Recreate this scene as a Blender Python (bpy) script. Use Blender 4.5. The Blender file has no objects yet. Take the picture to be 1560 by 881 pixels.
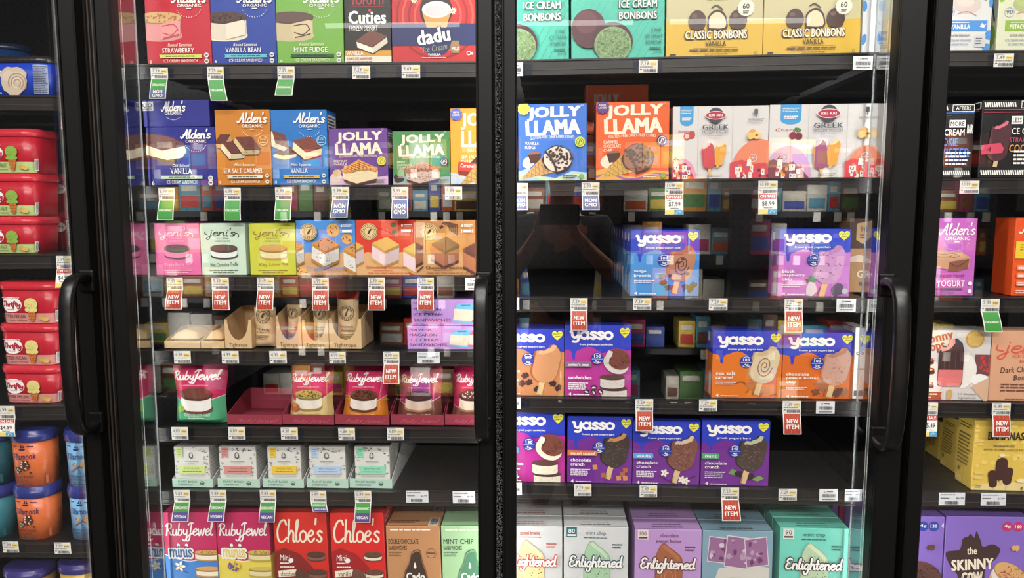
import bpy, bmesh, math, random
from mathutils import Vector, Matrix
scene = bpy.context.scene
COL = scene.collection
# ---------------------------------------------------------------- camera, world, lights, exposure
F = 1150.0; CX, CY = 780.0, 440.5
CAM = Vector((0, -1.45, 1.5)); YAW = math.radians(2.75); PITCH = math.radians(6.37)
cam = bpy.data.cameras.new('camera'); camo = bpy.data.objects.new('camera', cam); COL.objects.link(camo)
cam.sensor_fit = 'HORIZONTAL'; cam.sensor_width = 36; cam.lens = F / 1560 * 36; cam.clip_start = .01
camo.location = CAM; camo.rotation_euler = (math.pi / 2 - PITCH, 0, YAW)
scene.camera = camo
RM = Matrix.Rotation(YAW, 3, 'Z') @ Matrix.Rotation(math.pi / 2 - PITCH, 3, 'X')
scene.view_settings.view_transform = 'Standard'; scene.view_settings.look = 'None'
scene.view_settings.gamma = 1; scene.view_settings.use_curve_mapping = False
scene.view_settings.exposure = -0.15
scene.cycles.transparent_max_bounces = 24
scene.cycles.max_bounces = 8
w = bpy.data.worlds.new('store'); scene.world = w; w.use_nodes = True
w.node_tree.nodes['Background'].inputs[0].default_value = (1, .97, .93, 1)
w.node_tree.nodes['Background'].inputs[1].default_value = .06
def area(name, loc, rot, sx, sy, power, col=(1, 1, 1), spread=180):
    l = bpy.data.lights.new(name, 'AREA'); l.shape = 'RECTANGLE'; l.size = sx; l.size_y = sy; l.energy = power; l.color = col
    l.spread = math.radians(spread)
    o = bpy.data.objects.new(name, l); COL.objects.link(o); o.location = loc; o.rotation_euler = rot
    return o
def dirrot(d): return Vector(d).to_track_quat('-Z', 'Y').to_euler()
LED = 2.0
AISLE = 190.0
# ---------------------------------------------------------------- helpers
def ray(x, y): return RM @ Vector(((x - CX) / F, -(y - CY) / F, -1.0))
def at(x, y, Y):
    d = ray(x, y); t = (Y - CAM.y) / d.y
    return CAM + d * t
_mats = {}
def lin(c):
    c /= 255.0
    return c / 12.92 if c <= .04045 else ((c + .055) / 1.055) ** 2.4
def mat(col, rough=.42, metal=0.0, kind='print'):
    k = (tuple(col), rough, metal, kind)
    if k in _mats: return _mats[k]
    m = bpy.data.materials.new('%s_%d_%d_%d' % ((kind,) + tuple(int(v) for v in col[:3]))); m.use_nodes = True
    nt = m.node_tree; b = nt.nodes['Principled BSDF']
    b.inputs['Base Color'].default_value = (lin(col[0]), lin(col[1]), lin(col[2]), 1)
    b.inputs['Roughness'].default_value = rough; b.inputs['Metallic'].default_value = metal
    if kind == 'black': b.inputs['Specular IOR Level'].default_value = .18
    if kind in ('card', 'metal', 'kraft', 'floor', 'film'):
        n = nt.nodes.new('ShaderNodeTexNoise'); n.inputs['Scale'].default_value = {'card': 30, 'metal': 60, 'kraft': 160, 'floor': 5, 'film': 25}[kind]
        tc = nt.nodes.new('ShaderNodeTexCoord'); nt.links.new(tc.outputs['Object'], n.inputs['Vector'])
        mr = nt.nodes.new('ShaderNodeMapRange'); mr.inputs['To Min'].default_value = max(.05, rough - .1); mr.inputs['To Max'].default_value = min(1, rough + .1)
        nt.links.new(n.outputs['Fac'], mr.inputs['Value']); nt.links.new(mr.outputs['Result'], b.inputs['Roughness'])
        if kind in ('kraft', 'film'):
            bp = nt.nodes.new('ShaderNodeBump'); bp.inputs['Strength'].default_value = .25 if kind == 'kraft' else .5; bp.inputs['Distance'].default_value = .001 if kind == 'kraft' else .004
            nt.links.new(n.outputs['Fac'], bp.inputs['Height']); nt.links.new(bp.outputs['Normal'], b.inputs['Normal'])
    _mats[k] = m
    return m
def glassmat(name, refl=1.0, ior=1.5, tint=(1, 1, 1), base=0.0, rough=0.0):
    m = bpy.data.materials.new(name); m.use_nodes = True; nt = m.node_tree; nt.nodes.clear()
    o = nt.nodes.new('ShaderNodeOutputMaterial'); mx = nt.nodes.new('ShaderNodeMixShader')
    t = nt.nodes.new('ShaderNodeBsdfTransparent'); t.inputs[0].default_value = (*tint, 1)
    g = nt.nodes.new('ShaderNodeBsdfGlossy'); g.inputs['Roughness'].default_value = rough
    f = nt.nodes.new('ShaderNodeLayerWeight'); f.inputs['Blend'].default_value = .5; pw = nt.nodes.new('ShaderNodeMath'); pw.operation = 'POWER'; pw.inputs[1].default_value = 5
    r0 = ((ior - 1) / (ior + 1)) ** 2
    a = nt.nodes.new('ShaderNodeMath'); a.operation = 'MULTIPLY_ADD'; a.inputs[1].default_value = (1 - r0) * refl; a.inputs[2].default_value = base + r0 * refl; a.use_clamp = True
    nt.links.new(f.outputs['Facing'], pw.inputs[0]); nt.links.new(pw.outputs[0], a.inputs[0]); nt.links.new(a.outputs[0], mx.inputs[0])
    nt.links.new(t.outputs[0], mx.inputs[1]); nt.links.new(g.outputs[0], mx.inputs[2]); nt.links.new(mx.outputs[0], o.inputs[0])
    return m
GLASS = glassmat('door_glass', 2.3, 1.5)
LENS = glassmat('lamp_cover_plastic', 1.0, 1.45, (.93, .95, .95), .22, .03)
CLIP = glassmat('clip_plastic', 1.0, 1.45, (.85, .88, .95), .03, .15)
BLACK = mat((8, 8, 8), .45, 0, 'black'); DARK = mat((24, 24, 26), .4, 0, 'metal'); RAIL = mat((38, 35, 33), .35, 0, 'metal')
def tagobj(o, label=None, cat=None, group=None, kind=None):
    for k, v in (('label', label), ('category', cat), ('group', group), ('kind', kind)):
        if v: o[k] = v
    return o
class MB:
    """collects polygons with materials, then links them as one mesh object"""
    def __init__(s): s.v = []; s.f = []; s.mi = []; s.m = []; s.sm = []
    def mid(s, m):
        if m not in s.m: s.m.append(m)
        return s.m.index(m)
    def face(s, pts, m, smooth=False):
        n = len(s.v); s.v.extend(tuple(p) for p in pts); s.f.append(tuple(range(n, n + len(pts)))); s.mi.append(s.mid(m)); s.sm.append(smooth)
    def mesh(s, verts, faces, m, smooth=False):
        n = len(s.v); s.v.extend(tuple(p) for p in verts)
        for f in faces: s.f.append(tuple(i + n for i in f)); s.mi.append(s.mid(m)); s.sm.append(smooth)
    def bm(s, b, m, mtx=None, smooth=False):
        b.verts.ensure_lookup_table(); b.verts.index_update()
        s.mesh([(mtx @ v.co if mtx else v.co) for v in b.verts], [[v.index for v in f.verts] for f in b.faces], m, smooth); b.free()
    def box(s, lo, hi, m, bev=0.0, mtx=None, seg=1):
        b = bmesh.new(); bmesh.ops.create_cube(b, size=1)
        lo = Vector(lo); hi = Vector(hi); c = (lo + hi) / 2; d = hi - lo
        for v in b.verts: v.co = Vector((v.co.x * d.x + c.x, v.co.y * d.y + c.y, v.co.z * d.z + c.z))
        if bev: bmesh.ops.bevel(b, geom=list(b.edges), offset=bev, segments=seg, affect='EDGES', profile=.5)
        s.bm(b, m, mtx)
    def build(s, name, parent=None, origin=None):
        me = bpy.data.meshes.new(name)
        o0 = Vector(origin) if origin is not None else Vector((0, 0, 0))
        me.from_pydata([tuple(Vector(v) - o0) for v in s.v], [], s.f)
        for m in s.m: me.materials.append(m)
        if s.f:
            me.polygons.foreach_set('material_index', s.mi); me.polygons.foreach_set('use_smooth', s.sm)
        me.update()
        o = bpy.data.objects.new(name, me); COL.objects.link(o)
        if parent is not None:
            o.parent = parent
            if origin is None: o.matrix_parent_inverse = Matrix.Translation(-Vector(parent.location))
            else: o.location = o0 - Vector(parent.location)
        else: o.location = o0
        return o
def empty(name, loc):
    o = bpy.data.objects.new(name, None); COL.objects.link(o); o.location = loc; o.empty_display_size = .02
    return o
def copy_tree(o, off, label, group=None, keep=True):
    c = o.copy(); COL.objects.link(c); c.location = Vector(o.location) + Vector(off); c['label'] = label
    if group: c['group'] = group
    if keep:
        for ch in [x for x in o.children]:
            d = ch.copy(); COL.objects.link(d); d.parent = c
    return c
# ---------------------------------------------------------------- lettering
_txt = {}
def glyphs(s, bold):
    k = (s, bold)
    if k in _txt: return _txt[k]
    cu = bpy.data.curves.new('t', 'FONT'); cu.body = s; cu.offset = bold; cu.space_character = 1.04; cu.resolution_u = 2; cu.fill_mode = 'FRONT'
    ob = bpy.data.objects.new('t', cu); COL.objects.link(ob)
    dg = bpy.context.evaluated_depsgraph_get(); ev = ob.evaluated_get(dg); me = ev.to_mesh()
    vs = [(v.co.x, v.co.y) for v in me.vertices]; fs = [tuple(p.vertices) for p in me.polygons]
    ev.to_mesh_clear(); bpy.data.objects.remove(ob); bpy.data.curves.remove(cu)
    x0 = min(v[0] for v in vs); x1 = max(v[0] for v in vs); y0 = min(v[1] for v in vs); y1 = max(v[1] for v in vs)
    vs = [((x - x0) / max(x1 - x0, 1e-6), 1 - (y - y0) / max(y1 - y0, 1e-6)) for x, y in vs]
    _txt[k] = (vs, fs)
    return _txt[k]
SG = {
 'a': (1.12, [[(.9, .85), (.55, 1.0), (.2, .8), (.12, .4), (.35, .02), (.7, .2), (.9, .7), (.93, .95), (.9, .4), (.98, .06), (1.12, .1)]]),
 'b': (1.1, [[(.2, 2), (.17, 1), (.15, .15), (.5, 0), (.9, .25), (.9, .75), (.55, 1), (.18, .7)]]),
 'd': (1.2, [[(.9, .8), (.5, 1), (.12, .6), (.2, .1), (.55, .0), (.9, .4)], [(1.02, 2.0), (.94, 1), (.93, .4), (1.02, .06), (1.2, .12)]]),
 'e': (1.0, [[(.1, .5), (.6, .58), (.85, .82), (.6, 1.02), (.2, .75), (.15, .25), (.5, 0), (.8, .1), (1.0, .3)]]),
 'f': (.9, [[(.85, 1.7), (.6, 2), (.4, 1.5), (.35, 0), (.3, -.8), (.1, -.6)], [(.05, .95), (.8, 1)]]),
 'g': (1.1, [[(.9, .85), (.5, 1), (.12, .6), (.25, .1), (.6, .1), (.88, .6), (.9, 1), (.88, -.3), (.6, -.9), (.2, -.8), (.1, -.5)]]),
 'h': (1.1, [[(.2, 2), (.15, 0)], [(.17, .5), (.5, 1), (.83, .8), (.85, .15), (1.0, 0), (1.1, .1)]]),
 'i': (.5, [[(.2, 1), (.2, .2), (.35, 0), (.5, .12)], [(.22, 1.5), (.24, 1.52)]]),
 'j': (.6, [[(.35, 1), (.35, -.4), (.1, -.95), (-.25, -.7), (0, -.3), (.5, .1)], [(.36, 1.5), (.38, 1.52)]]),
 'l': (.6, [[(.1, .6), (.35, 1.6), (.3, 2), (.15, 1.7), (.15, .4), (.3, .02), (.6, .12)]]),
 'm': (1.7, [[(.15, 1), (.15, 0)], [(.15, .6), (.45, 1), (.75, .8), (.75, 0)], [(.75, .6), (1.05, 1), (1.35, .8), (1.38, .15), (1.5, 0), (1.65, .1)]]),
 'n': (1.12, [[(.15, 1), (.15, 0)], [(.15, .55), (.5, 1), (.8, .8), (.82, .15), (.95, 0), (1.12, .1)]]),
 'o': (1.08, [[(.5, 1), (.12, .75), (.12, .25), (.5, 0), (.9, .25), (.9, .75), (.5, 1)]]),
 'r': (.8, [[(.15, 1), (.15, 0)], [(.15, .5), (.4, .95), (.75, .95)]]),
 's': (.85, [[(.75, .85), (.45, 1), (.15, .78), (.45, .52), (.75, .25), (.45, 0), (.1, .15)]]),
 't': (.7, [[(.3, 1.7), (.28, .3), (.45, 0), (.7, .15)], [(.05, 1), (.6, 1.05)]]),
 'u': (1.15, [[(.15, 1), (.15, .3), (.4, 0), (.7, .15), (.85, .6), (.87, 1), (.87, .2), (1.0, 0), (1.15, .1)]]),
 'w': (1.5, [[(.1, 1), (.3, .1), (.5, 0), (.72, .9), (.95, .05), (1.15, .1), (1.35, 1), (1.5, .95)]]),
 'y': (1.1, [[(.15, 1), (.2, .4), (.5, .15), (.85, .5), (.9, 1), (.85, -.4), (.5, -.95), (.1, -.7)]]),
 'A': (1.5, [[(-.2, .3), (.1, 0), (.6, .8), (1.05, 2.0), (1.1, 1), (1.15, .1), (1.35, 0)], [(.35, .75), (1.15, .8)]]),
 'B': (1.4, [[(.35, 1.9), (.3, 0)], [(0, 1.6), (.6, 2), (1.15, 1.75), (1.0, 1.2), (.45, 1.05), (1.15, .85), (1.2, .3), (.7, 0), (.2, .1)]]),
 'C': (1.5, [[(1.3, 1.55), (1.05, 1.95), (.5, 1.8), (.1, 1.0), (.3, .15), (.85, 0), (1.4, .35)]]),
 'E': (1.3, [[(1.1, 1.75), (.7, 2), (.25, 1.65), (.4, 1.2), (.75, 1.08), (.3, .95), (.1, .45), (.5, 0), (1.2, .3)]]),
 'J': (1.25, [[(.3, 1.6), (.7, 1.95), (1.25, 1.9)], [(.95, 1.95), (.85, .8), (.7, -.6), (.3, -.9), (.1, -.5), (.6, 0), (1.25, .3)]]),
 'R': (1.5, [[(.4, 1.9), (.35, 0)], [(0, 1.5), (.5, 2), (1.15, 1.8), (1.1, 1.2), (.5, .95), (.9, .6), (1.2, .05), (1.5, .1)]]),
 'T': (1.2, [[(.05, 1.7), (.5, 1.95), (1.3, 1.9)], [(.7, 1.9), (.6, .4), (.4, 0), (.1, .2)]]),
 "'": (.3, [[(.15, 2.1), (.1, 1.6)]]),
 ' ': (.5, []),
 'q': (1.12, [[(.5, 1), (.12, .75), (.12, .25), (.5, 0), (.88, .25), (.88, .75), (.5, 1)], [(.93, 1), (.93, 0)]]),
 'Y': (1.08, [[(-.02, 1.02), (.14, .95), (.2, .4), (.5, .15), (.8, .4), (.9, 1)], [(.9, .9), (.88, -.15), (.65, -.47), (.25, -.44)]]),
}
def spline(pts, n=4):
    if len(pts) < 3: return list(pts)
    P = [pts[0]] + list(pts) + [pts[-1]]; out = []
    for i in range(1, len(P) - 2):
        a, b, c, d = P[i - 1], P[i], P[i + 1], P[i + 2]
        for k in range(n):
            t = k / n
            out.append(tuple(.5 * (2 * b[j] + (c[j] - a[j]) * t + (2 * a[j] - 5 * b[j] + 4 * c[j] - d[j]) * t * t + (3 * b[j] - a[j] - 3 * c[j] + d[j]) * t ** 3) for j in (0, 1)))
    out.append(tuple(pts[-1]))
    return out
def clip_half(P, ax, val, sign):
    out = []
    for i in range(len(P)):
        a, b = P[i - 1], P[i]
        da = (a[ax] - val) * sign; db = (b[ax] - val) * sign
        if da >= 0 and db >= 0: out.append(b)
        elif da >= 0 or db >= 0:
            t = da / (da - db); q = (a[0] + (b[0] - a[0]) * t, a[1] + (b[1] - a[1]) * t)
            out.append(q)
            if db >= 0: out.append(b)
    return out
class Canvas:
    """prints flat artwork onto one face of a thing: O corner, U right, V up, N out; w by h metres.  Coordinates: percent of the face
    (0,0 top left) after rel(); photo pixels after pix()."""
    def __init__(s, O, U, V, w, h, base, warp=None, cell=None, clip=True):
        s.O = Vector(O); s.U = Vector(U); s.V = Vector(V); s.N = s.U.cross(s.V).normalized(); s.w = w; s.h = h
        s.base = base; s.cur = base; s.parts = {}; s.k = 1; s.warp = warp; s.cell = cell; s.clip = clip; s.rel()
        s.rough = .42
    def rel(s, x0=0, y0=0, x1=100, y1=100):
        s.mode = 'r'; s.fr = (x0, y0, x1, y1); return s
    def pix(s): s.mode = 'p'; return s
    def M(s, x, y):
        if s.mode == 'r':
            a, b, c, d = s.fr
            x = a + (c - a) * x / 100; y = b + (d - b) * y / 100
            return (x / 100 * s.w, (1 - y / 100) * s.h)
        d = ray(x, y); t = (s.O - CAM).dot(s.N) / d.dot(s.N); p = CAM + d * t - s.O
        return (p.dot(s.U), p.dot(s.V))
    @property
    def unit(s):
        if s.mode == 'r': return s.w / 100 * (s.fr[2] - s.fr[0]) / 100
        return (s.O - CAM).length / F
    def part(s, name=None):
        if name is None: s.cur = s.base
        else: s.cur = s.parts.setdefault(name, MB())
        return s
    def emit(s, P, col, sub=0):
        if s.clip:
            xs = [p[0] for p in P]; ys = [p[1] for p in P]
            if min(xs) < 0: P = clip_half(P, 0, 0, 1)
            if P and max(xs) > s.w: P = clip_half(P, 0, s.w, -1)
            if P and min(ys) < 0: P = clip_half(P, 1, 0, 1)
            if P and max(ys) > s.h: P = clip_half(P, 1, s.h, -1)
        if len(P) < 3: return
        m = col if isinstance(col, bpy.types.Material) else mat(col, s.rough)
        lift = .0002 + s.k * (.00004 if s.warp is None else .00006) + sub * .000012
        if s.warp is None:
            s.cur.face([s.O + s.U * u + s.V * v + s.N * lift for u, v in P], m); return
        cu, cv = s.cell
        cells = [P]
        for ax, c in ((0, cu), (1, cv)):
            if not c: continue
            nx = []
            for Q in cells:
                lo = min(p[ax] for p in Q); hi = max(p[ax] for p in Q)
                a = math.floor(lo / c)
                while a * c < hi:
                    R = Q
                    if a * c > lo: R = clip_half(R, ax, a * c, 1)
                    if R and (a + 1) * c < hi: R = clip_half(R, ax, (a + 1) * c, -1)
                    if len(R) >= 3: nx.append(R)
                    a += 1
            cells = nx
        for Q in cells: s.cur.face([s.warp(u, v, lift + .0004) for u, v in Q], m)
    # shapes
    def poly(s, pts, col, smooth=0):
        if smooth: pts = spline(list(pts) + [pts[0]], smooth)
        s.k += 1; s.emit([s.M(*p) for p in pts], col)
    def rect(s, x0, y0, x1, y1, col): s.poly([(x0, y0), (x1, y0), (x1, y1), (x0, y1)], col)
    def rrect(s, x0, y0, x1, y1, r, col):
        P = []
        ux, uy = s.asp(); rx, ry = r * ux, r * uy
        for cx, cy, a0 in ((x1 - rx, y0 + ry, -90), (x1 - rx, y1 - ry, 0), (x0 + rx, y1 - ry, 90), (x0 + rx, y0 + ry, 180)):
            for i in range(5):
                a = math.radians(a0 + 22.5 * i); P.append((cx + rx * math.cos(a), cy + ry * math.sin(a)))
        s.poly(P, col)
    def asp(s):
        if s.mode == 'p': return 1, 1
        return 1, (s.w * (s.fr[2] - s.fr[0])) / (s.h * (s.fr[3] - s.fr[1]))
    def ell(s, cx, cy, rx, ry, col, a=0, n=22, t0=0, t1=360):
        ux, uy = s.asp(); ca, sa = math.cos(math.radians(a)), math.sin(math.radians(a)); P = []
        for i in range(n if t1 - t0 == 360 else n + 1):
            t = math.radians(t0 + (t1 - t0) * i / n); x = rx * math.cos(t); y = ry * math.sin(t)
            P.append((cx + (x * ca - y * sa) * ux, cy + (x * sa + y * ca) * uy))
        s.poly(P, col)
    def star(s, cx, cy, r1, r2, n, col, a=0):
        ux, uy = s.asp()
        s.poly([(cx + (r1 if i % 2 else r2) * math.cos(math.radians(a) + math.pi * i / n) * ux, cy + (r1 if i % 2 else r2) * math.sin(math.radians(a) + math.pi * i / n) * uy) for i in range(2 * n)], col)
    def blob(s, cx, cy, rx, ry, col, seed=0, amp=.12, n=20, a=0):
        r = random.Random(seed); ux, uy = s.asp(); ca, sa = math.cos(math.radians(a)), math.sin(math.radians(a)); P = []
        for i in range(n):
            t = 2 * math.pi * i / n; q = 1 + r.uniform(-amp, amp); x = rx * q * math.cos(t); y = ry * q * math.sin(t)
            P.append((cx + (x * ca - y * sa) * ux, cy + (x * sa + y * ca) * uy))
        s.poly(P, col, 2)
    def ring(s, cx, cy, r, wd, col, n=28, t0=0, t1=360, ry=None):
        ux, uy = s.asp(); ry = ry or r
        s.line([(cx + r * math.cos(math.radians(t0 + (t1 - t0) * i / n)) * ux, cy + ry * math.sin(math.radians(t0 + (t1 - t0) * i / n)) * uy) for i in range(n + 1)], wd, col, False)
    def line(s, pts, wd, col, smooth=True, cap=True):
        if smooth: pts = spline(pts)
        s.k += 1; P = [s.M(*p) for p in pts]; h = wd * s.unit / 2
        P = [p for i, p in enumerate(P) if i == 0 or abs(p[0] - P[i - 1][0]) + abs(p[1] - P[i - 1][1]) > 1e-7]
        if len(P) < 2: return
        L = []; R = []
        for i, p in enumerate(P):
            a = P[max(i - 1, 0)]; b = P[min(i + 1, len(P) - 1)]; dx, dy = b[0] - a[0], b[1] - a[1]; q = math.hypot(dx, dy) or 1
            nx, ny = -dy / q * h, dx / q * h; L.append((p[0] + nx, p[1] + ny)); R.append((p[0] - nx, p[1] - ny))
        for i in range(len(P) - 1): s.emit([R[i], R[i + 1], L[i + 1], L[i]], col, i % 3)
        if cap:
            s.k += 1
            for p in (P[:1] if math.hypot(P[0][0] - P[-1][0], P[0][1] - P[-1][1]) < h * .5 else (P[0], P[-1])): s.emit([(p[0] + h * math.cos(t * math.pi / 4), p[1] + h * math.sin(t * math.pi / 4)) for t in range(8)], col)
    def text(s, t, x0, y0, x1, y1, col, b=.01, a=0, sh=0, out=None, ow=.03, arc=0):
        if out is not None: s.text(t, x0 - ow * (x1 - x0) * .5, y0 - ow * (y1 - y0) * 1.2, x1 + ow * (x1 - x0) * .5, y1 + ow * (y1 - y0) * 1.2, out, b + .045, a, sh, None, 0, arc)
        if b > .006:
            e = min((b - .002) * (y1 - y0) / .7 * .62, (x1 - x0) * .1); ex = e * s.asp()[0] / s.asp()[1]
            for dx, dy in (((-ex, -e * .4), (ex, e * .4)) if b <= .022 else ((-ex, -e * .4), (ex, e * .4), (-ex, e * .4), (ex, -e * .4))): s.text(t, x0 + ex + dx, y0 + e * .4 + dy, x1 - ex + dx, y1 - e * .4 + dy, col, 0, a, sh, None, 0, arc)
            return
        b = 0
        vs, fs = glyphs(t, b); s.k += 1; cx, cy = (x0 + x1) / 2, (y0 + y1) / 2; ux, uy = s.asp(); ca, sa = math.cos(math.radians(a)), math.sin(math.radians(a)); Q = []
        for vx, vy in vs:
            x = x0 + (x1 - x0) * vx + sh * (1 - vy) * (y1 - y0); y = y0 + (y1 - y0) * vy - arc * (1 - (2 * vx - 1) ** 2)
            dx, dy = (x - cx) / ux, (y - cy) / uy
            Q.append(s.M(cx + (dx * ca - dy * sa) * ux, cy + (dx * sa + dy * ca) * uy))
        for f in fs: s.emit([Q[i] for i in f], col)
    def script(s, t, x0, y0, x1, y1, wd, col, out=None, ow=0, a=0, sh=.18):
        st = []; X = 0
        for ch in t:
            adv, ss = SG[ch]
            for q in ss: st.append([(X + x + sh * y, y) for x, y in (spline(q) if len(q) > 2 else q)])
            X += adv
        al = [p for q in st for p in q]; ax, bx = min(p[0] for p in al), max(p[0] for p in al); ay, by = min(p[1] for p in al), max(p[1] for p in al)
        cx, cy = (x0 + x1) / 2, (y0 + y1) / 2; ux, uy = s.asp(); ca, sa = math.cos(math.radians(a)), math.sin(math.radians(a))
        def f(p):
            x = x0 + (x1 - x0) * (p[0] - ax) / (bx - ax); y = y1 - (y1 - y0) * (p[1] - ay) / (by - ay); dx, dy = (x - cx) / ux, (y - cy) / uy
            return (cx + (dx * ca - dy * sa) * ux, cy + (dx * sa + dy * ca) * uy)
        st = [[f(p) for p in q] for q in st]
        if out is not None:
            for q in st: s.line(q, wd + ow, out, False)
        for q in st: s.line(q, wd, col, False)
    def para(s, x0, y0, x1, y1, n, col, seed=1):
        r = random.Random(seed); g = (y1 - y0) / n
        for i in range(n):
            x = x0; e = x1 - (x1 - x0) * r.uniform(0, .18)
            while x < e:
                d = (x1 - x0) * r.uniform(.07, .2); s.rect(x, y0 + g * i + g * .2, min(x + d, e), y0 + g * i + g * .68, col); x += d + (x1 - x0) * .025
    def dots(s, n, cx, cy, rx, ry, sz, col, seed=1, amp=.3):
        r = random.Random(seed); ux, uy = s.asp()
        for i in range(n):
            t = r.uniform(0, 6.28); q = math.sqrt(r.random()); s.ell(cx + rx * q * math.cos(t) * ux, cy + ry * q * math.sin(t) * uy, sz * r.uniform(.6, 1.3), sz * r.uniform(.5, 1), col, r.uniform(0, 180), 6)
    def bars(s, x0, y0, x1, y1, col=(40, 40, 40), n=16, seed=3):
        r = random.Random(seed); x = x0; g = (x1 - x0) / n / 2
        while x < x1:
            d = g * r.choice((.7, 1, 1.6)); s.rect(x, y0, min(x + d, x1), y1, col); x += d + g * r.choice((.7, 1, 1.3))
    def finish(s, owner, names=None):
        for n, mb in s.parts.items():
            if mb.f: mb.build(n, owner)
# ---------------------------------------------------------------- picture helpers (printed food)
CREAM = (238, 228, 205); WHITE = (240, 238, 232); CHOC = (78, 46, 36); COOKIE = (120, 72, 50)
def stack_round(c, cx, cy, rx, ry, h, top, fill, bot, th=.25, speck=None, sp=20):
    """a round ice cream sandwich seen a little from above"""
    ux, uy = c.asp(); d = rx * th
    def slab(y, hh, col, colside):
        P = [(cx - rx * ux, y)] + [(cx + rx * math.cos(math.radians(180 - 18 * i)) * ux, y + (hh + ry * math.sin(math.radians(18 * i))) * uy) for i in range(11)] + [(cx + rx * ux, y)]
        c.poly(P, colside); c.ell(cx, y, rx, ry, col)
    slab(cy + (d + h) * uy, d, bot, bot); rx0 = rx; rx = rx * .96; slab(cy + d * uy, h, fill, fill); rx = rx0
    dk = tuple(int(v * .75) for v in top); slab(cy, d, top, dk)
    if speck: c.dots(sp, cx, cy, rx * .85, ry * .8, rx * .05, speck, int(cx * 7))
def slab_square(c, cx, cy, w, h, top, fill, bot, a=0, sk=.5, speck=None, dimples=False):
    """a square sandwich in three-quarter view: lozenge top over two side faces"""
    ux, uy = c.asp(); ca, sa = math.cos(math.radians(a)), math.sin(math.radians(a))
    def T(x, y): return (cx + (x * ca - y * sa) * ux, cy + (x * sa + y * ca) * uy)
    W = w / 2; D = w * .26; L = (-W, 0); R = (W, 0); U = (w * .02, -D); B = (-w * .02, D); t = h * .16
    def wall(y0, y1, cl, cr):
        c.poly([T(L[0], y0), T(B[0], D + y0), T(B[0], D + y1), T(L[0], y1)], cl); c.poly([T(B[0], D + y0), T(R[0], y0), T(R[0], y1), T(B[0], D + y1)], cr)
    sh = lambda q, k: tuple(int(v * k) for v in q)
    wall(0, t, sh(top, .9), sh(top, .75)); wall(t, h - t, fill, sh(fill, .88)); wall(h - t, h, sh(bot, .9), sh(bot, .75))
    c.poly([T(*L), T(*U), T(*R), T(*B)], top)
    if speck: c.dots(14, cx, cy, W * .6, D * .6, w * .025, speck, int(cx)); c.dots(16, cx, cy + (D * .6 + h * .5) * uy, W * .8, h * .35, w * .018, speck, int(cx) + 2)
    if dimples:
        for i in range(1, 5):
            for j in range(1, 5):
                p = (L[0] + (U[0] - L[0]) * i / 5 + (B[0] - L[0]) * j / 5, (U[1]) * i / 5 + (B[1]) * j / 5); q = T(*p); c.ell(q[0], q[1], w * .018, w * .012, sh(top, .6), 0, 6)
def ice_bar(c, cx, cy, w, h, a, col, edge=None, bite=None, stick=(214, 180, 130), speck=None, sl=None, swirl=None, rough=0, nsp=30):
    """a stick bar, top right leaning by angle a, a bite taken from its upper left"""
    ux, uy = c.asp(); ca, sa = math.cos(math.radians(a)), math.sin(math.radians(a))
    def T(x, y): return (cx + (x * ca - y * sa) * ux, cy + (x * sa + y * ca) * uy)
    W = w / 2; H = h / 2; sl = sl if sl is not None else h * .35
    c.poly([T(-w * .11, H * .8), T(w * .11, H * .8), T(w * .11, H + sl), T(-w * .11, H + sl)], stick)
    def body(ox, oy, k):
        P = [(-W, H - W * .9)] + [(-W * math.cos(math.radians(t)), H - W * .9 + W * .9 * math.sin(math.radians(t))) for t in range(15, 180, 15)] + [(W, H - W * .9), (W, -H + W)]
        P += [(W * math.cos(math.radians(t)), -H + W - W * math.sin(math.radians(t))) for t in range(20, 80, 15)]
        if bite: P += [(w * .06, -H + w * .02), (w * .02, -H + w * .13), (-w * .02, -H + w * .2), (-w * .12, -H + w * .26), (-w * .2, -H + w * .36), (-w * .36, -H + w * .36), (-W, -H + w * .42)]
        else: P += [(W * math.cos(math.radians(t)), -H + W - W * math.sin(math.radians(t))) for t in range(90, 181, 15)]
        if rough:
            r = random.Random(4); P = [(x + r.uniform(-1, 1) * rough, y + r.uniform(-1, 1) * rough) for x, y in P]
        c.poly([T(x * k + ox, y * k + oy) for x, y in P], edge if k == 1 and edge else col)
    if edge: body(-w * .07, h * .01, 1)
    body(0, 0, .995)
    if bite:
        c.poly([T(*p) for p in ((w * .10, -H * .985), (w * .24, -H * .97), (w * .2, -H + w * .22), (w * .02, -H + w * .36), (-w * .2, -H + w * .5), (-w * .44, -H + w * .52), (-w * .36, -H + w * .36), (-w * .2, -H + w * .34), (-w * .1, -H + w * .24), (w * .03, -H + w * .17))], bite)
    if swirl:
        c.line([T(w * .3 * (1 - i / 26) * math.cos(i * .62), h * .05 + h * .28 * (1 - i / 26) * math.sin(i * .62)) for i in range(24)], w * .04, swirl)
    if speck:
        r = random.Random(int(cx * 3))
        for i in range(nsp):
            x = r.uniform(-.42, .42) * w; y = r.uniform(-.22, .44) * h; q = T(x, y); c.ell(q[0], q[1], w * r.uniform(.015, .035), w * r.uniform(.012, .025), speck, r.uniform(0, 180), 6)
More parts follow.
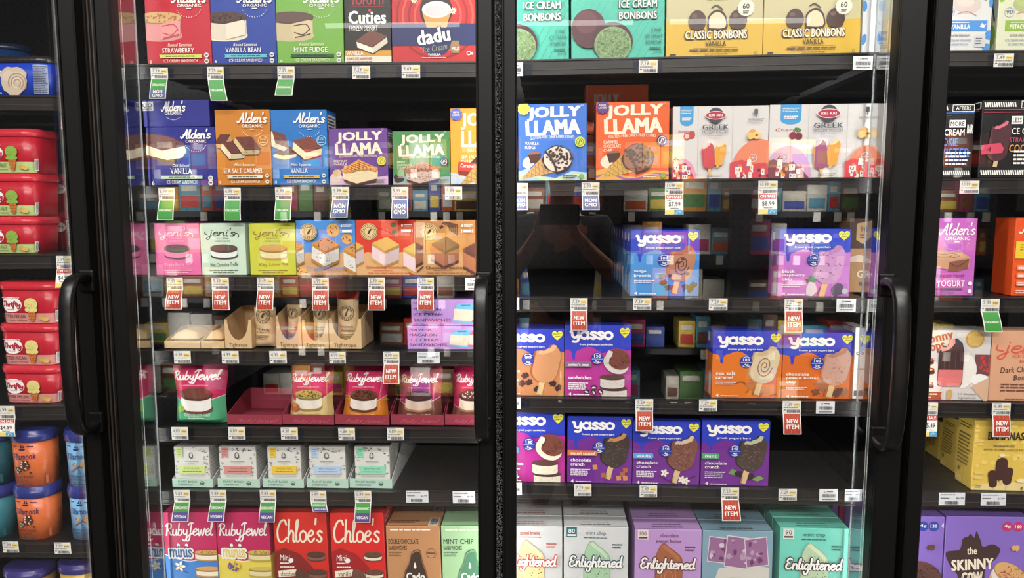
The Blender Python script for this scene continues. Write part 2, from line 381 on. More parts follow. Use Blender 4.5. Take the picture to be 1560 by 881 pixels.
def cone(c, x0, y0, x1, y1, r, col, scoop, speck, dk):
    """waffle cone from its tip (x0,y0) to the mouth (x1,y1), scoop of radius r"""
    ux, uy = c.asp(); dx, dy = (x1 - x0) / ux, (y1 - y0) / uy; L = math.hypot(dx, dy); dx /= L; dy /= L
    def T(t, n): return (x0 + (dx * t - dy * n) * ux, y0 + (dy * t + dx * n) * uy)
    c.poly([T(-r * .02, -r * .06), T(L, -r * .72), T(L * 1.02, 0), T(L, r * .72), T(-r * .02, r * .06)], col)
    sh = tuple(int(v * .8) for v in col)
    for i in range(1, 8):
        t = i / 8; c.line([T(L * t, -r * .72 * t), T(min(L, L * (t + .14)), r * .72 * min(1, t + .14))], r * .045, sh, False); c.line([T(L * t, r * .72 * t), T(min(L, L * (t + .14)), -r * .72 * min(1, t + .14))], r * .045, sh, False)
    q = T(L + r * .42, 0); c.blob(q[0], q[1], r * .98, r * .9, dk, 5, .07); c.blob(q[0], q[1], r * .9, r * .82, scoop, 6, .06)
    c.dots(46, q[0] + r * .12 * ux, q[1] - r * .1 * uy, r * .86, r * .8, r * .11, speck, 9)
    c.line([T(L * .98, -r * .8), T(L * 1.04, 0), T(L * .98, r * .8)], r * .13, dk)
# ---------------------------------------------------------------- the store: aisle, freezer case, doors
YB = .115                                    # front line of the stock
def X(px, Y=-.015, py=440): return at(px, py, Y).x
def structure(name, mb): o = mb.build(name); o['kind'] = 'structure'; return o
m = MB(); m.box((-4, -3.6, -.05), (4, .9, 0), mat((84, 80, 76), .4, 0, 'floor')); structure('floor', m)
m = MB(); m.box((-4, -6.5, 4.7), (4, .9, 4.75), mat((60, 60, 62), .8)); structure('ceiling', m)
# edges of the four doors, read at mid height
MX = [X(158), X(757), X(1387)]               # mullion centres
STL = {'left': (None, X(121), X(148)), 'mid': (X(176), X(200), X(728)), }
SECX = {'L': (MX[0] - 1.3, MX[0]), 'M': (MX[0], MX[1]), 'N': (MX[1], MX[2]), 'R': (MX[2], MX[2] + 1.3)}
case = empty("freezer_case", (0, .4, 0)); tagobj(case, "long black upright freezer case behind four glass doors, holding all the shelves", "freezer", None, "structure")
mb = MB(); XL, XR = SECX['L'][0], SECX['R'][1]
pm = bpy.data.materials.new('perforated_panel'); pm.use_nodes = True; nt = pm.node_tree; bs = nt.nodes['Principled BSDF']; bs.inputs['Roughness'].default_value = .35
tc = nt.nodes.new('ShaderNodeTexCoord'); sx = nt.nodes.new('ShaderNodeSeparateXYZ'); nt.links.new(tc.outputs['Object'], sx.inputs[0])
def mth(op, a, b=None):
    n = nt.nodes.new('ShaderNodeMath'); n.operation = op
    for i, q in enumerate((a, b)):
        if q is None: continue
        if isinstance(q, (int, float)): n.inputs[i].default_value = q
        else: nt.links.new(q, n.inputs[i])
    return n.outputs[0]
def cellc(o, f): return mth('POWER', mth('SUBTRACT', mth('FRACT', mth('MULTIPLY', o, f)), .5), 2)
hole = mth('LESS_THAN', mth('ADD', cellc(sx.outputs[0], 38), cellc(sx.outputs[2], 38)), .03)
mr = nt.nodes.new('ShaderNodeMix'); mr.data_type = 'RGBA'; mr.inputs['A'].default_value = (.022, .022, .03, 1); mr.inputs['B'].default_value = (.002, .002, .002, 1)
nt.links.new(hole, mr.inputs['Factor']); nt.links.new(mr.outputs['Result'], bs.inputs['Base Color'])
mb.box((XL, .80, .35), (XR, .83, 2.25), pm); mb.build('back_panel', case)
mb = MB(); mb.box((XL, .02, .10), (XR, .83, .45), DARK); mb.build('base_deck', case)
mb = MB(); mb.box((XL, .02, 2.15), (XR, .83, 2.25), DARK); mb.build('top_panel', case)
for i, x in enumerate(MX):
    mb = MB(); mb.box((x - .028, .006, .35), (x + .028, .055, 2.2), BLACK, .003)
    for q in (-.020, -.012, -.004): mb.box((x + q, .003, .35), (x + q + .003, .006, 2.2), mat((58, 50, 44), .4))
    mb.build('mullion', case)
for py in (79, 318, 547, 765):               # bright screw heads up the left mullion
    p = at(153 + 38 * py / 765 + (0 if py > 100 else 0), py, .004); mb = MB(); b = bmesh.new(); bmesh.ops.create_uvsphere(b, u_segments=10, v_segments=6, radius=.0045)
    mb.bm(b, mat((150, 150, 150), .3, 1), Matrix.Translation(Vector((p.x, .003, p.z))) @ Matrix.Diagonal((1, .6, 1, 1)), True); mb.build('screw', case)
for x in (XL, XR - .02):
    mb = MB(); mb.box((x, .0, .1), (x + .02, .83, 2.25), DARK); mb.build('end_panel', case)
# clear covers over the lamp strips on the mullions
for x, s in ((X(197, .02), -1), (X(1340, .02), 1), (X(104, .02), 1)):
    mb = MB(); mb.box((x - .001, .012, .40), (x + .001, .097, 2.12), LENS); mb.box((x - .0014, .097, .40), (x + .0014, .0985, 2.12), mat((150, 154, 156), .3)); mb.build('lamp_cover', case)
for i, (x, s) in enumerate(((X(104, .02) + .012, -1), (X(197, .02) - .012, 1), (MX[1] - .021, -1), (MX[1] + .021, 1), (X(1340, .02) + .012, -1), (MX[2] + .021, 1), (MX[0] - .72, 1), (MX[2] + .72, -1))):  # last two added at the outer ends to brighten the end bays
    mb = MB(); mb.box((x - .006, .0555, .42), (x + .006, .0585, 2.1), mat((225, 225, 220), .4)); mb.build('lamp_strip', case)
    area('led_and_fill_light', (x, .062, 1.27), dirrot((s * 1.0, .35, 0)), .014, 1.75, LED, (1, .98, .95))
# doors: stiles, rails, pane, handle, gasket
FR = mat((11, 11, 11), .45, 0, 'black'); GK = mat((120, 122, 124), .9)
def sweep(path, wx, wy, m, mb, x):
    n = len(path); ring = []
    for i, (y, z) in enumerate(path):
        a = path[max(0, i - 1)]; b = path[min(n - 1, i + 1)]; ty, tz = b[0] - a[0], b[1] - a[1]; q = math.hypot(ty, tz); ny, nz = -tz / q, ty / q
        ring.append([(x + wx * math.copysign(abs(math.cos(t)) ** .55, math.cos(t)), y + ny * wy * math.copysign(abs(math.sin(t)) ** .55, math.sin(t)), z + nz * wy * math.copysign(abs(math.sin(t)) ** .55, math.sin(t))) for t in [k * math.pi / 8 + .01 for k in range(16)]])
    V = [v for r in ring for v in r]; Fc = []
    for i in range(n - 1):
        for k in range(16): Fc.append((i * 16 + k, i * 16 + (k + 1) % 16, (i + 1) * 16 + (k + 1) % 16, (i + 1) * 16 + k))
    Fc.append(tuple(range(15, -1, -1))); Fc.append(tuple(range((n - 1) * 16, n * 16))); mb.mesh(V, Fc, m, True)
def door(label, x0, x1, sl, sr, handle):
    d = empty('freezer_door', ((x0 + x1) / 2, 0, .12)); tagobj(d, label, 'freezer door', 'glass freezer doors')
    for a, b in ((x0, x0 + sl), (x1 - sr, x1)):
        mb = MB(); mb.box((a, -.032, .12), (b, 0, 2.12), FR, .003); mb.box((a, -.036, .12), (a + .004, -.03, 2.12), FR, .001); mb.build('stile', d)
    for a, b in ((.12, .22), (2.03, 2.12)):
        mb = MB(); mb.box((x0 + sl, -.032, a), (x1 - sr, 0, b), FR, .003); mb.build('door_rail', d)
    mb = MB(); mb.box((x0 + sl * .6, -.020, .18), (x1 - sr * .6, -.014, 2.07), GLASS); mb.build('glass_pane', d)
    if handle:
        hx, zt, zb, wx = handle; yo = -.100
        h = MB(); path = [(-.028, zt - .02), (-.05, zt - .012), (-.078, zt - .016), (-.096, zt - .04), (yo - .003, zt - .09), (yo - .006, (zt + zb) / 2), (yo - .003, zb + .09), (-.096, zb + .04), (-.078, zb + .016), (-.05, zb + .012), (-.028, zb + .02)]
        sweep(spline(path, 6), wx, .0085, mat((9, 9, 10), .34, 0, 'metal'), h, hx); ho = h.build('handle', d)
        for z in (zt - .02, zb + .02):
            q = MB(); q.box((hx - .015, -.038, z - .022), (hx + .015, -.028, z + .022), FR, .004, None, 2); q.build('handle_mount', ho)
    return d
zt = at(750, 420, -.1).z; zb = at(750, 684, -.1).z
door('glass freezer door at the far left with a bowed black handle, tubs behind it', MX[0] - .74, X(146), .03, X(146) - X(121), (X(135, -.03), zt, zb, .013))
door('glass freezer door left of centre with its handle at the middle frame, pouches behind it', X(174), X(753), X(199) - X(174), X(753) - X(728), (X(737, -.03), zt, zb, .013))
door('glass freezer door right of centre with a black handle on its right, blue yogurt cartons behind it', X(766), X(1383), X(787) - X(766), X(1383) - X(1341), (X(1349, -.03), zt, at(1365, 700, -.1).z, .014))
door('glass freezer door at the far right, cut off by the photo edge, its handle out of view', X(1392), MX[2] + .74, X(1419) - X(1392), .03, None)
# frost on the gasket between the middle doors
r = random.Random(3); mb = MB(); gm = mat((92, 94, 98), .95)
for i in range(3800):
    z = r.uniform(.6, 2.0)
    if z > 1.45 and r.random() < .35: continue
    b = bmesh.new(); bmesh.ops.create_icosphere(b, subdivisions=1, radius=r.uniform(.0006, .0019)); mb.bm(b, gm if r.random() < .75 else mat((60, 62, 65), .95), Matrix.Translation((X(760) + r.uniform(-.0055, .0055), -.012 + r.uniform(-.004, .006), z)), True)
o = mb.build('gasket_frost'); tagobj(o, 'white frost crusted in the gap between the two middle doors', 'frost', None, 'stuff')
mb = MB()
for i in range(420):
    z = r.uniform(.6, 1.6); p = at(1380, 200, -.012)
    b = bmesh.new(); bmesh.ops.create_icosphere(b, subdivisions=1, radius=r.uniform(.0008, .0018)); mb.bm(b, gm, Matrix.Translation((X(1387.5) + r.uniform(-.002, .002), -.010, z)), True)
o = mb.build('gasket_frost'); tagobj(o, 'thin line of frost along the gap beside the right door handle', 'frost', None, 'stuff')
# ---------------------------------------------------------------- shelves; the two numbers pairs are where each one's front edge lies
LINES = {('L', 'a'): (0, 146.5, 100, 147), ('L', 'b'): (0, 387, 110, 386), ('L', 'c'): (0, 616, 110, 615), ('L', 'd'): (0, 823, 110, 824), ('L', 'e'): (0, 935, 110, 935),
 ('M', 'a'): (221.5, 100, 728, 95.8), ('M', 'b'): (226.7, 283.7, 728, 281.2), ('M', 'c'): (221, 419.8, 728, 419.7), ('M', 'd'): (258, 532, 717, 533.2), ('M', 'e'): (265, 647.8, 717, 649.6), ('M', 'f'): (264, 743.6, 727, 745.7), ('M', 'g'): (221, 928, 728, 930),
 ('N', 'a'): (791, 93.6, 1335, 82), ('N', 'b'): (789, 276, 1332, 270.7), ('N', 'c'): (788, 450.8, 1338, 452.3), ('N', 'd'): (788, 602.9, 1332, 609), ('N', 'e'): (787, 733.9, 1301, 743.7), ('N', 'f'): (787, 928, 1301, 938),
 ('R', 'a'): (1446, 79, 1560, 78.5), ('R', 'b'): (1430, 272, 1560, 271.5), ('R', 'c'): (1420, 451, 1560, 451.5), ('R', 'd'): (1410, 610, 1560, 612), ('R', 'e'): (1400, 745, 1560, 748), ('R', 'f'): (1400, 938, 1560, 941)}
def yb(s, r, x):
    a = LINES[s, r]; return a[1] + (a[3] - a[1]) * (x - a[0]) / (a[2] - a[0])
def zl(s, r, x):
    a = LINES[s, r]; p = at(a[0], a[1], YB); q = at(a[2], a[3], YB); return p.z + (q.z - p.z) * (x - p.x) / (q.x - p.x)
SHL = {'La': 'black shelf under the blue oval tub', 'Lb': 'black shelf under the three pistachio tubs', 'Lc': 'black shelf under the three butter pecan tubs', 'Ld': 'black shelf under the orange and pale blue round tubs', 'Le': 'lowest shelf at the far left with yellow and purple lidded tubs',
 'Ma': 'top black shelf under the red, blue and green sandwich cartons', 'Mb': 'black shelf under the navy, orange and purple cartons', 'Mc': 'black shelf under the pink, mint and lime cartons', 'Md': 'black shelf under the kraft paper packets and lilac boxes', 'Me': 'black shelf under the pink pouches', 'Mf': 'black shelf under the white boxes in mint trays', 'Mg': 'lowest shelf left of the middle frame, under the red and pink cartons',
 'Na': 'top black shelf under the mint and yellow bonbon cartons', 'Nb': 'black shelf under the two cone cartons and white yogurt boxes', 'Nc': 'half empty black shelf under the light blue and lilac yogurt cartons', 'Nd': 'black shelf under the tan, magenta and orange yogurt cartons', 'Ne': 'black shelf under the row of purple crunch cartons', 'Nf': 'lowest shelf right of the middle frame, under the pale bar cartons',
 'Ra': 'top right shelf under the mochi boxes', 'Rb': 'right shelf under the black bar cartons', 'Rc': 'right shelf under the purple and orange cartons', 'Rd': 'right shelf under the white and peach bar boxes', 'Re': 'right shelf under the yellow banana cartons', 'Rf': 'lowest right shelf under the blue-violet cookie sandwich boxes'}
RH = .031
for (s, rr) in LINES:
    x0, x1 = SECX[s]; x0 += .034; x1 -= .034
    z0, z1 = zl(s, rr, x0), zl(s, rr, x1)
    o = MB()
    def slab(mb, ya, yb_, ta, tb, m):
        V = [(x, y, (z0 if x == x0 else z1) + t) for y in (ya, yb_) for x in (x0, x1) for t in (ta, tb)]
        mb.mesh(V, [(0, 1, 3, 2), (4, 6, 7, 5), (0, 4, 5, 1), (2, 3, 7, 6), (0, 2, 6, 4), (1, 5, 7, 3)], m)
    slab(o, .108, .785, -.012, 0, DARK)
    for q in (.3, .55): slab(o, q, q + .02, -.018, -.012, DARK)
    so = o.build('freezer_shelf', None, ((x0 + x1) / 2, .45, min(z0, z1))); tagobj(so, SHL[s + rr], 'shelf', 'black wire-front freezer shelves')
    rl = MB(); slab(rl, .098, .108, -RH, -.0005, RAIL); slab(rl, .0955, .098, -.004, -.0005, RAIL); slab(rl, .0955, .098, -RH, -RH + .003, RAIL); slab(rl, .0965, .098, -.021, -.0195, mat((60, 56, 52), .35)); rl.build('price_rail', so)
# ---------------------------------------------------------------- builders for cartons, price tags, pouches and tubs
KIND = {}
def carton(s, r, name, label, x0, x1, yt, col, dep=.065, st=0, back=0, blab=None, draw=None, side=None, top=None, grp=None, cat='ice cream box', lift=None, yaw=0, ybot=None, bgap=.004, rough=.42, lean=0):
    Y = YB + st
    b0 = yb(s, r, x0) if ybot is None else ybot; b1 = yb(s, r, x1) if ybot is None else ybot
    p, q = at(x0, b0, YB), at(x1, b1, YB)
    if st: # further back on the shelf: same pixels across, standing at the shelf's own height
        p, q = at(x0, b0, Y), at(x1, b1, Y); p.z = zl(s, r, p.x); q.z = zl(s, r, q.x)
    p.z += (lift or 0) + .0007; q.z += (lift or 0) + .0007
    U = (q - p).normalized()
    if yaw: U = Matrix.Rotation(math.radians(yaw), 3, 'Z') @ U
    t = at((x0 + x1) / 2, yt, Y); wd = (q - p).length; V = Vector((0, 0, 1)); V = (V - U * V.dot(U)).normalized()
    if lean: V = Matrix.Rotation(math.radians(-lean), 3, U) @ V
    h = (t.z - (p.z + q.z) / 2); N = U.cross(V); D = -N * dep
    org = p + U * wd / 2 + D / 2
    body = MB(); bm_ = bmesh.new(); bmesh.ops.create_cube(bm_, size=1); bmesh.ops.scale(bm_, vec=(wd, h, dep), verts=bm_.verts); bmesh.ops.bevel(bm_, geom=list(bm_.edges), offset=.0009, segments=1, affect='EDGES')
    M4 = Matrix(((U.x, V.x, N.x, 0), (U.y, V.y, N.y, 0), (U.z, V.z, N.z, 0), (0, 0, 0, 1))); M4.translation = p + U * wd / 2 + V * h / 2 + D / 2
    body.bm(bm_, mat(col, rough, 0, 'card'), M4)
    c = Canvas(p, U, V, wd, h, body); c.rough = rough
    if draw: draw(c)
    cs = []
    def face(nm):
        if nm == 'L': k = Canvas(p + D, -D.normalized(), V, dep, h, body)
        elif nm == 'R': k = Canvas(p + U * wd, D.normalized(), V, dep, h, body)
        else: k = Canvas(p + V * h, U, D.normalized(), wd, dep, body)
        return k
    if side:
        for f in 'LR': side(face(f))
    # tucked end flaps: a seam across each side and the top
    for f in 'LR':
        k = face(f); k.rect(0, 0, 100, 1.2, tuple(int(v * .6) for v in col))
    k = face('T'); k.rect(3, 93, 97, 96, tuple(int(v * .7) for v in col))
    if top: top(k)
    o = body.build(name, None, org); tagobj(o, label, cat, grp)
    plain = None
    for n, mb in c.parts.items():
        if mb.f: mb.build(n, o)
    if back:
        ordn = ['second', 'third', 'fourth', 'fifth', 'sixth', 'seventh', 'eighth']
        for i in range(back):
            copy_tree(o, D.normalized() * (dep + bgap) * (i + 1), '%s, %s from the front' % (blab, ordn[i]), grp or blab + ' row', False)
        if not grp: o['group'] = blab + ' row'
    return o
RED = (178, 62, 42); GRN = (62, 148, 62); VIO = (84, 72, 140); SLT = (92, 104, 150)
def tag(x0, y0, x1, y1, price, where, kind=None, fl=None, holder=(8, 8), Y=.0935, col=(222, 220, 212), wide=False, wb=0):
    """a price label in its clear clip on the shelf rail, with any promotion flap that hangs from it"""
    p = at(x0, y1, Y); q = at(x1, y1, Y); t = at((x0 + x1) / 2, y0, Y); U = (q - p).normalized(); V = Vector((0, 0, 1)); V = (V - U * V.dot(U)).normalized()
    wd = (q - p).length; h = t.z - (p.z + q.z) / 2; mb = MB(); N = U.cross(V); pm_ = mat(col, .6)
    mb.mesh([p + U * a + V * b + N * d for a in (0, wd) for b in (0, h) for d in (-.0006, 0)], [(0, 1, 3, 2), (4, 6, 7, 5), (0, 4, 5, 1), (2, 3, 7, 6), (0, 2, 6, 4), (1, 5, 7, 3)], pm_)
    c = Canvas(p, U, V, wd, h, mb); G = (70, 70, 74)
    if wide == 'id':
        c.ring(32, 22, 5, 2, G, 12); c.para(42, 14, 74, 30, 1, G); c.bars(14, 40, 88, 68, (60, 60, 62), 20, int(x0)); c.para(16, 78, 86, 92, 1, G)
    elif wide:
        c.para(5, 10, 72, 24, 1, G, int(x0)); c.para(5, 36, 40, 50, 1, G); c.text(price, 66, 36, 94, 52, G, .01); c.bars(22, 66, 74, 92, (50, 50, 50), 18, int(x0))
    else:
        c.rect(60, 18, 94, 48, (226, 204, 130)); c.para(64, 26, 90, 42, 1, (150, 120, 60)); c.para(6, 3, 50, 13, 1, (150, 150, 150), int(x0)); c.text(price, 10, 15, 52, 42, (96, 96, 100), .0)
        c.para(6, 50, 88, 60, 1, (120, 120, 124), int(x0) + 1); c.rect(6, 70, 16, 76, G); c.bars(24, 70, 94, 94, (60, 60, 64), 18, int(x0))
    o = mb.build('price_tag', None, (p + q) / 2); tagobj(o, where, 'price tag', 'shelf price tags')
    if holder:
        a = at(x0 - holder[0], y1 - 1, Y + .0012); b = at(x1 + holder[1], y0 + 1, Y + .0012); k = MB(); k.box((a.x, Y + .0008, a.z), (b.x, Y + .0016, b.z), CLIP); k.build('plastic_holder', o)
    if kind:
        bx0, bx1, by = fl; tx0, tx1, ty = x0 + .5, x1 - .5, y1
        A = at(tx0, ty, Y - .0006); B = at(tx1, ty, Y - .0006); Cc = at((bx0 + bx1) / 2, by, Y - .007)
        U2 = (B - A).normalized(); md = (A + B) / 2; V2 = (md - Cc); V2 = (V2 - U2 * V2.dot(U2)); hh = V2.length; V2.normalize()
        O = A - V2 * hh; k = MB(); N2 = U2.cross(V2); sk = (Cc - md).dot(U2) - 0.0
        bw = (at(bx1, by, Y - .007) - at(bx0, by, Y - .007)).length; tw = (B - A).length
        def W(u, v, l):  # u across, v up from the flap's foot; the flap slants and curls a little
            tt = 1 - v / hh; wdt = tw + (bw - tw) * tt
            return O + U2 * (tw / 2 + (u / tw - .5) * wdt + sk * tt) + V2 * v + N2 * (l + .0015 * math.sin(tt * 3.0))
        nn = 6
        for i in range(nn):
            for l, ww in ((0, WHITE), (-.0005, (200, 198, 190))): k.face([W(0, hh * i / nn, l), W(tw, hh * i / nn, l), W(tw, hh * (i + 1) / nn, l), W(0, hh * (i + 1) / nn, l)], mat(ww, .6))
        f = Canvas(O, U2, V2, tw, hh, k, W, (None, hh / nn))
        if kind == 'organic': f.rect(5, 3, 95, 97, GRN); f.text('ORGANIC', 9, 46, 91, 58, WHITE, .035)
        elif kind == 'nongmo': f.rect(5, 3, 95, 97, SLT); f.text('NON', 16, 24, 84, 48, WHITE, .04); f.text('GMO', 14, 54, 86, 78, WHITE, .04)
        elif kind == 'orgnon': f.rect(5, 3, 95, 54, GRN); f.rect(5, 54, 95, 97, SLT); f.text('ORGANIC', 10, 26, 90, 38, WHITE, .035); f.text('NON', 22, 57, 78, 73, WHITE, .04); f.text('GMO', 18, 77, 82, 93, WHITE, .04)
        elif kind == 'orgveg': f.rect(5, 3, 95, 52, GRN); f.rect(5, 52, 95, 97, VIO); f.text('ORGANIC', 10, 24, 90, 37, WHITE, .035); f.text('VEGAN', 14, 66, 86, 82, WHITE, .04)
        elif kind == 'new':
            f.rect(5, 3, 95, 97, RED)
            for i in range(12):
                t = i * .5236 + .2; f.line([(50 + 36 * math.cos(t), 50 + 30 * math.sin(t)), (50 + 46 * math.cos(t), 50 + 46 * math.sin(t))], 2, (216, 110, 84), False)
            f.text('NEW', 18, 27, 82, 47, WHITE, .045); f.text('ITEM', 16, 54, 84, 74, WHITE, .045)
        elif kind == 'low':
            f.rect(5, 3, 130, 97, (186, 38, 34)); Yw = (236, 214, 40)
            for i, q in enumerate(('NEW', 'LOW', 'PRICE')): f.text(q, 12, 12 + 23 * i, 92 if i < 2 else 112, 30 + 23 * i, Yw, .05)
            f.para(12, 84, 90, 94, 2, (214, 120, 60))
        else:
            f.rect(4, 2, 96, 25, (188, 44, 44)); f.text('ON SALE', 9, 6, 91, 21, WHITE, .04); f.para(8, 28, 30, 33, 1, G); f.text(kind, 18, 38, 84, 62, (50, 50, 54), .012); f.para(28, 66, 74, 71, 1, G)
            f.rect(3, 76, 50, 98, (234, 212, 120)); f.rect(50, 76, 97, 98, (84, 158, 196)); f.line([(60, 94), (70, 82), (84, 88)], 3, (210, 230, 240))
        k.build('promotion_flap', o)
    return o
def pouch(s, r, label, x0, x1, bx0, bx1, yt, lower, wave, draw, top=(196, 44, 92), dep=.045, st=0, ybot=None, name='ice_cream_pouch'):
    """a soft foil pouch, sealed flat along its top, fat in the middle"""
    Y = YB + st; p = at(bx0, ybot or yb(s, r, bx0), Y); q = at(bx1, ybot or yb(s, r, bx1), Y); p.z = max(p.z, zl(s, r, p.x)) + .003; q.z = p.z; a = at(x0, yt, Y); b = at(x1, yt, Y)
    h = a.z - p.z; tw = b.x - a.x; bw = q.x - p.x; O = Vector((min(a.x, p.x), Y + dep / 2, p.z)); W0 = max(b.x, q.x) - O.x; rr = random.Random(int(x0))
    def edge(v):
        t = v / h; pinch = .035 * W0 * math.sin(math.pi * min(1, t * 1.15)) ** 2
        l = (p.x - O.x) * (1 - t) + (a.x - O.x) * t + pinch; e = (q.x - O.x) * (1 - t) + (b.x - O.x) * t - pinch; return l, e
    def warp(u, v, l):
        L, E = edge(v); x = L + (E - L) * u / W0; t = v / h; eu = min(u, W0 - u) / W0
        g = min(1, eu / .2); g = math.sin(g * math.pi / 2); e2 = min(1, (1 - t) / .3); e2 = math.sin(e2 * math.pi / 2); e3 = min(1, .35 + t / .1)
        y = dep / 2 * g * e2 * e3 + .0012 * math.sin(u * 190 + v * 60 + x0) * (g * .8) + .0008
        return O + Vector((x, -y - l, v))
    nu, nv = 20, 24; body = MB(); TM = mat(top, .28, 0, 'film'); LM = mat(lower, .28, 0, 'film')
    for side in (1, -1):
        g = [[(lambda w_: w_ if side == 1 else Vector((w_.x, 2 * O.y - w_.y, w_.z)))(warp(W0 * i / nu, h * j / nv, 0)) for i in range(nu + 1)] for j in range(nv + 1)]
        n0 = len(body.v); body.v.extend(tuple(x) for row in g for x in row)
        for j in range(nv):
            for i in range(nu):
                f = (n0 + j * (nu + 1) + i, n0 + j * (nu + 1) + i + 1, n0 + (j + 1) * (nu + 1) + i + 1, n0 + (j + 1) * (nu + 1) + i)
                body.f.append(f if side == 1 else f[::-1]); body.mi.append(body.mid(TM)); body.sm.append(True)
    c = Canvas(O, (1, 0, 0), (0, 0, 1), W0, h, body, warp, (W0 / 40, h / 40)); c.rough = .28
    c.poly([(0, 100)] + wave + [(100, 100)], lower); c.line(wave, 1.2, (226, 200, 190), False)
    for i in range(4): c.line([(0, 1.2 + i), (100, 1.2 + i)], .35, tuple(int(v * .8) for v in top), False)
    draw(c)
    o = body.build(name, None, (O.x + W0 / 2, O.y, O.z)); tagobj(o, label, 'ice cream pouch')
    c.finish(o); return o
def scround(name, label, cx, w, d, yt, ybo, lidh, body, lid, draw, Y=YB, taper=.93, rnd=.27, grp=None, cat='ice cream tub', zb=None, lid2=None, ang=0):
    """an oval or round tub: tapered rounded body with its label, lid with a rim"""
    P0 = at(cx, ybo, Y); T0 = at(cx, yt, Y); zb = P0.z if zb is None else zb; H = T0.z - at(cx, ybo, Y).z; lh = lidh / (ybo - yt) * H
    w *= (P0.y - CAM.y) / F; d *= (P0.y - CAM.y) / F; R = rnd * d
    C = Vector((P0.x, Y + d / 2, zb)); pts = []
    for ccx, ccy, a0 in ((w / 2 - R, -d / 2 + R, -90), (w / 2 - R, d / 2 - R, 0), (-w / 2 + R, d / 2 - R, 90), (-w / 2 + R, -d / 2 + R, 180)):
        for i in range(9): a = math.radians(a0 + 90 * i / 8); pts.append((ccx + R * math.cos(a), ccy + R * math.sin(a), math.cos(a), math.sin(a)))
    # start of the outline: middle of the front
    per = [0]; P = pts + [pts[0]]
    for i in range(1, len(P)): per.append(per[-1] + math.hypot(P[i][0] - P[i - 1][0], P[i][1] - P[i - 1][1]))
    tot = per[-1]; x00 = pts[0][0]
    def along(u):  # u measured from the middle of the front, to the right positive
        q = (u - x00) % tot
        for i in range(len(P) - 1):
            if per[i] <= q <= per[i + 1]:
                t = (q - per[i]) / max(per[i + 1] - per[i], 1e-9); return [P[i][k] + (P[i + 1][k] - P[i][k]) * t for k in range(4)]
        return P[0]
    ca, sa = math.cos(ang), math.sin(ang)
    def prof(pt, z, l, bh):
        t = taper + (1 - taper) * z / bh; x, y = pt[0] * t + pt[2] * l, pt[1] * t + pt[3] * l
        return C + Vector((x * ca - y * sa, x * sa + y * ca, z))
    bh = H - lh; mb = MB(); scround.H = H
    def loft(rings, m, caps=(True, True)):
        n = len(rings[0]); V = [v for rg in rings for v in rg]; Fc = [(i * n + k, i * n + (k + 1) % n, (i + 1) * n + (k + 1) % n, (i + 1) * n + k) for i in range(len(rings) - 1) for k in range(n)]
        b_ = MB(); 
        if caps[0]: Fc.append(tuple(range(n - 1, -1, -1)))
        if caps[1]: Fc.append(tuple(range((len(rings) - 1) * n, len(rings) * n)))
        return V, Fc
    V, Fc = loft([[prof(p_, z, 0, bh) for p_ in pts] for z in (0, bh * .5, bh)], body); mb.mesh(V, Fc, mat(body, .3, 0, 'card'), True)
    wl = w / 100 * 100; half = w * .75
    wf = lambda u, v, l: prof(along(u - half), v, l, bh)
    c = Canvas(C, (1, 0, 0), (0, 0, 1), 2 * half, bh, mb, wf, (.0035, bh / 2)); c.rough = .3; c.half = half; c.wd = w
    # percent across: 0..100 spans 1.5 widths, middle of the front at 50
    draw(c)
    o = mb.build(name, None, (C.x, C.y, C.z)); tagobj(o, label, cat, grp)
    k = MB(); L = .0028
    rg = [[prof(p_, z, l, bh) for p_ in pts] for z, l in ((bh - .004, L * .6), (bh - .003, L), (bh + lh * .55, L * 1.15), (bh + lh * .6, L * .5), (bh + lh * .95, L * .3), (bh + lh, -.002))]
    V, Fc = loft(rg, lid); k.mesh(V, Fc, mat(lid, .25, 0, 'card'), True); k.build('lid', o)
    c.finish(o); return o
# ---------------------------------------------------------------- stock behind the door left of centre
def seals(c, x=93):
    for y in (87.5, 95.5): c.ell(x, y, 3.6, 3.6, (214, 214, 204)); c.ell(x, y, 2.2, 1.1, (90, 96, 90))
def alden_logo(c, x0, y0, x1, y1, col=WHITE, w=2.2):
    """script name with ORGANIC under it and a small arc of dots"""
    c.part('brand_name'); W_, H_ = x1 - x0, y1 - y0
    c.script("Alden's", x0, y0, x1, y0 + H_ * .5, w, col); c.text('ORGANIC', x0 + W_ * .16, y0 + H_ * .58, x1 - W_ * .14, y0 + H_ * .74, col, .02)
    ux, uy = c.asp(); cx, cy = (x0 + x1) / 2, y0 + H_ * .74; R = W_ * .36
    for i in range(13):
        t = math.radians(160 - 140 * i / 12); c.ell(cx + R * math.cos(t) * ux, cy + R * .8 * math.sin(t) * uy, w * .28, w * .34, col, 0, 6)
    c.rect(cx - W_ * .07, cy + 1.5, cx + W_ * .07, cy + 2.6, col); c.part()
def alden(title, ribbon, kind_, pic, tx=(20, 90), logo=(42, 4.5, 95, 29), n='6'):
    def d(c):
        c.part('product_picture'); pic(c); c.part(); alden_logo(c, *logo)
        c.text(kind_, 34, 71, 70, 75.5, CREAM, .01, 0, .25); c.text(title, tx[0], 77.5, tx[1], 84, WHITE, .012)
        c.part('flavour_banner'); c.poly([(20, 86.5), (86, 86.5), (84.5, 88.7), (86, 91), (20, 91), (21.5, 88.7)], ribbon); c.para(30, 87.3, 76, 90.4, 1, tuple(int(v * .45) for v in ribbon)); c.part()
        c.text('ICE CREAM SANDWICH', 27, 92.8, 79, 97, tuple(min(255, v) for v in CREAM), .0); c.text(n, 5, 94, 8.5, 98, WHITE); seals(c)
    return d
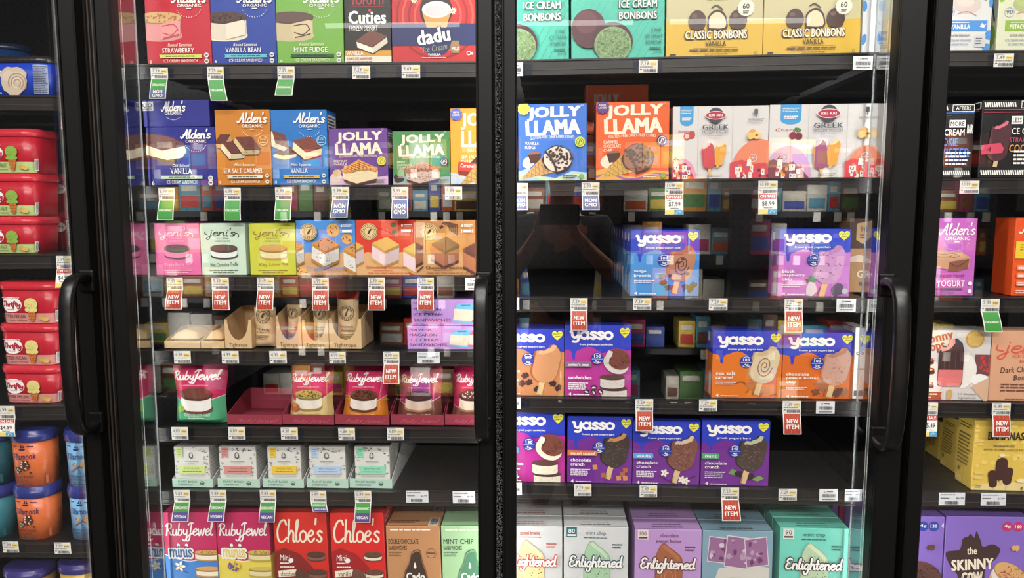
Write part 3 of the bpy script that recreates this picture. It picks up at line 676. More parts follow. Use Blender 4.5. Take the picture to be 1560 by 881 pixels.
def nutri(bg, ink=(60, 60, 60), x0=8, x1=92, y0=6, y1=70):
    def d(k): k.rect(x0, y0, x1, y1, bg); k.para(x0 + 6, y0 + 2, x1 - 6, y1 - 2, 14, ink)
    return d
def pic_sammie(top, fill, swirl, bot=None, speck=None):
    def p(c):
        c.poly([(-2, 28), (54, 26), (54, 58), (-2, 62)], fill) if False else None
        stack_round(c, 22, 36, 34, 8, 24, top, fill, bot or fill, .05, speck, 30)
        c.poly([(23, 45), (50, 40), (53.5, 44), (53, 60), (24, 66)], tuple(min(255, int(v * 1.06)) for v in fill))
        if swirl:
            for i, q in enumerate(((26, 48, 44, 46, 50, 54), (27, 57, 40, 60, 50, 52), (28, 64, 38, 62, 51, 59))): c.line([(q[0], q[1]), (q[2], q[3]), (q[4], q[5])], 1.6, swirl)
    return p
B1 = (220, 60, 66)
carton('M', 'a', 'ice_cream_box', 'red strawberry round sandwich carton at the left end of the top shelf', 225, 323.4, -15, (186, 28, 48), .10, draw=alden('STRAWBERRY', (196, 214, 92), 'Round Sammies', pic_sammie((206, 164, 110), (214, 140, 138), (178, 70, 74), None, (170, 110, 70)), (25, 74)))
carton('M', 'a', 'ice_cream_box', 'blue vanilla bean round sandwich carton between the red and green cartons', 324, 422.5, -15, (22, 58, 150), .10, draw=alden('VANILLA BEAN', (92, 178, 196), 'Round Sammies', pic_sammie((76, 48, 40), (214, 202, 182), None, (230, 220, 200), (50, 30, 26)), (22, 76)))
carton('M', 'a', 'ice_cream_box', 'green mint fudge round sandwich carton on the top shelf', 423, 524.2, -15, (112, 168, 62), .10, draw=alden('MINT FUDGE', (34, 84, 44), 'Round Sammies', pic_sammie((92, 66, 58), (196, 180, 140), (76, 48, 38), None), (26, 76)))
def tof(c):
    c.rect(0, 82.5, 100, 90.5, (206, 150, 50)); c.rect(0, 90.5, 100, 100, (226, 216, 196)); c.part('brand_name'); c.text('TOFUTTI', 15, 14, 85, 23, (196, 40, 48), .02)
    c.text('Cuties', 9, 31, 90, 48, WHITE, .05); c.ell(55, 30.5, 3, 3, (214, 50, 60)); c.part(); c.rect(15, 25, 85, 25.6, (160, 40, 46)); c.text('FROZEN DESSERT', 10, 50, 72, 57, WHITE, .015)
    c.part('product_picture'); slab_square(c, 58, 67, 66, 17, (112, 64, 52), CREAM, (88, 50, 40), -8, .5, None, True); c.part(); c.text('VANILLA', 3, 83.5, 40, 89.5, WHITE, .02); c.text('8 SNACK SIZE SANDWICHES', 4, 92, 58, 95.5, (150, 50, 44), .01); c.para(4, 97, 60, 99, 1, (130, 60, 50))
carton('M', 'a', 'ice_cream_box', 'narrow black sandwich carton with a gold vanilla stripe beside the red cup carton', 526, 596.5, -20, (22, 18, 18), .10, draw=tof)
def dadu(c):
    for i, q in enumerate((48, 41, 34, 27)): c.ring(54, 40, q, 2.5, (226, 84, 66) if i % 2 else (150, 20, 24))
    c.rect(0, 50, 100, 78, (28, 38, 92)); c.ell(52, 70, 19, 19, (28, 38, 92)); c.ell(52, 33, 19, 21, (40, 20, 24))
    c.part('product_picture'); c.poly([(36, 36), (69, 36), (64, 55), (41, 55)], (216, 150, 74)); c.ell(52.5, 32, 17, 9.5, (220, 216, 214)); c.ell(52.5, 34, 13, 6, (204, 200, 200))
    for x, y in ((27, 20), (72, 34), (62, 8), (38, 6)):
        c.star(x, y, 4.5, 2.2, 9, WHITE); c.ell(x, y, 1.7, 1.7, (226, 180, 40))
    c.part('brand_name'); c.text('dadu', 29, 56, 68, 75, WHITE, .05, -9, 0, (24, 30, 76), .1); c.part(); c.text('Ice Cream', 36, 77, 64, 85, (150, 150, 130), 0, -8, .2)
    c.part('flavour_banner'); c.poly([(70, 72), (78, 72), (80, 80), (79, 88), (70, 88), (68, 80)], (150, 120, 80)); c.text('MILK', 70, 80, 79, 84, WHITE, .02); c.part(); c.text('VANILLA', 42, 88, 57, 91, WHITE, .03); c.para(35, 92.5, 64, 94.5, 1, (240, 190, 180)); c.ring(90, 88, 2.2, .8, WHITE); c.ell(94, 88.5, 1.2, 1.6, WHITE)
carton('M', 'a', 'ice_cream_box', 'wide red carton with a dark blue band, a cup of ice cream and daisies', 598, 727.5, -24, (190, 34, 38), .11, draw=dadu, side=lambda k: k.rect(0, 0, 100, 100, (226, 210, 204)))
# second shelf
NAVY = (36, 40, 128)
def oldschool(c):
    c.part('product_picture'); c.poly([(-2, 10), (30, 15), (54, 27), (57, 33), (38, 39), (24, 40), (-2, 30)], (112, 72, 68)); c.dots(34, 22, 26, 24, 5.5, .8, (60, 36, 36), 4); c.poly([(-2, 30), (24, 40), (38, 36), (56, 33), (58, 42), (52, 52), (30, 56), (-2, 47)], (228, 216, 190)); c.poly([(24, 40), (48, 36), (49, 53), (26, 56)], (240, 230, 208)); c.poly([(-2, 47), (30, 56), (50, 54), (48, 57), (24, 59), (-2, 51)], (84, 54, 50)); c.part()
    alden_logo(c, 51, 4, 94, 35, WHITE, 2.0); c.text('Old School', 37, 63, 61, 68, CREAM, .01, 0, .2); c.text('VANILLA', 34, 70, 65, 80, WHITE, .012)
    c.part('flavour_banner'); c.rect(20, 83, 80, 88.5, (196, 214, 190)); c.para(31, 84.2, 70, 87.5, 1, (60, 110, 60)); c.part(); c.text('ICE CREAM SANDWICH', 28, 90.5, 72, 97.5, CREAM, 0); c.text('6', 6, 92, 10, 99, WHITE); seals(c, 92)
carton('M', 'b', 'ice_cream_box', 'navy long vanilla sandwich carton standing lowest in the stack of two navy cartons', 226.7, 331, 193.5, NAVY, .14, draw=oldschool)
hb = at(278, 193.5, YB).z - zl('M', 'b', at(278, 283, YB).x)
def navytop(c):
    c.part('recycling_panel'); c.rect(-4, 6, 16, 40, (196, 196, 200))
    for x in (3, 11): c.ring(x, 20, 2.6, 1.1, (40, 40, 44), 10)
    c.para(0, 30, 14, 38, 1, (120, 120, 120)); c.part('brand_name'); c.script("Alden's", 28, 5, 64, 42, 1.7, WHITE); c.text('ORGANIC', 33, 45, 59, 56, WHITE, .02)
    for i in range(11): c.ell(36 + 2 * i, 66 + 9 * math.sin(math.pi * i / 10), .5, .6, WHITE, 0, 6)
    c.part()
carton('M', 'b', 'ice_cream_box', 'navy carton lying flat on top of the other navy carton, recycling marks on its end', 224, 324, 152, NAVY, .15, lift=hb, draw=navytop, ybot=None)
def pic_mini_caramel(c):
    slab_square(c, 12, 38, 32, 12, (96, 50, 42), (206, 160, 110), (80, 44, 36), -28); slab_square(c, 34, 49, 46, 14, (104, 52, 46), (224, 208, 170), (84, 46, 38), 22, .5, None, True); slab_square(c, 60, 44, 50, 12, (112, 58, 50), (214, 186, 140), (80, 44, 36), 26, .5, (90, 60, 40), True); c.part(); c.ring(87, 41, 8, 1.4, (238, 190, 120)); c.text('100', 82, 37, 92, 41, (240, 200, 140), .01); c.para(82, 42.5, 92, 45, 1, (240, 200, 140))
carton('M', 'b', 'ice_cream_box', 'mustard orange sea salt caramel mini sandwich carton', 331.8, 415, 167, (196, 122, 36), .07, draw=alden('SEA SALT CARAMEL', (206, 214, 190), 'Mini Squares', pic_mini_caramel, (14, 86), (42, 4, 95, 31), '10'))
def pic_mini_van(c):
    c.poly([(2, 60), (24, 53), (50, 56), (42, 63), (22, 66), (4, 63)], (226, 214, 184)); c.poly([(2, 57), (30, 48), (50, 53), (40, 59), (20, 61)], (90, 48, 42)); slab_square(c, 17, 38, 40, 13, (116, 62, 52), (230, 220, 190), (90, 48, 42), 48); slab_square(c, 66, 45, 52, 18, (128, 66, 54), (234, 222, 180), (86, 46, 40), 12, .5, None, True); c.part(); c.ring(90, 41, 8, 1.4, (150, 200, 226)); c.text('100', 85, 37, 95, 41, (170, 214, 236), .01); c.para(85, 42.5, 95, 45, 1, (170, 214, 236))
carton('M', 'b', 'ice_cream_box', 'bright blue vanilla mini sandwich carton beside the mustard orange carton', 416, 500.6, 167, (30, 112, 186), .07, draw=alden('VANILLA', (222, 170, 50), 'Mini Squares', pic_mini_van, (34, 64), (42, 4, 97, 31), '10'), side=nutri((216, 216, 214)))
def jolly(sub, flav, kind_, badge, new=None, cream=(238, 226, 202), cols=None, cut=0):
    def d(c):
        c.part('brand_name')
        y = (3.5, 21.5, 40.5, 42, 46) if kind_ == 'cone' else (6, 26, 46.5, 47.5, 51.5)
        c.text('JOLLY', 13, y[0], 91, y[1], cream, .075, -1.5, .04); c.text('LLAMA', 11, y[1] - .5, 91, y[2], cream, .075, -1.5, -.02); c.part()
        c.text(sub, 17, y[3], 82, y[4], cream, .015, -1, 0, None, 0, 1.2)
        f0 = 49 if kind_ == 'cone' else 56
        for i, q in enumerate(flav): c.text(q, 10 - (2 if kind_ != 'cone' else 0), f0 + 5.4 * i, min(34, 12 + 2.6 * len(q)), f0 + 4.2 + 5.4 * i, cream, .02)
        if kind_ == 'cone':
            a, b = cols[0], cols[1]; c.poly([(0, 88), (14, 84), (34, 94), (55, 97), (78, 88), (100, 90), (100, 100), (0, 100)], a); c.line([(0, 96), (20, 92), (40, 99), (62, 98), (84, 93), (100, 95)], 3, b)
            c.part('product_picture'); c.blob(14, 77, 8, 8, (226, 214, 190), 2); c.poly([(14, 66), (33, 65), (31, 76), (18, 78)], CHOC); c.poly([(14, 66), (33, 65), (30, 62), (17, 63)], (150, 100, 76))
            cone(c, 6, 97, 49, 76, 22, (204, 158, 96) if cols[2] else (214, 170, 84), (214, 200, 184) if cols[2] else (150, 96, 70), (44, 34, 34) if cols[2] else (74, 46, 42), (50, 38, 38) if cols[2] else (84, 52, 44)); c.part()
            c.para(65, 93, 86, 98, 2, (60, 60, 60) if cols[2] else (240, 230, 200)); c.ell(92, 95, 3.6, 3.6, (130, 176, 70))
        else:
            c.poly([(0, 86), (16, 82), (40, 92), (100, 84), (100, 100), (0, 100)], cols[0]); c.part('product_picture')
            c.blob(11, 87, 10, 9, cols[3], 4); c.blob(13, 79, 7, 6, cols[4], 3)
            f = cols[1]; t = cols[2]; c.poly([(22, 76), (26, 66), (80, 68), (83, 74), (82, 92), (62, 95), (47, 101), (24, 90)], f); c.dots(40, 52, 85, 26, 9, .9, cols[5], 7)
            c.poly([(20, 73), (51, 55), (84, 71), (80, 77), (66, 73), (58, 75), (48, 74), (40, 78), (26, 79)], t); c.poly([(24, 72), (51, 57), (80, 71), (66, 71.5), (50, 71), (40, 74), (28, 76)], tuple(min(255, int(v * 1.18)) for v in t))
            for i in range(7): c.line([(26 + 4 * i, 72 - 2.2 * i), (34 + 6.2 * i, 76 - 1.2 * i + (0 if i < 3 else -1.5))], .8, tuple(int(v * .55) for v in t), False); c.line([(30 + 7 * i, 75 - .6 * i), (34 + 6 * i, 66 - 1.2 * i if i < 4 else 60 + 1.8 * i)], .8, tuple(int(v * .55) for v in t), False)
            c.poly([(24, 90), (47, 98), (62, 94), (82, 89), (80, 96), (62, 98), (47, 103), (26, 95)], CHOC); c.part(); c.para(80, 90, 96, 98, 3, (110, 120, 100))
        c.part('gluten_free_badge'); by = 50 if kind_ == 'cone' else 58; c.ell(90, by, 7.5, 7.5, badge); c.ring(90, by, 5, .7, cream if sum(badge) < 400 else (90, 100, 40)); c.line([(88, by + 3), (90, by - 3), (92, by)], 1, cream if sum(badge) < 400 else (90, 100, 40)); c.part()
        if new: c.part('new_look_badge'); c.star(8.5, 6.5, 9.5, 8, 10, new); c.text('NEW', 4, 3, 13, 5.5, cream if sum(new) < 450 else (110, 120, 50), .03); c.text('LOOK', 3, 6.2, 14, 8.8, cream if sum(new) < 450 else (110, 120, 50), .03); c.part()
        c.ring(93, 2.6, 1.4, .4, cream, 10)
    def e(c, col=None): d(c)
    return e
def jcarton(s, r, label, x0, x1, yt, col, dr, **k):
    def dd(c): c.bgcol = col; dr(c)
    return carton(s, r, 'ice_cream_box', label, x0, x1, yt, col, k.pop('dep', .075), draw=dd, **k)
jcarton('M', 'b', 'purple carton with a vanilla waffle sandwich picture', 502.8, 591.5, 195.5, (104, 62, 140), jolly('GLUTEN-FREE DAIRY-FREE SANDWICHES', ('PREMIUM', 'VANILLA'), 'waffle', (214, 206, 60), None, cols=((206, 170, 200), (226, 208, 166), (206, 140, 72), (214, 196, 180), (206, 176, 130), (240, 226, 196))), side=nutri((206, 196, 214)))
jcarton('M', 'b', 'green carton with a mint waffle sandwich picture', 599, 686, 199.8, (70, 138, 78), jolly('GLUTEN-FREE DAIRY-FREE SANDWICHES', ('MINT', 'CHOCOLATE', 'CHIP'), 'waffle', (32, 46, 82), None, cols=((130, 170, 170), (208, 180, 166), (168, 102, 70), (60, 44, 40), (90, 140, 70), (110, 70, 62))))
def saltcone(c):
    c.part('brand_name'); c.text('JOLLY', 26, 6, 140, 28, CREAM, .05, 0, .05); c.text('LLAMA', 27, 29, 140, 51, CREAM, .05); c.part(); c.text('GLUTEN-FREE', 40, 51, 100, 56, CREAM, .015, -8)
    c.text('SEA SALT', 27, 61, 66, 66, CREAM, .02); c.text('CARAMEL', 27, 67.5, 67, 72.5, CREAM, .02); c.poly([(0, 84), (30, 88), (60, 98), (60, 100), (0, 100)], (186, 206, 226)); c.line([(0, 88), (25, 92), (50, 100)], 3, (226, 196, 150))
    c.part('product_picture'); c.poly([(48, 72), (68, 62), (80, 80), (60, 88)], (70, 44, 40)); c.poly([(18, 82), (20, 70), (66, 72), (64, 84)], (196, 66, 50)); c.text('Caramel', 24, 73, 58, 78, WHITE, .02, 3, .2); c.poly([(18, 82), (64, 84), (62, 90), (20, 88)], (130, 50, 36)); cone(c, 26, 101, 110, 70, 46, (206, 164, 94), CREAM, CHOC, CHOC); c.part()
    c.part('new_look_badge'); c.star(16, 8, 16, 13, 10, (86, 104, 190)); c.text('NEW', 8, 4, 24, 6.6, CREAM, .03); c.text('LOOK', 7, 7.4, 25, 10.4, CREAM, .03); c.part()
carton('M', 'b', 'ice_cream_box', 'yellow-orange sea salt caramel cone carton at the right end beside the middle frame', 687, 748, 165, (232, 160, 52), .075, draw=saltcone)
# third shelf
def jeni(ink, pic, title, sub='ICE CREAM'):
    def d(c):
        c.part('brand_name'); c.script("jeni's", 13, 9, 78, 31, 2.3, ink); c.line([(74, 22), (82, 19), (86, 23), (84, 27)], 2, ink); c.line([(16, 21), (11, 20), (12, 16)], 2, ink); c.part(); c.text(sub, 37, 27.5, 63, 30.5, ink, 0); c.text('SANDWICHES', 34, 32.5, 66, 35.5, ink, 0)
        c.part('product_picture'); pic(c); c.part(); c.text(title, 20, 76, 82, 83, ink, -.002, -2, .12); c.para(18, 89, 84, 92, 1, ink, 4); c.para(26, 93.5, 78, 96, 1, ink, 5); c.dots(20, 50, 55, 48, 62, .35, tuple(int(v * .8) for v in c.bgcol), 6)
    return d
def jn(label, x0, x1, yt, col, dr, **k):
    def dd(c): c.bgcol = col; dr(c)
    carton('M', 'c', 'ice_cream_box', label, x0, x1, yt, col, .06, draw=dd, rough=.6, **k)
jn('pink triple berry sandwich carton, first on the third shelf', 238.5, 306.8, 340.5, (222, 106, 158), jeni((238, 196, 206), lambda c: stack_round(c, 49, 47, 28, 7.5, 11, (84, 66, 74), (224, 122, 164), (92, 64, 74), .12, (60, 44, 50)), 'Triple Berry Tart'))
jn('pale mint chocolate truffle sandwich carton between the pink and lime cartons', 308, 376, 340.5, (196, 218, 196), jeni((50, 60, 58), lambda c: stack_round(c, 52, 47, 30, 7.5, 11, (88, 70, 62), (222, 226, 222), (74, 62, 58), .12), 'Mint Chocolate Truffle'))
jn('lime yellow key lime pie sandwich carton', 382, 451.6, 340.5, (198, 200, 62), jeni((150, 116, 50), lambda c: stack_round(c, 52, 47, 30, 7.5, 12, (206, 152, 76), (222, 214, 160), (200, 150, 84), .12), 'Key Lime Pie', 'FROZEN YOGURT'))
def sparrow(title, tcol, low, top, fill, crust, speck, extra):
    def d(c):
        c.poly([(0, 62), (20, 58), (50, 62), (80, 58), (100, 60), (100, 100), (0, 100)], low); extra(c)
        c.part('product_picture')
        for x, y, w_, h_ in ((-4, 47, 34, 30), (104, 52, 48, 34)): slab_square(c, x, y, w_, h_, crust, fill, crust, 0, .5, speck)
        slab_square(c, 51, 43, 46, 30, crust, fill, crust, 4, .5, speck); c.part()
        c.part('brand_badge'); c.ell(23, 21, 14, 14, (226, 196, 140)); c.ring(23, 21, 12.6, .9, (90, 66, 50)); c.ring(23, 21, 7.8, .7, (90, 66, 50))
        for i in range(18):
            t = i * .349; c.ell(23 + 10.2 * math.cos(t), 21 + 10.2 * math.sin(t) * c.asp()[1], 1.0, 1.3, (100, 76, 56), 0, 6)
        c.poly([(20, 26), (22, 20), (25, 16), (28, 15.5), (26, 20), (24, 24)], (60, 46, 40)); c.part()
        c.text(title, 17, 83, 86, 89, tcol, .025); c.para(30, 91, 62, 92.5, 1, tcol); c.para(20, 95, 92, 97, 1, tcol, 3)
        c.rect(78, 8, 80.5, 12, WHITE); c.para(82, 7.5, 96, 12.5, 2, WHITE); c.rect(80, 17, 94, 22, WHITE); c.rect(77.5, 16.5, 78.5, 22.5, WHITE); c.rect(95.5, 16.5, 96.5, 22.5, WHITE)
    return d
def cookies(c):
    for x, y, q in ((63, 18, 11), (86, 34, 9), (8, 92, 10), (95, 92, 9)): c.ell(x, y, q, q, (216, 166, 96)); c.dots(8, x, y, q * .8, q * .8, 1.3, (90, 60, 40), int(x))
def berries(c): c.rect(44, 0, 72, 30, (226, 96, 76)); c.ell(64, 9, 5, 4, (80, 110, 64)); c.ell(66, 22, 5, 3.5, (90, 116, 70)); c.ell(95, 92, 7, 9, (200, 54, 40)); c.line([(18, 6), (60, 24), (66, 36)], .8, (160, 40, 30))
def curls(c):
    for i in range(5): c.line([(46 + 4 * i, 6 + i * 1.6), (54 + 4 * i, 4 + i), (58 + 3 * i, 18 + i * 2)], 2.6, (96, 62, 48), True)
    c.poly([(40, 12), (45, 8), (48, 12), (43, 16)], (76, 50, 40)); c.line([(3, 94), (12, 85)], 3, (90, 60, 46)); c.dots(8, 92, 90, 8, 10, 1.8, (100, 66, 48), 3)
carton('M', 'c', 'ice_cream_box', 'sky blue and tan carton with chocolate chip cookie sandwich cubes', 453, 542.8, 335.7, (72, 142, 214), .06, draw=sparrow('Cookie Monster', (90, 150, 206), (212, 164, 110), None, (220, 216, 208), (206, 144, 72), (70, 60, 60), cookies))
carton('M', 'c', 'ice_cream_box', 'red-orange strawberry shortcake carton with pink sandwich cubes', 543.4, 633.2, 335.3, (208, 56, 36), .06, draw=sparrow('Strawberry Shortcake', (206, 80, 50), (216, 168, 116), None, (228, 200, 204), (218, 176, 92), None, berries))
carton('M', 'c', 'ice_cream_box', 'tan chocolate blackout carton with brown sandwich cubes', 633.8, 724.6, 335.7, (184, 128, 74), .06, draw=sparrow('Chocolate Blackout', (106, 64, 42), (198, 148, 96), None, (166, 104, 70), (104, 62, 54), None, curls))
# fourth shelf: kraft trays with paper packets
KR = (206, 174, 128)
def tray_u(label, x0, x1, ytop, col=KR, dep=.11, u=True, txt=None, printc=(70, 54, 40), yb_=None, s='M', r='d', wall=.0012, low=.42):
    """open carton tray: front wall dipped in a U, two sides, back"""
    p = at(x0, yb(s, r, x0), YB); q = at(x1, yb(s, r, x1), YB); p.z = max(p.z, q.z) + .0006; q.z = p.z; t = at((x0 + x1) / 2, ytop, YB); W_ = q.x - p.x; H = t.z - p.z; m = mat(col, .7, 0, 'kraft'); mb = MB()
    def wallp(P, off):
        n = len(P); A = [Vector(v) for v in P]; Bq = [a + Vector(off) for a in A]; mb.mesh(A + Bq, [tuple(range(n)), tuple(range(2 * n - 1, n - 1, -1))] + [(i, i + n, (i + 1) % n + n, (i + 1) % n) for i in range(n)], m)
    if u: pr = [(0, 0), (W_, 0), (W_, H), (W_ * .9, H)] + [(W_ * (.5 + .4 * math.cos(math.radians(a))), H * (low + (1 - low) * (1 - math.sin(math.radians(a))) ** 1.0)) for a in range(10, 180, 20)] + [(W_ * .1, H), (0, H)]
    else: pr = [(0, 0), (W_, 0), (W_, H), (0, H)]
    wallp([(p.x + a, YB, p.z + b) for a, b in pr], (0, wall, 0))
    hb_ = H * (1.25 if u else 2.2)
    for x in (p.x, q.x - wall): wallp([(x, YB + wall, p.z), (x, YB + dep, p.z), (x, YB + dep, p.z + hb_), (x, YB + dep * .8, p.z + hb_), (x, YB + wall, p.z + H)], (wall, 0, 0))
    wallp([(p.x, YB + dep, p.z), (q.x, YB + dep, p.z), (q.x, YB + dep, p.z + hb_), (p.x, YB + dep, p.z + hb_)], (0, wall, 0)); wallp([(p.x, YB, p.z), (q.x, YB, p.z), (q.x, YB + dep, p.z), (p.x, YB + dep, p.z)], (0, 0, wall))
    c = Canvas(p, (1, 0, 0), (0, 0, 1), W_, H, mb); c.rough = .7
    if txt: txt(c)
    o = mb.build('display_tray', None, (p.x + W_ / 2, YB + dep / 2, p.z)); tagobj(o, label, 'tray', 'carton display trays'); return o
TT = lambda c: c.text('Tightrope', 14, 80, 84, 97, (110, 86, 60), .02)
tray_u('low kraft tray under the first flat packet, left end of the fourth shelf', 251, 305.5, 520, u=False, dep=.10); tray_u('low kraft tray under the second flat packet', 306.5, 342.5, 520, u=False, dep=.10)
tray_u('empty kraft tray with a U-shaped front beside the flat packets', 343.5, 384, 487, txt=TT, low=.3); tray_u('kraft tray half hidden behind the dim second upright packet', 421.5, 460, 482, txt=TT, low=.28); tray_u('kraft tray holding the dim third upright packet', 461, 501, 488, txt=TT, low=.28); tray_u('kraft tray holding the red-topped packet', 502, 551, 486, txt=TT, low=.3)
def packet(label, x0, x1, yt, ybo, name2, topc=None, st=.02, ink=(84, 66, 50), red=False):
    Y = YB + st; p = at(x0, ybo, Y); q = at(x1, ybo, Y); zb = zl('M', 'd', p.x) + .003; t = at(x0, yt, Y); H = t.z - zb; W_ = q.x - p.x; O = Vector((p.x, Y + .02, zb))
    def warp(u, v, l):
        a = u / W_; b = v / H; g = math.sin(math.pi * min(1, max(0, a))) ** .6 * min(1, b / .12 + .25) * min(1, (1 - b) / .14 + .05); n = 1 - .06 * math.sin(math.pi * b) + (.10 * max(0, b - .84) / .16 if red else 0)
        return O + Vector(((u - W_ / 2) * n + W_ / 2, -.016 * g - l - .001 * math.sin(v * 260 + u * 90), v + (.006 * math.cos(a * 6.28) * max(0, b - .8) / .2 if red else 0)))
    mb = MB(); m = mat((206, 178, 134), .7, 0, 'kraft'); m2 = mat((210, 70, 52), .35, 0, 'film') if red else m; nu, nv = 12, 20
    for sd in (1, -1):
        n0 = len(mb.v); mb.v.extend(tuple(w_ if sd == 1 else Vector((w_.x, 2 * O.y - w_.y, w_.z))) for w_ in [warp(W_ * i / nu, H * j / nv, 0) for j in range(nv + 1) for i in range(nu + 1)])
        for j in range(nv):
            for i in range(nu):
                f = (n0 + j * (nu + 1) + i, n0 + j * (nu + 1) + i + 1, n0 + (j + 1) * (nu + 1) + i + 1, n0 + (j + 1) * (nu + 1) + i); mb.f.append(f if sd == 1 else f[::-1]); mb.mi.append(mb.mid(m2 if j > nv * .82 and red else m)); mb.sm.append(True)
    c = Canvas(O, (1, 0, 0), (0, 0, 1), W_, H, mb, warp, (W_ / 12, H / 20)); c.rough = .7; y = 40 if red else 20
    c.part('brand_badge'); c.ring(50, y, 33, 3, ink); c.ring(50, y, 21, 2, ink)
    for i in range(16): t_ = i * .3927; c.ell(50 + 27 * math.cos(t_), y + 27 * math.sin(t_) * c.asp()[1], 2.6, 3, ink, 0, 6)
    c.poly([(44, y + 5), (48, y - 2), (56, y - 8), (62, y - 8), (56, y - 1), (52, y + 4)], ink); c.part()
    yy = 62 if red else 52
    for i, q_ in enumerate(name2): c.text(q_, 20, yy + 6.5 * i, 80, yy + 5 + 6.5 * i, ink, .02)
    c.para(20, yy + 15, 82, yy + 27, 4, (120, 96, 70), int(x0))
    o = mb.build('paper_packet', None, (O.x + W_ / 2, O.y, zb)); tagobj(o, label, 'paper packet'); c.finish(o)
packet('kraft packet standing upright in front of the trays, first of the upright ones', 384, 417, 470, 531.5, ('The', 'Classic'), st=.005)
packet('dim kraft packet upright inside a U-fronted tray, second of the upright ones', 434, 457, 466, 530, ('Mint', 'Chip'), st=.03)
packet('kraft packet upright in its tray next to the red-topped packet', 474, 500, 466, 530, ('Cookie', 'Monster'), st=.03)
packet('kraft packet with a crimped red top, strawberry shortcake, the tallest one', 511, 545, 444, 528, ('Strawberry', 'Shortcake'), red=True, st=.02)
def flatpack(label, x0, x1, y0, y1):
    p = at(x0, y1, YB + .012); q = at(x1, y1, YB + .012); zb = zl('M', 'd', p.x) + .003; H = at(x0, y0, YB + .03).z - zb; mb = MB(); nu, nv = 12, 12; D = .085; W_ = q.x - p.x; m = mat((206, 178, 134), .7, 0, 'kraft')
    V = []
    for sg in (1, -1):
        for j in range(nv + 1):
            for i in range(nu + 1):
                a, b = i / nu, j / nv; g = (math.sin(math.pi * a) ** .5) * min(1, min(b, 1 - b) / .15 + .02); V.append((p.x + W_ * a, YB + .006 + D * b, zb + H / 2 + sg * H / 2 * g * (1 if sg == 1 else .98)))
    Fc = []; n1 = (nu + 1) * (nv + 1)
    for sg in (0, 1):
        for j in range(nv):
            for i in range(nu): k = sg * n1 + j * (nu + 1) + i; f = (k, k + 1, k + nu + 2, k + nu + 1); Fc.append(f if sg == 0 else f[::-1])
    mb.mesh(V, Fc, m, True); o = mb.build('paper_packet', None, (p.x + W_ / 2, YB + .05, zb)); tagobj(o, label, 'paper packet')
flatpack('kraft packet lying flat in the first low tray at the left end', 262, 303, 501, 531); flatpack('smaller kraft packet lying flat in the second low tray', 315, 340, 502, 531)
def macaron(c):
    I = (66, 44, 96); c.text('MAVENS', 3, 11, 32, 21, I, -.005)
    for i, q in enumerate(('MACARON', 'ICE CREAM', 'SANDWICHES')): c.text(q, 3, 32 + 21 * i, 39 if i == 0 else 41 if i == 1 else 52, 44 + 21 * i, I, .02)
    c.para(3, 93, 44, 97, 1, (120, 90, 150)); c.part('product_picture')
    for x, t, f in ((72, (110, 180, 214), (222, 208, 186)), (97, (226, 104, 130), (238, 200, 196))):
        c.poly([(x - 15, 35), (x + 13, 40), (x + 16, 88), (x - 17, 78)], f); c.poly([(x - 17, 78), (x + 16, 88), (x + 16, 96), (x - 18, 86)], t); c.poly([(x - 15, 36), (x - 11, 18), (x + 8, 14), (x + 13, 22), (x + 13, 41)], t); c.para(x - 6, 20, x + 6, 26, 1, (60, 60, 90)); c.dots(16, x, 60, 11, 11, .5, (190, 170, 150), int(x))
    c.part()
carton('M', 'd', 'ice_cream_box', 'lilac macaron sandwich box, lower of the stack of two by the middle frame', 621, 737, 497, (186, 146, 210), .12, draw=macaron)
carton('M', 'd', 'ice_cream_box', 'lilac macaron sandwich box, upper of the stack of two, partly behind a NEW ITEM flap', 627.5, 743, 456, (180, 140, 206), .12, draw=macaron, lift=at(680, 496.5, YB).z - zl('M', 'd', at(680, 533, YB).x))
# fifth shelf: pink pouches
def ruby(flav, top, fill, bot, fc=(214, 230, 214), side=None, jy=0, speck=None, light=True):
    def d(c):
        c.part('brand_name'); c.script('Ruby', 9, 15 + jy, 46, 33 + jy, 2.6, (238, 222, 222)); c.script('Jewel', 42, 13 + jy, 92, 33 + jy, 2.6, (238, 222, 222)); c.part(); c.text('HANDMADE SANDWICHES', 24, 35.5 + jy, 74, 37.5 + jy, (240, 200, 206), .01)
        c.part('product_picture'); stack_round(c, 50, 49 + jy * .5, 32, 9.5, 19, top, fill, bot, .14, speck, 40); side and side(c); c.part(); c.text(flav, 25, 82, 77, 86.5, fc, .015, 0, 0, None, 0, -1); c.para(33, 88.5, 66, 91, 1, fc)
    return d
WV = [(0, 55), (12, 60), (30, 66), (55, 64), (75, 60), (100, 55)]
pouch('M', 'e', 'pink and mint green chocolate mint pouch standing in front of the shelf edge', 255, 341.5, 263, 340, 552, (84, 168, 124), WV, ruby('CHOCOLATE MINT', (110, 62, 52), (226, 222, 216), (110, 66, 56), (208, 232, 214), lambda c: c.ell(18, 75, 8, 6, (140, 180, 60))), st=.0)
RT = (140, 44, 62)
RTX = lambda c: c.text('Ruby Jewel', 16, 40, 84, 86, (176, 84, 98), .0, 0, .2)
for lb, a, b in (('empty rose red tray with nothing standing in it', 346.5, 429.5), ('rose red tray under the cream and pink butterscotch pouch', 430.8, 509), ('rose red tray under the pink and orange caramel pouch', 511, 593), ('rose red tray under the dim brown pouch', 595.5, 676), ('rose red tray at the right end of the pouch shelf', 678, 745)):
    tray_u(lb, a, b, 632, RT, .13, False, RTX, s='M', r='e')
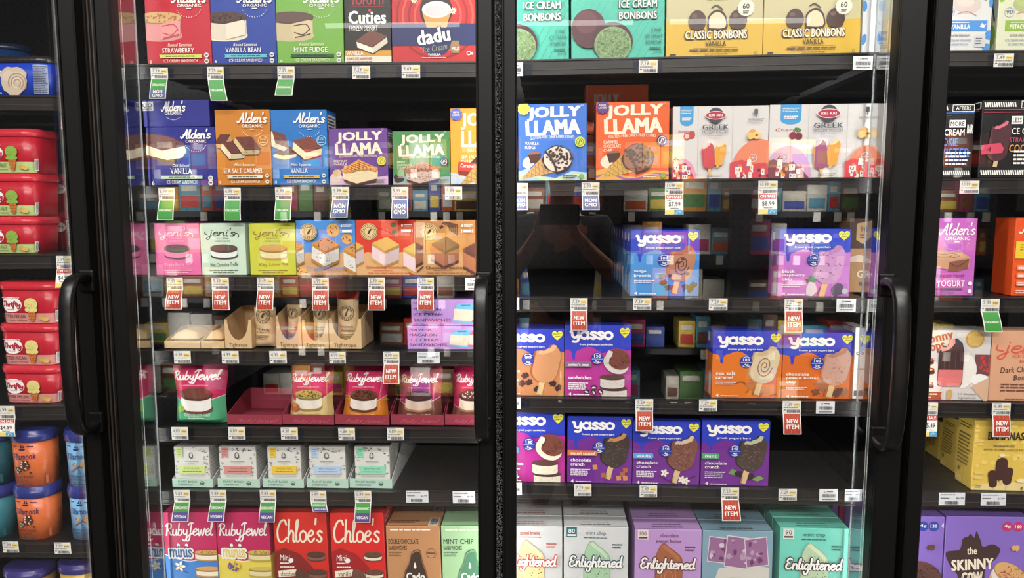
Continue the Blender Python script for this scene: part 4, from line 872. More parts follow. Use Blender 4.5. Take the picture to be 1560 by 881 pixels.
pouch('M', 'e', 'pink and cream oatmeal butterscotch pouch standing in a tray', 438, 504, 437, 506, 557, (212, 190, 130), [(0, 52), (10, 60), (40, 66), (70, 62), (100, 48)], ruby('OATMEAL BUTTERSCOTCH', (176, 156, 84), (226, 218, 202), (160, 130, 76), (150, 116, 66), lambda c: (c.blob(17, 72, 11, 9, (170, 96, 60), 3), c.blob(16, 67, 6, 5, (196, 130, 80), 5)), 0, (80, 60, 40)), st=.012)
pouch('M', 'e', 'pink and orange salted caramel pouch standing in a tray', 523, 590, 518, 589, 557, (206, 124, 42), [(0, 56), (15, 52), (35, 66), (70, 64), (100, 54)], ruby('SALTED CARAMEL', (104, 62, 46), (222, 210, 198), (96, 56, 40), (238, 206, 160), None, 0, (60, 36, 30)), st=.012)
pouch('M', 'e', 'pink and brown chocolate pouch in shade, fourth in the trays', 606, 672, 602, 673, 559, (110, 66, 56), [(0, 62), (20, 66), (50, 64), (80, 60), (100, 55)], ruby("S'MORES", (70, 38, 40), (206, 182, 166), (160, 112, 84), (236, 220, 210)), (160, 40, 92), st=.012)
pouch('M', 'e', 'pink and brown chocolate pouch cut off by the door handle', 690, 758, 686, 740, 558, (120, 76, 64), [(0, 70), (30, 74), (60, 72), (100, 66)], ruby("S'MORES", (96, 56, 50), (214, 196, 176), (160, 112, 84), (60, 40, 40), None, 0, (226, 210, 200)), st=.012)
# sixth shelf: white boxes in mint trays
def superf(pal, title):
    def d(c):
        r_ = random.Random(title); I = (70, 74, 74)
        for i in range(26):
            x = r_.choice((r_.uniform(1, 12), r_.uniform(86, 98), r_.uniform(20, 90))); y = r_.uniform(2, 16) if 14 < x < 86 else r_.uniform(4, 96); q = r_.random()
            if q < .4: c.ring(x, y, 2.6, .9, I, 8)
            elif q < .7: c.line([(x - 3, y), (x + 3, y + r_.uniform(-2, 2))], 1.3, I)
            else: c.blob(x, y, 2.4, 1.2, I, i)
        c.part('flavour_banner'); c.poly([(8, 2), (26, 2), (26, 36), (17, 32), (8, 36)], pal); c.para(10, 6, 24, 28, 4, tuple(int(v * .7) for v in pal)); c.poly([(11, 62), (90, 62), (86, 75), (90, 88), (11, 88), (15, 75)], pal); c.text(title, 28, 67, 74, 73, tuple(int(v * .5) for v in pal), .0); c.para(24, 78, 78, 83, 1, tuple(int(v * .55) for v in pal)); c.part()
        c.part('brand_name'); c.ring(50, 27, 5, 2, (44, 46, 46), 14, 0, 360, 8); c.line([(44, 33), (50, 35), (56, 33)], 1.6, (44, 46, 46)); c.text('DREAM POPS', 32, 44, 70, 49, (140, 140, 136), -.004) if False else c.para(32, 44, 70, 49, 1, (150, 150, 146)); c.part(); c.para(42, 53, 60, 55.5, 1, (160, 160, 156)); c.para(18, 91, 88, 97, 1, (170, 170, 164))
    return d
def mint_tray(label, x0, x1, gen=False):
    p = at(x0, yb('M', 'f', x0), YB); q = at(x1, yb('M', 'f', x1), YB); p.z = max(p.z, q.z) + .001; W_ = q.x - p.x; H = at(x0, 729.5, YB).z - p.z; mb = MB(); m = mat((176, 208, 190), .55, 0, 'card'); m2 = mat((206, 208, 206), .55, 0, 'card'); w_ = .0012; D = .30; HB = at(x0, 676, YB).z - p.z
    def wl(P, off, mm):
        n = len(P); A = [Vector(v) for v in P]; Bq = [a + Vector(off) for a in A]; mb.mesh(A + Bq, [tuple(range(n)), tuple(range(2 * n - 1, n - 1, -1))] + [(i, i + n, (i + 1) % n + n, (i + 1) % n) for i in range(n)], mm)
    wl([(p.x, YB, p.z), (p.x + W_, YB, p.z), (p.x + W_, YB, p.z + H), (p.x, YB, p.z + H)], (0, w_, 0), m)
    for x in (p.x, p.x + W_ - w_): wl([(x, YB + w_, p.z), (x, YB + D, p.z), (x, YB + D, p.z + HB), (x, YB + .14, p.z + HB), (x, YB + .1, p.z + HB * .55), (x, YB + w_, p.z + H)], (w_, 0, 0), m2)
    wl([(p.x, YB + D, p.z), (p.x + W_, YB + D, p.z), (p.x + W_, YB + D, p.z + HB), (p.x, YB + D, p.z + HB)], (0, w_, 0), m2)
    c = Canvas(p, (1, 0, 0), (0, 0, 1), W_, H, mb); c.rough = .55; I = (60, 86, 74)
    c.text('PLANT BASED', 14, 20, 62, 44, I, .01); c.text('SUPERFOOD', 14, 56, 50, 80, I, .01); c.ring(74, 50, 5, 1.4, I, 14); c.ell(74, 54, 4.6, 2.4, I)
    k = Canvas(Vector((p.x + W_, YB, p.z)), (0, 1, 0), (0, 0, 1), D, HB, mb); r_ = random.Random(4)
    for i in range(40): x = r_.uniform(12, 98); y = r_.uniform(4, 96); (y > 100 - x * 1.6) and k.line([(x, y), (x + 2.5, y + r_.uniform(-6, 6))], .7, (120, 124, 126), False)
    o = mb.build('display_tray', None, (p.x + W_ / 2, YB + D / 2, p.z)); tagobj(o, label, 'tray', 'carton display trays')
FB = ((266.3, 325.4, 263, 324.5, (196, 214, 130), 'CARDAMOM', 'green'), (334.4, 393.3, 332, 396, (204, 140, 134), 'VANILLA BEAN', 'dusty rose'), (407.8, 466.6, 400.5, 463, (226, 192, 70), 'GOLDEN MILK', 'yellow'), (470.6, 529.4, 467.3, 530.6, (176, 200, 226), 'BERRY CHOCOLATE', 'pale blue'), (540, 599, 533, 597.5, (140, 214, 180), 'FRESH MINT CHIP', 'mint'))
for a, b, ta, tb, pal, t_, nm in FB:
    mint_tray('mint green display tray under the white box with %s banners' % nm, ta, tb)
    carton('M', 'f', 'ice_cream_box', 'small white box with %s banners in a mint tray' % nm, a + 2, min(b - 1, tb - 3), 681, (212, 212, 206), .075, st=.004, lift=.0015, draw=(lambda f: lambda c: (c.rel(0, 0, 100, 76), f(c), c.rel()))(superf(pal, t_)), side=lambda k: k.para(10, 10, 90, 90, 9, (176, 176, 172)), back=2 if nm != 'mint' else 1, blab='white box behind the one with %s banners' % nm)
# lowest shelf
def mini_ruby(low, t1, t2, tc, cook, cream, ink, pic):
    def d(c):
        c.poly([(0, 43), (20, 47), (50, 50), (100, 44), (100, 100), (0, 100)], low); c.line([(0, 43), (20, 47), (50, 50), (100, 44)], 1.2, WHITE)
        c.part('brand_name'); c.script('Ruby', 5, 11, 46, 29, 2.5, WHITE); c.script('Jewel', 43, 10, 95, 29, 2.5, WHITE); c.part('minis_name'); c.script('minis', 10, 33, 53, 46, 6.4, WHITE, sh=0); c.script('minis', 11, 34, 52, 45, 3.0, tc, sh=0); c.part('product_picture')
        for i in (3, 2, 1, 0): stack_round(c, 83, 40 + 17 * i, 25, 4, 8, cook, cream, tuple(int(v * .9) for v in cook), .12, (150, 90, 60) if i == 0 else None, 20)
        pic(c); c.part(); c.text(t1, 24, 69, 36, 72.5, ink, .01) if t1 == 'THE' else c.text(t1, 22, 69, 48, 72.5, ink, .01); c.text(t2, 18, 74, 48 if t1 == 'THE' else 54, 78, ink, .01); c.para(14, 80, 54, 85, 2, ink, 2); c.text('7', 8, 87, 13, 95, ink, .02); c.para(16, 88, 50, 92, 1, ink)
    return d
def blossom(c): 
    for i in range(5): c.ell(29 + 6 * math.cos(i * 1.257), 54.5 + 3.4 * math.sin(i * 1.257), 4.4, 2.6, (240, 232, 214), i * 72, 10)
    c.line([(14, 52), (26, 58), (44, 61)], 1, (60, 44, 40)); c.ell(29, 54.5, 2, 2, (214, 190, 110))
def lavender(c):
    c.dots(26, 28, 55, 12, 8, 2.4, (116, 84, 140), 3); c.poly([(34, 54), (44, 50), (42, 57)], (230, 190, 60)); c.poly([(22, 49), (34, 47), (30, 53)], (230, 200, 80))
PK = (186, 40, 92)
carton('M', 'g', 'ice_cream_box', 'crimson and blue mini cookie sandwich carton, first on the lowest shelf', 258, 337, 781.5, PK, .075, draw=mini_ruby((64, 130, 204), 'THE', 'CLASSIC', (52, 96, 150), (206, 160, 96), (232, 222, 200), WHITE, blossom), back=3, blab='crimson carton behind the blue-bottomed mini carton')
carton('M', 'g', 'ice_cream_box', 'crimson and yellow lemon lavender mini cookie sandwich carton', 338, 417.6, 781.5, PK, .075, draw=mini_ruby((222, 206, 88), 'LEMON', 'LAVENDER', (222, 204, 110), (204, 180, 92), (224, 210, 160), (80, 70, 60), lavender), back=3, blab='crimson carton behind the yellow-bottomed mini carton', side=lambda k: k.rect(0, 44, 100, 100, (222, 206, 88)))
def chloe(low, fl, tops, fill):
    def d(c):
        c.poly([(0, 40), (18, 36), (46, 42), (70, 56), (84, 74), (92, 100), (0, 100)], low); c.part('brand_name'); c.script("Chloe's", 7, 6, 91, 30, 3.6, CREAM, sh=.12); c.part()
        c.text('Mini', 9, 43, 27, 49, WHITE, .0, 0, .2); c.para(9, 50.5, 26, 53, 1, WHITE); c.para(9, 54.5, 36, 57, 1, WHITE); c.blob(30, 49, 5, 4.5, WHITE, 4)
        c.part('flavour_banner'); c.poly([(5, 59.5), (39, 58), (39, 65), (5, 66.5)], CREAM); c.text(fl, 9 if len(fl) > 7 else 11, 60.3, 36, 65.3, (70, 50, 44), .01); c.part(); c.para(9, 69, 38, 73, 2, (226, 180, 170))
        c.part('product_picture'); s1 = tuple(int(v * .8) for v in tops)
        for x, y, a in ((78, 42, 0), (80, 60, 8)): stack_round(c, x, y, 17, 5, 5, tops, fill, tops, .14, s1, 30)
        for x, y, a in ((52, 66, 62), (84, 76, -40), (58, 88, 10)):
            c.ell(x + 3, y + 3, 18, 13, fill, a); c.ell(x + 5, y + 5, 18, 13, s1, a); c.ell(x, y, 17.5, 12.5, fill, a); c.ell(x - 1, y - 1, 17, 12, tops, a); c.dots(34, x, y, 14, 10, .9, s1, int(x))
        c.part(); c.text('Dairy &', 9, 85, 22, 88.5, WHITE, 0, 0, .2); c.text('Gluten Free', 9, 89.5, 30, 93, WHITE, 0, 0, .2)
    return d
carton('M', 'g', 'ice_cream_box', 'red mini chocolate cookie sandwich carton beside the yellow lemon lavender carton', 424, 504, 781.5, (206, 44, 36), .075, draw=chloe((132, 34, 30), 'chocolate', (92, 58, 46), (130, 88, 70)), back=3, blab='red carton behind the chocolate cookie sandwich carton')
carton('M', 'g', 'ice_cream_box', 'red mini vanilla cookie sandwich carton beside the tan avocado carton', 509.5, 590, 782, (214, 40, 38), .075, draw=chloe((160, 30, 34), 'vanilla', (110, 74, 60), (232, 222, 196)), back=3, blab='red carton behind the vanilla cookie sandwich carton', side=lambda k: k.para(20, 5, 80, 60, 12, (224, 190, 190)))
def cado(t1, ink, pear, bar, inn, wave):
    def d(c):
        c.para(8, 3, 86, 6, 1, WHITE, 8); c.text(t1, 4, 15, 60, 21, ink, .015); c.text('SANDWICHES', 4, 23, 38, 28, ink, .012); c.para(4, 30, 30, 36, 3, ink); c.ring(83, 32, 9, .6, ink, 24); c.para(76, 30.5, 90, 33, 1, ink); c.poly([(0, 68), (20, 71), (40, 76), (70, 78), (100, 70), (100, 100), (0, 100)], wave)
        c.part('brand_badge'); P = [(54, 30), (62, 31), (66, 44), (72, 56), (73, 68), (66, 78), (52, 81), (38, 78), (31, 67), (34, 54), (42, 44), (46, 34)]
        c.poly([(50 + (x - 52) * 1.1 + 2, 55 + (y - 55) * 1.1) for x, y in P], ink, 4); c.poly([(50 + (x - 52) * 1.06 + 2, 55 + (y - 55) * 1.06) for x, y in P], wave, 4); c.poly(P, pear, 4); c.ell(52, 48, 2.6, 3, WHITE); c.poly([(49.8, 47), (52, 42), (54.2, 47)], WHITE); c.text('Cado', 35, 55, 70, 64, WHITE, .05); c.text('AVOCADO', 39, 66, 66, 69.5, WHITE, .015); c.para(40, 71, 65, 75, 2, WHITE); c.part()
        c.part('product_picture'); c.poly([(2, 72), (10, 68), (16, 72), (16, 80), (22, 84), (24, 92), (30, 96), (30, 100), (0, 100)], bar); c.poly([(14, 71), (18, 73), (20, 80), (26, 84), (28, 92), (33, 96), (32, 100), (26, 100), (20, 92), (14, 84)], inn); c.part()
    return d
carton('M', 'g', 'ice_cream_box', 'tan double chocolate avocado sandwich carton on the lowest shelf', 593, 674, 802, (190, 138, 94), .075, draw=cado('DOUBLE CHOCOLATE', (52, 40, 32), (66, 50, 40), (86, 54, 44), (150, 94, 60), (168, 112, 72)), back=3, blab='tan carton behind the double chocolate avocado carton', top=lambda k: (k.rect(78, 40, 96, 96, (222, 216, 206)), k.bars(80, 46, 94, 90), k.para(4, 60, 60, 84, 2, (120, 84, 56))))
carton('M', 'g', 'ice_cream_box', 'pale green mint chip avocado sandwich carton beside the middle frame', 676, 757, 802, (166, 206, 158), .075, draw=cado('MINT CHIP', (44, 66, 56), (84, 138, 108), (96, 64, 58), (222, 206, 190), (122, 186, 128)), back=3, blab='pale green carton behind the mint chip avocado carton')
# ---------------------------------------------------------------- stock behind the door right of centre
TEAL = (78, 190, 166)
def mintbon(c):
    for i in range(24): c.line([(-60 + 8 * i, 100), (0 + 8 * i, 0)], .5, (94, 202, 178), False)
    c.part('brand_name'); c.script('Brothers', 6, 8, 42, 38, 1.6, (30, 60, 56)); c.part(); c.text('ICE CREAM', 20, 35, 34, 38, (30, 70, 64), .0)
    O = (70, 84, 84)
    for q, x0, x1, y in (('MINT', 62, 81, 30), ('ICE CREAM', 51, 91.5, 42), ('BONBONS', 51, 91.5, 53.5)): c.text(q, x0, y, x1, y + 7.5, (226, 226, 220), .045, 0, 0, O, .03)
    for i, (q, x0) in enumerate((('12 MINT', 85), ('ICE CREAM', 79), ('BONBONS', 80))): c.text(q, x0, 70 + 6 * i, 96.5, 73.8 + 6 * i, (36, 84, 76), .005)
    c.para(84, 88, 96, 92, 1, (40, 110, 100)); c.text('GLUTEN FREE', 88, 96 - 4, 97, 94.5, (40, 96, 88), 0)
    c.part('product_picture'); c.ell(18.5, 69.5, 18.5, 20.5, (84, 44, 50)); c.ell(16, 63, 12, 12, (104, 60, 66)); c.ell(44, 83, 22, 20.5, (70, 36, 42)); c.ell(44.5, 86, 20, 19, (132, 160, 110)); c.dots(190, 44.5, 86, 18.5, 17, .75, (104, 132, 84), 3); c.dots(60, 44.5, 86, 18.5, 17, .6, (164, 186, 140), 5); c.part()
    c.rect(76, 0, 88, 9, (74, 44, 44)) if False else None
carton('N', 'a', 'ice_cream_box', 'mint green bonbon carton cut off by the middle frame', 727, 866.8, -62, TEAL, .09, draw=mintbon)
carton('N', 'a', 'ice_cream_box', 'whole mint green bonbon carton next to the first yellow carton', 870.5, 1012, -64, TEAL, .09, draw=mintbon)
def classicbon(c):
    c.poly([(0, 66), (12, 64.5), (26, 66), (60, 67), (100, 66), (100, 100), (0, 100)], (216, 176, 62)); O = (56, 42, 38)
    c.part('brand_name'); c.script('Brothers', 30, 24, 71, 42, 2.4, (232, 222, 200), O, 1.4); c.part(); c.text('ICE CREAM', 42, 42, 61, 46, O, .01)
    c.part('product_picture')
    for x in (32, 74): c.ell(x, 67, 9.5, 12.5, (70, 46, 40), 0, 22, 180, 360); c.poly([(x - 9.5, 67), (x + 9.5, 67), (x + 7, 73), (x, 74.5), (x - 7, 73)], (70, 46, 40)); c.ell(x - 3, 61, 3, 2.2, (110, 80, 70))
    c.poly([(42.5, 74), (43, 62), (48, 56.5), (53, 55), (58, 57), (62, 62.5), (62, 74)], (60, 40, 36), 3); c.poly([(44.2, 72.5), (44.6, 63), (49, 58.5), (53, 57.5), (57, 59), (60.5, 63.5), (60.5, 72.5)], (222, 208, 170), 3); c.line([(47, 53), (52, 51), (58, 55)], 1.2, O); c.part()
    c.part('calorie_badge'); c.star(82, 54, 9, 8.2, 16, (228, 224, 206)); c.text('60', 78.5, 50, 85.5, 55, O, .03); c.para(79, 56.5, 85, 60, 2, O); c.part()
    c.text('CLASSIC BONBONS', 19.5, 75, 83.5, 83, (232, 226, 206), .035, 0, 0, O, .03); c.text('VANILLA', 40.5, 85, 62, 90, O, .02); c.rect(28, 91.6, 74, 91.9, O); c.rect(28, 95.4, 74, 95.7, O); c.para(24, 92.3, 76, 94.8, 1, (110, 84, 50)); c.para(40, 97, 64, 98.6, 1, O); c.rect(4, 97, 10, 98.5, O); c.ring(93, 97.5, 1.5, .4, O, 10)
carton('N', 'a', 'ice_cream_box', 'yellow vanilla bonbon carton next to the mint carton', 1014.5, 1161, -74, (198, 188, 144), .09, draw=classicbon, rough=.35)
carton('N', 'a', 'ice_cream_box', 'second yellow vanilla bonbon carton, next to the white and blue box', 1162.3, 1309, -76, (198, 188, 144), .09, draw=classicbon, rough=.35)
BL = (58, 132, 204)
def mochi_v(c):
    for x, y, rx, ry, a in ((8, 18, 10, 16, 20), (20, 8, 9, 12, -30), (4, 40, 7, 14, 0), (5, 82, 6, 14, 10), (96, 90, 8, 9, 0)): c.ell(x, y, rx, ry, BL, a)
    c.ring(44, 63, 10, .8, (90, 100, 150), 20); c.text('90', 38, 60, 50, 65, (70, 84, 140), 0); c.rect(40, 72, 100, 84, BL); c.text('VANILLA', 46, 76, 70, 80.5, WHITE, .02); c.para(45, 86, 90, 95, 3, (100, 130, 160))
carton('N', 'a', 'ice_cream_box', 'white and blue mochi box beside the second yellow bonbon carton', 1312, 1372, -40, (214, 218, 220), .06, draw=mochi_v)
ORJ = (222, 92, 32)
jcarton('N', 'b', 'bright blue vanilla fudge cone carton', 790, 893.8, 158, (58, 112, 198), jolly('GLUTEN-FREE DAIRY-FREE CONES', ('VANILLA', 'FUDGE'), 'cone', (196, 208, 70), (226, 214, 80), cream=(236, 236, 230), cols=((176, 206, 214), (212, 222, 150), True)))
jcarton('N', 'b', 'orange caramel chocolate chip cone carton', 908, 1018.5, 155, ORJ, jolly('GLUTEN-FREE DAIRY-FREE CONES', ('CARAMEL', 'CHOCOLATE', 'CHIP'), 'cone', (60, 62, 128), (92, 56, 130), cols=((226, 164, 80), (164, 96, 160), False)), side=nutri((226, 130, 80)))
hz = at(960, 155, YB).z - zl('N', 'b', at(960, 274, YB).x)
jb = carton('N', 'b', 'ice_cream_box', 'orange cone carton standing at the back of the shelf behind the front orange carton', 893, 985, 205, ORJ, .075, st=.17, draw=lambda c: None)
def jollyback(c): c.bgcol = ORJ; c.part('brand_name'); c.text('JOLLY', 12, 18, 54, 48, (214, 200, 176), .05); c.text('LLAMA', 12, 50, 54, 84, (214, 200, 176), .05); c.part(); c.part('product_picture'); cone(c, 58, 110, 74, 60, 11, (204, 158, 96), (60, 42, 38), (40, 30, 28), (50, 36, 34)); c.part(); c.line([(3, 0), (3, 100)], 1, (224, 180, 130), False)
carton('N', 'b', 'ice_cream_box', 'orange cone carton lying on top of the one at the back, above the others', 891, 985.5, 129, ORJ, .09, st=.17, lift=jb.dimensions.z + .0, draw=jollyback)
PL = (212, 208, 204)
def greek(fr, frc, l_disc, l_hill, bar1, x0, w1, w2, berry):
    """three panels: fruit panel, front with two bars, peach panel"""
    def d(c):
        c.rect(w1, 0, w1 + .8, 100, (190, 188, 186)); c.rect(w2, 0, w2 + .8, 100, (190, 188, 186))
        c.part('frozen_yogurt_flag'); m_ = w1 * .55; q = w1 * .27; c.poly([(m_ - q, 0), (m_ + q, 0), (m_ + q, 20)] + [(m_ + q * math.cos(math.radians(a)), 20 + 7 * math.sin(math.radians(a))) for a in range(15, 180, 15)] + [(m_ - q, 20)], (64, 152, 206)); c.para(m_ - q * .8, 4, m_ + q * .8, 11, 3, WHITE); c.para(m_ - q * .7, 15, m_ + q * .7, 20, 2, WHITE); c.part()
        c.text(fr, 5, 32, 5 + w1 * .62, 37, frc, .0, 0, .2); berry(c, w1 * .68, 40)
        # hill town
        def town(cx, disc, hill, roofs, r_, sd):
            c.part('village_picture'); c.ell(cx, 100, r_, r_ * 1.35 if r_ < 40 else r_, disc, 0, 24, 180, 360); rr = random.Random(sd)
            c.poly([(cx - r_, 100), (cx - r_, 78), (cx - r_ * .6, 74), (cx - r_ * .2, 80), (cx + r_ * .2, 78), (cx + r_ * .6, 88), (cx + r_ * .9, 100)], hill)
            for i in range(9):
                x = cx + rr.uniform(-.85, .6) * r_; y = rr.uniform(80, 96); ww, hh = rr.uniform(2.4, 4.4), rr.uniform(6, 10)
                c.rect(x, y, x + ww, y + hh, (228, 222, 212)); c.rect(x + ww * .3, y + 2, x + ww * .55, y + 4.4, (60, 70, 120))
                if i % 2: c.poly([(x - .5, y), (x + ww / 2, y - 4), (x + ww + .5, y)], roofs)
                else: c.ell(x + ww / 2, y, ww / 2, ww / 2.4, roofs if i % 4 else (90, 120, 180), 0, 10, 180, 360)
            for i in range(7): c.ell(cx + rr.uniform(-.8, .7) * r_, rr.uniform(84, 98), 1.6, 1.6, rr.choice(((196, 60, 80), (120, 40, 60), (226, 150, 60))))
            x, y = cx - r_ * .35, 74; c.poly([(x - 2.6, y + 9), (x - 2, y), (x + 2, y), (x + 2.6, y + 9)], (228, 222, 212)); c.poly([(x - 3, y), (x, y - 5), (x + 3, y)], roofs); c.ring(x + 4, y - 2, 4, .5, (228, 210, 214), 14)
            for k in range(6): c.line([(x + 4, y - 2), (x + 4 + 4 * math.cos(k * 1.047), y - 2 + 4 * c.asp()[1] * math.sin(k * 1.047))], .4, (228, 210, 214), False)
            c.part()
        town(w1 * (.5 if x0 else .35), l_disc, l_hill, (150, 56, 70), w1 * .62, 3)
        town(w2 + (100 - w2) * .75, (224, 130, 96), (206, 70, 84) if x0 == 0 else (214, 60, 70), (214, 130, 60), (100 - w2) * .8, 8)
        m2 = (w1 + w2) / 2; c.part('brand_badge'); c.ell(m2, 13, 8, 8, (70, 66, 76)); c.ell(m2, 13, 11, 4.4, (226, 218, 214)); c.ell(m2, 13, 10.3, 3.8, (176, 44, 70)); c.text('KRI KRI', m2 - 7, 11.4, m2 + 7, 14.6, WHITE, .03); c.part()
        wd = (w2 - w1) * .38; c.text('GREEK', m2 - wd, 25.5, m2 + wd, 32.5, (66, 70, 90), .03); c.text('FROZEN YOGURT', m2 - wd, 34, m2 + wd, 38, (96, 100, 116), -.005); c.para(m2 - wd * .5, 40.5, m2 + wd * .5, 42, 1, (120, 120, 126))
        c.part('product_picture'); ice_bar(c, m2 + 5, 66, (w2 - w1) * .31, 25, 10, (222, 156, 52), None, (232, 214, 150), sl=2); ice_bar(c, m2 - 7, 68, (w2 - w1) * .36, 28, -6, bar1, None, (232, 196, 190), sl=12); c.part()
        c.para(m2 - wd * .6, 94, m2 + wd * .6, 98, 2, (130, 124, 124)); x = w2 + (100 - w2) * .62
        c.rrect(x - 2, 5, x + 2, 12, 1, (90, 92, 100)); c.rect(x - .5, 12, x + .5, 16, (90, 92, 100)); c.para(x - 8, 18, x + 9, 22, 3, (110, 110, 116)); c.ell(x - 3, 38, 4.4, 4, (222, 160, 90)); c.ell(x + 1, 41, 4.4, 4, (232, 196, 120)); c.ell(x + 1, 41, 1.5, 1.4, (150, 80, 50)); c.ell(x - 5, 42, 3.6, 3.4, (230, 190, 110))
    return d
def strawb(c, x, y): c.ell(x + 2, y - 1, 3.6, 4, (196, 60, 62)); c.ell(x - 3, y + 1, 3.6, 4, (206, 70, 70)); c.ell(x - 3, y + 1, 2.2, 2.6, (236, 190, 180)); c.poly([(x + 1, y - 5), (x + 5, y - 6), (x + 5, y - 3)], (90, 140, 60))
def cherry(c, x, y): c.ell(x - 2.6, y + 2, 3.4, 3.4, (140, 40, 56)); c.ell(x + 3, y + 3, 3.4, 3.4, (120, 34, 50)); c.line([(x - 2, y), (x, y - 6), (x + 3, y)], .7, (80, 100, 60)); c.ell(x + 2, y - 6, 3.4, 1.6, (84, 124, 70), 20)
carton('N', 'b', 'frozen_yogurt_box', 'white strawberry frozen yogurt box with a red hill town picture', 1024, 1168.8, 161.5, PL, .075, draw=greek('Strawberry', (190, 60, 90), (222, 150, 176), (206, 28, 74), (186, 66, 76), 0, 26, 62, strawb), side=lambda k: k.rect(0, 0, 100, 100, (196, 192, 190)), cat='frozen yogurt box')
carton('N', 'b', 'frozen_yogurt_box', 'white cherry frozen yogurt box with a mauve hill town picture', 1169.8, 1333, 158.5, PL, .075, draw=greek('Cherry', (176, 60, 90), (206, 156, 190), (130, 60, 76), (156, 70, 84), 1, 36, 72, cherry), cat='frozen yogurt box')
YB_ = (44, 62, 182)
def yasso(body, flav, cal, g, pic, pill=None, sub='frozen greek yogurt bars', dark=None, fy=None):
    def d(c):
        c.poly([(0, 34), (5, 34.5), (9, 36), (10.8, 40), (11.3, 47), (13.3, 49), (15.3, 47), (15.8, 40), (17.5, 36), (22, 34.5), (28, 32), (34, 30), (42, 31), (49, 35), (55, 39), (61, 38), (68, 34), (76, 32), (86, 33), (94, 35), (100, 34), (100, 100), (0, 100)], body)
        if dark: c.poly([(52, 100), (60, 60), (84, 44), (100, 46), (100, 100)], dark)
        c.part('brand_name'); c.script('Yqsso', 8.5, 9, 71, 23, 3.9, WHITE, sh=0); c.part(); c.text(sub, 22, 25.2, 72, 28.8, WHITE, .03)
        c.part('heart_badge'); hp = [(90, 17), (84, 11), (82.6, 6.6), (84.6, 3.6), (88, 3.4), (90, 5.6), (92.6, 3.2), (96, 3.6), (97.8, 7), (96, 11.4)]; c.poly(hp, (226, 220, 70), 3); c.text('Made to', 84.5, 6, 96, 8.2, (70, 84, 60), .03, -6); c.text('share', 86.5, 9.6, 94, 11.8, (70, 84, 60), .03, -6); c.part()
        c.part('product_picture'); pic(c); c.part()
        c.part('calorie_badge'); c.ell(48.5, 45.5, 9.2, 9.2, (30, 52, 150)); c.text(cal, 44, 40.5, 53.5, 44.4, WHITE, .03); c.rect(40.5, 46, 56.5, 46.4, WHITE); c.text(g, 45.5, 48, 52, 52, WHITE, .03); c.ring(48.5, 45.5, 7.6, .7, WHITE, 8, 230, 310); c.ring(48.5, 45.5, 7.6, .7, WHITE, 8, 50, 130); c.part()
        y = fy or (60 if not pill else 62)
        if pill: c.part('flavour_banner'); c.rrect(-6, 50, pill[2], 58, 2.4, pill[1]); c.text(pill[0], 5, 52, pill[2] - 4, 56.3, WHITE, .03); c.part()
        for i, q in enumerate(flav): c.text(q, 5, y + 6.2 * i, 5 + 3.55 * len(q), y + 5 + 6.2 * i, WHITE, .035)
        c.para(5, y + 6.2 * len(flav) + 3, 36, y + 6.2 * len(flav) + (8 if not pill else 14), 2 if not pill else 4, (226, 220, 226)); c.text('4', 5.5, 93.5, 10, 98.5, WHITE, .02); c.para(13, 95.6, 38, 98, 1, WHITE)
    return d
def ysided(col): return lambda k: (k.rect(0, 34, 100, 100, col), k.rect(30, 5, 60, 18, WHITE), k.rect(56, 64, 88, 97, (206, 206, 210)), k.para(20, 40, 50, 62, 8, (196, 200, 214)))
STK = (212, 182, 136)
def yc(r, label, x0, x1, yt, body, dr, **k): return carton('N', r, 'frozen_yogurt_box', label, x0, x1, yt, YB_, k.pop('dep', .066), draw=dr, side=ysided(body), cat='frozen yogurt box', **k)
def stickword(c, x, y, a): c.text('yasso', x - 6, y - 1.8, x + 6, y + 1.8, (90, 66, 46), .02, a)
def p_fudge(c):
    for i, (x, y) in enumerate(((48, 80), (55, 87), (63, 88), (80, 86), (88, 90), (92, 82), (46, 70))): c.blob(x, y, 5, 4, (70, 46, 46), i, .3)
    c.line([(78, 92), (86, 86), (94, 84)], 2, (60, 40, 40)); ice_bar(c, 75, 50, 36, 56, 14, (176, 118, 88), (150, 92, 66), (150, 96, 72), STK, None, 18, (74, 48, 42)); c.blob(76, 44, 3, 2, (74, 48, 44), 4); c.blob(70, 49, 3, 2, (74, 48, 44), 6); c.blob(58, 69, 3, 2.4, (80, 50, 44), 2); c.blob(83, 66, 3, 2.6, (80, 50, 44), 8); stickword(c, 62, 90, -76)
yc('c', 'light blue fudge brownie yogurt bar carton at the front of its long row', 960, 1064, 350.7, (70, 140, 206), yasso((70, 140, 206), ('fudge', 'brownie'), '100', '5g', p_fudge, dark=(60, 128, 198)), back=6, blab='light blue carton in the fudge brownie row')
def p_rasp(c):
    c.poly([(40, 88), (44, 78), (52, 80), (56, 92), (48, 100), (40, 98)], (206, 196, 206)); c.blob(48, 74, 6, 5, (90, 120, 96), 3); c.blob(84, 90, 9, 9, (96, 70, 104), 4); c.blob(94, 92, 4, 4, (190, 190, 196), 5); c.blob(40, 77, 3, 3, (80, 60, 80), 6); ice_bar(c, 73, 52, 36, 58, 14, (194, 140, 186), (170, 112, 166), (176, 120, 170), STK, (78, 60, 84), 20, None, 0, 26); stickword(c, 58, 92, -74)
yc('c', 'lilac black raspberry chip yogurt bar carton at the right of the half empty shelf', 1184, 1292.6, 349, (186, 112, 190), yasso((186, 112, 190), ('black', 'raspberry', 'chip'), '100', '4g', p_rasp))
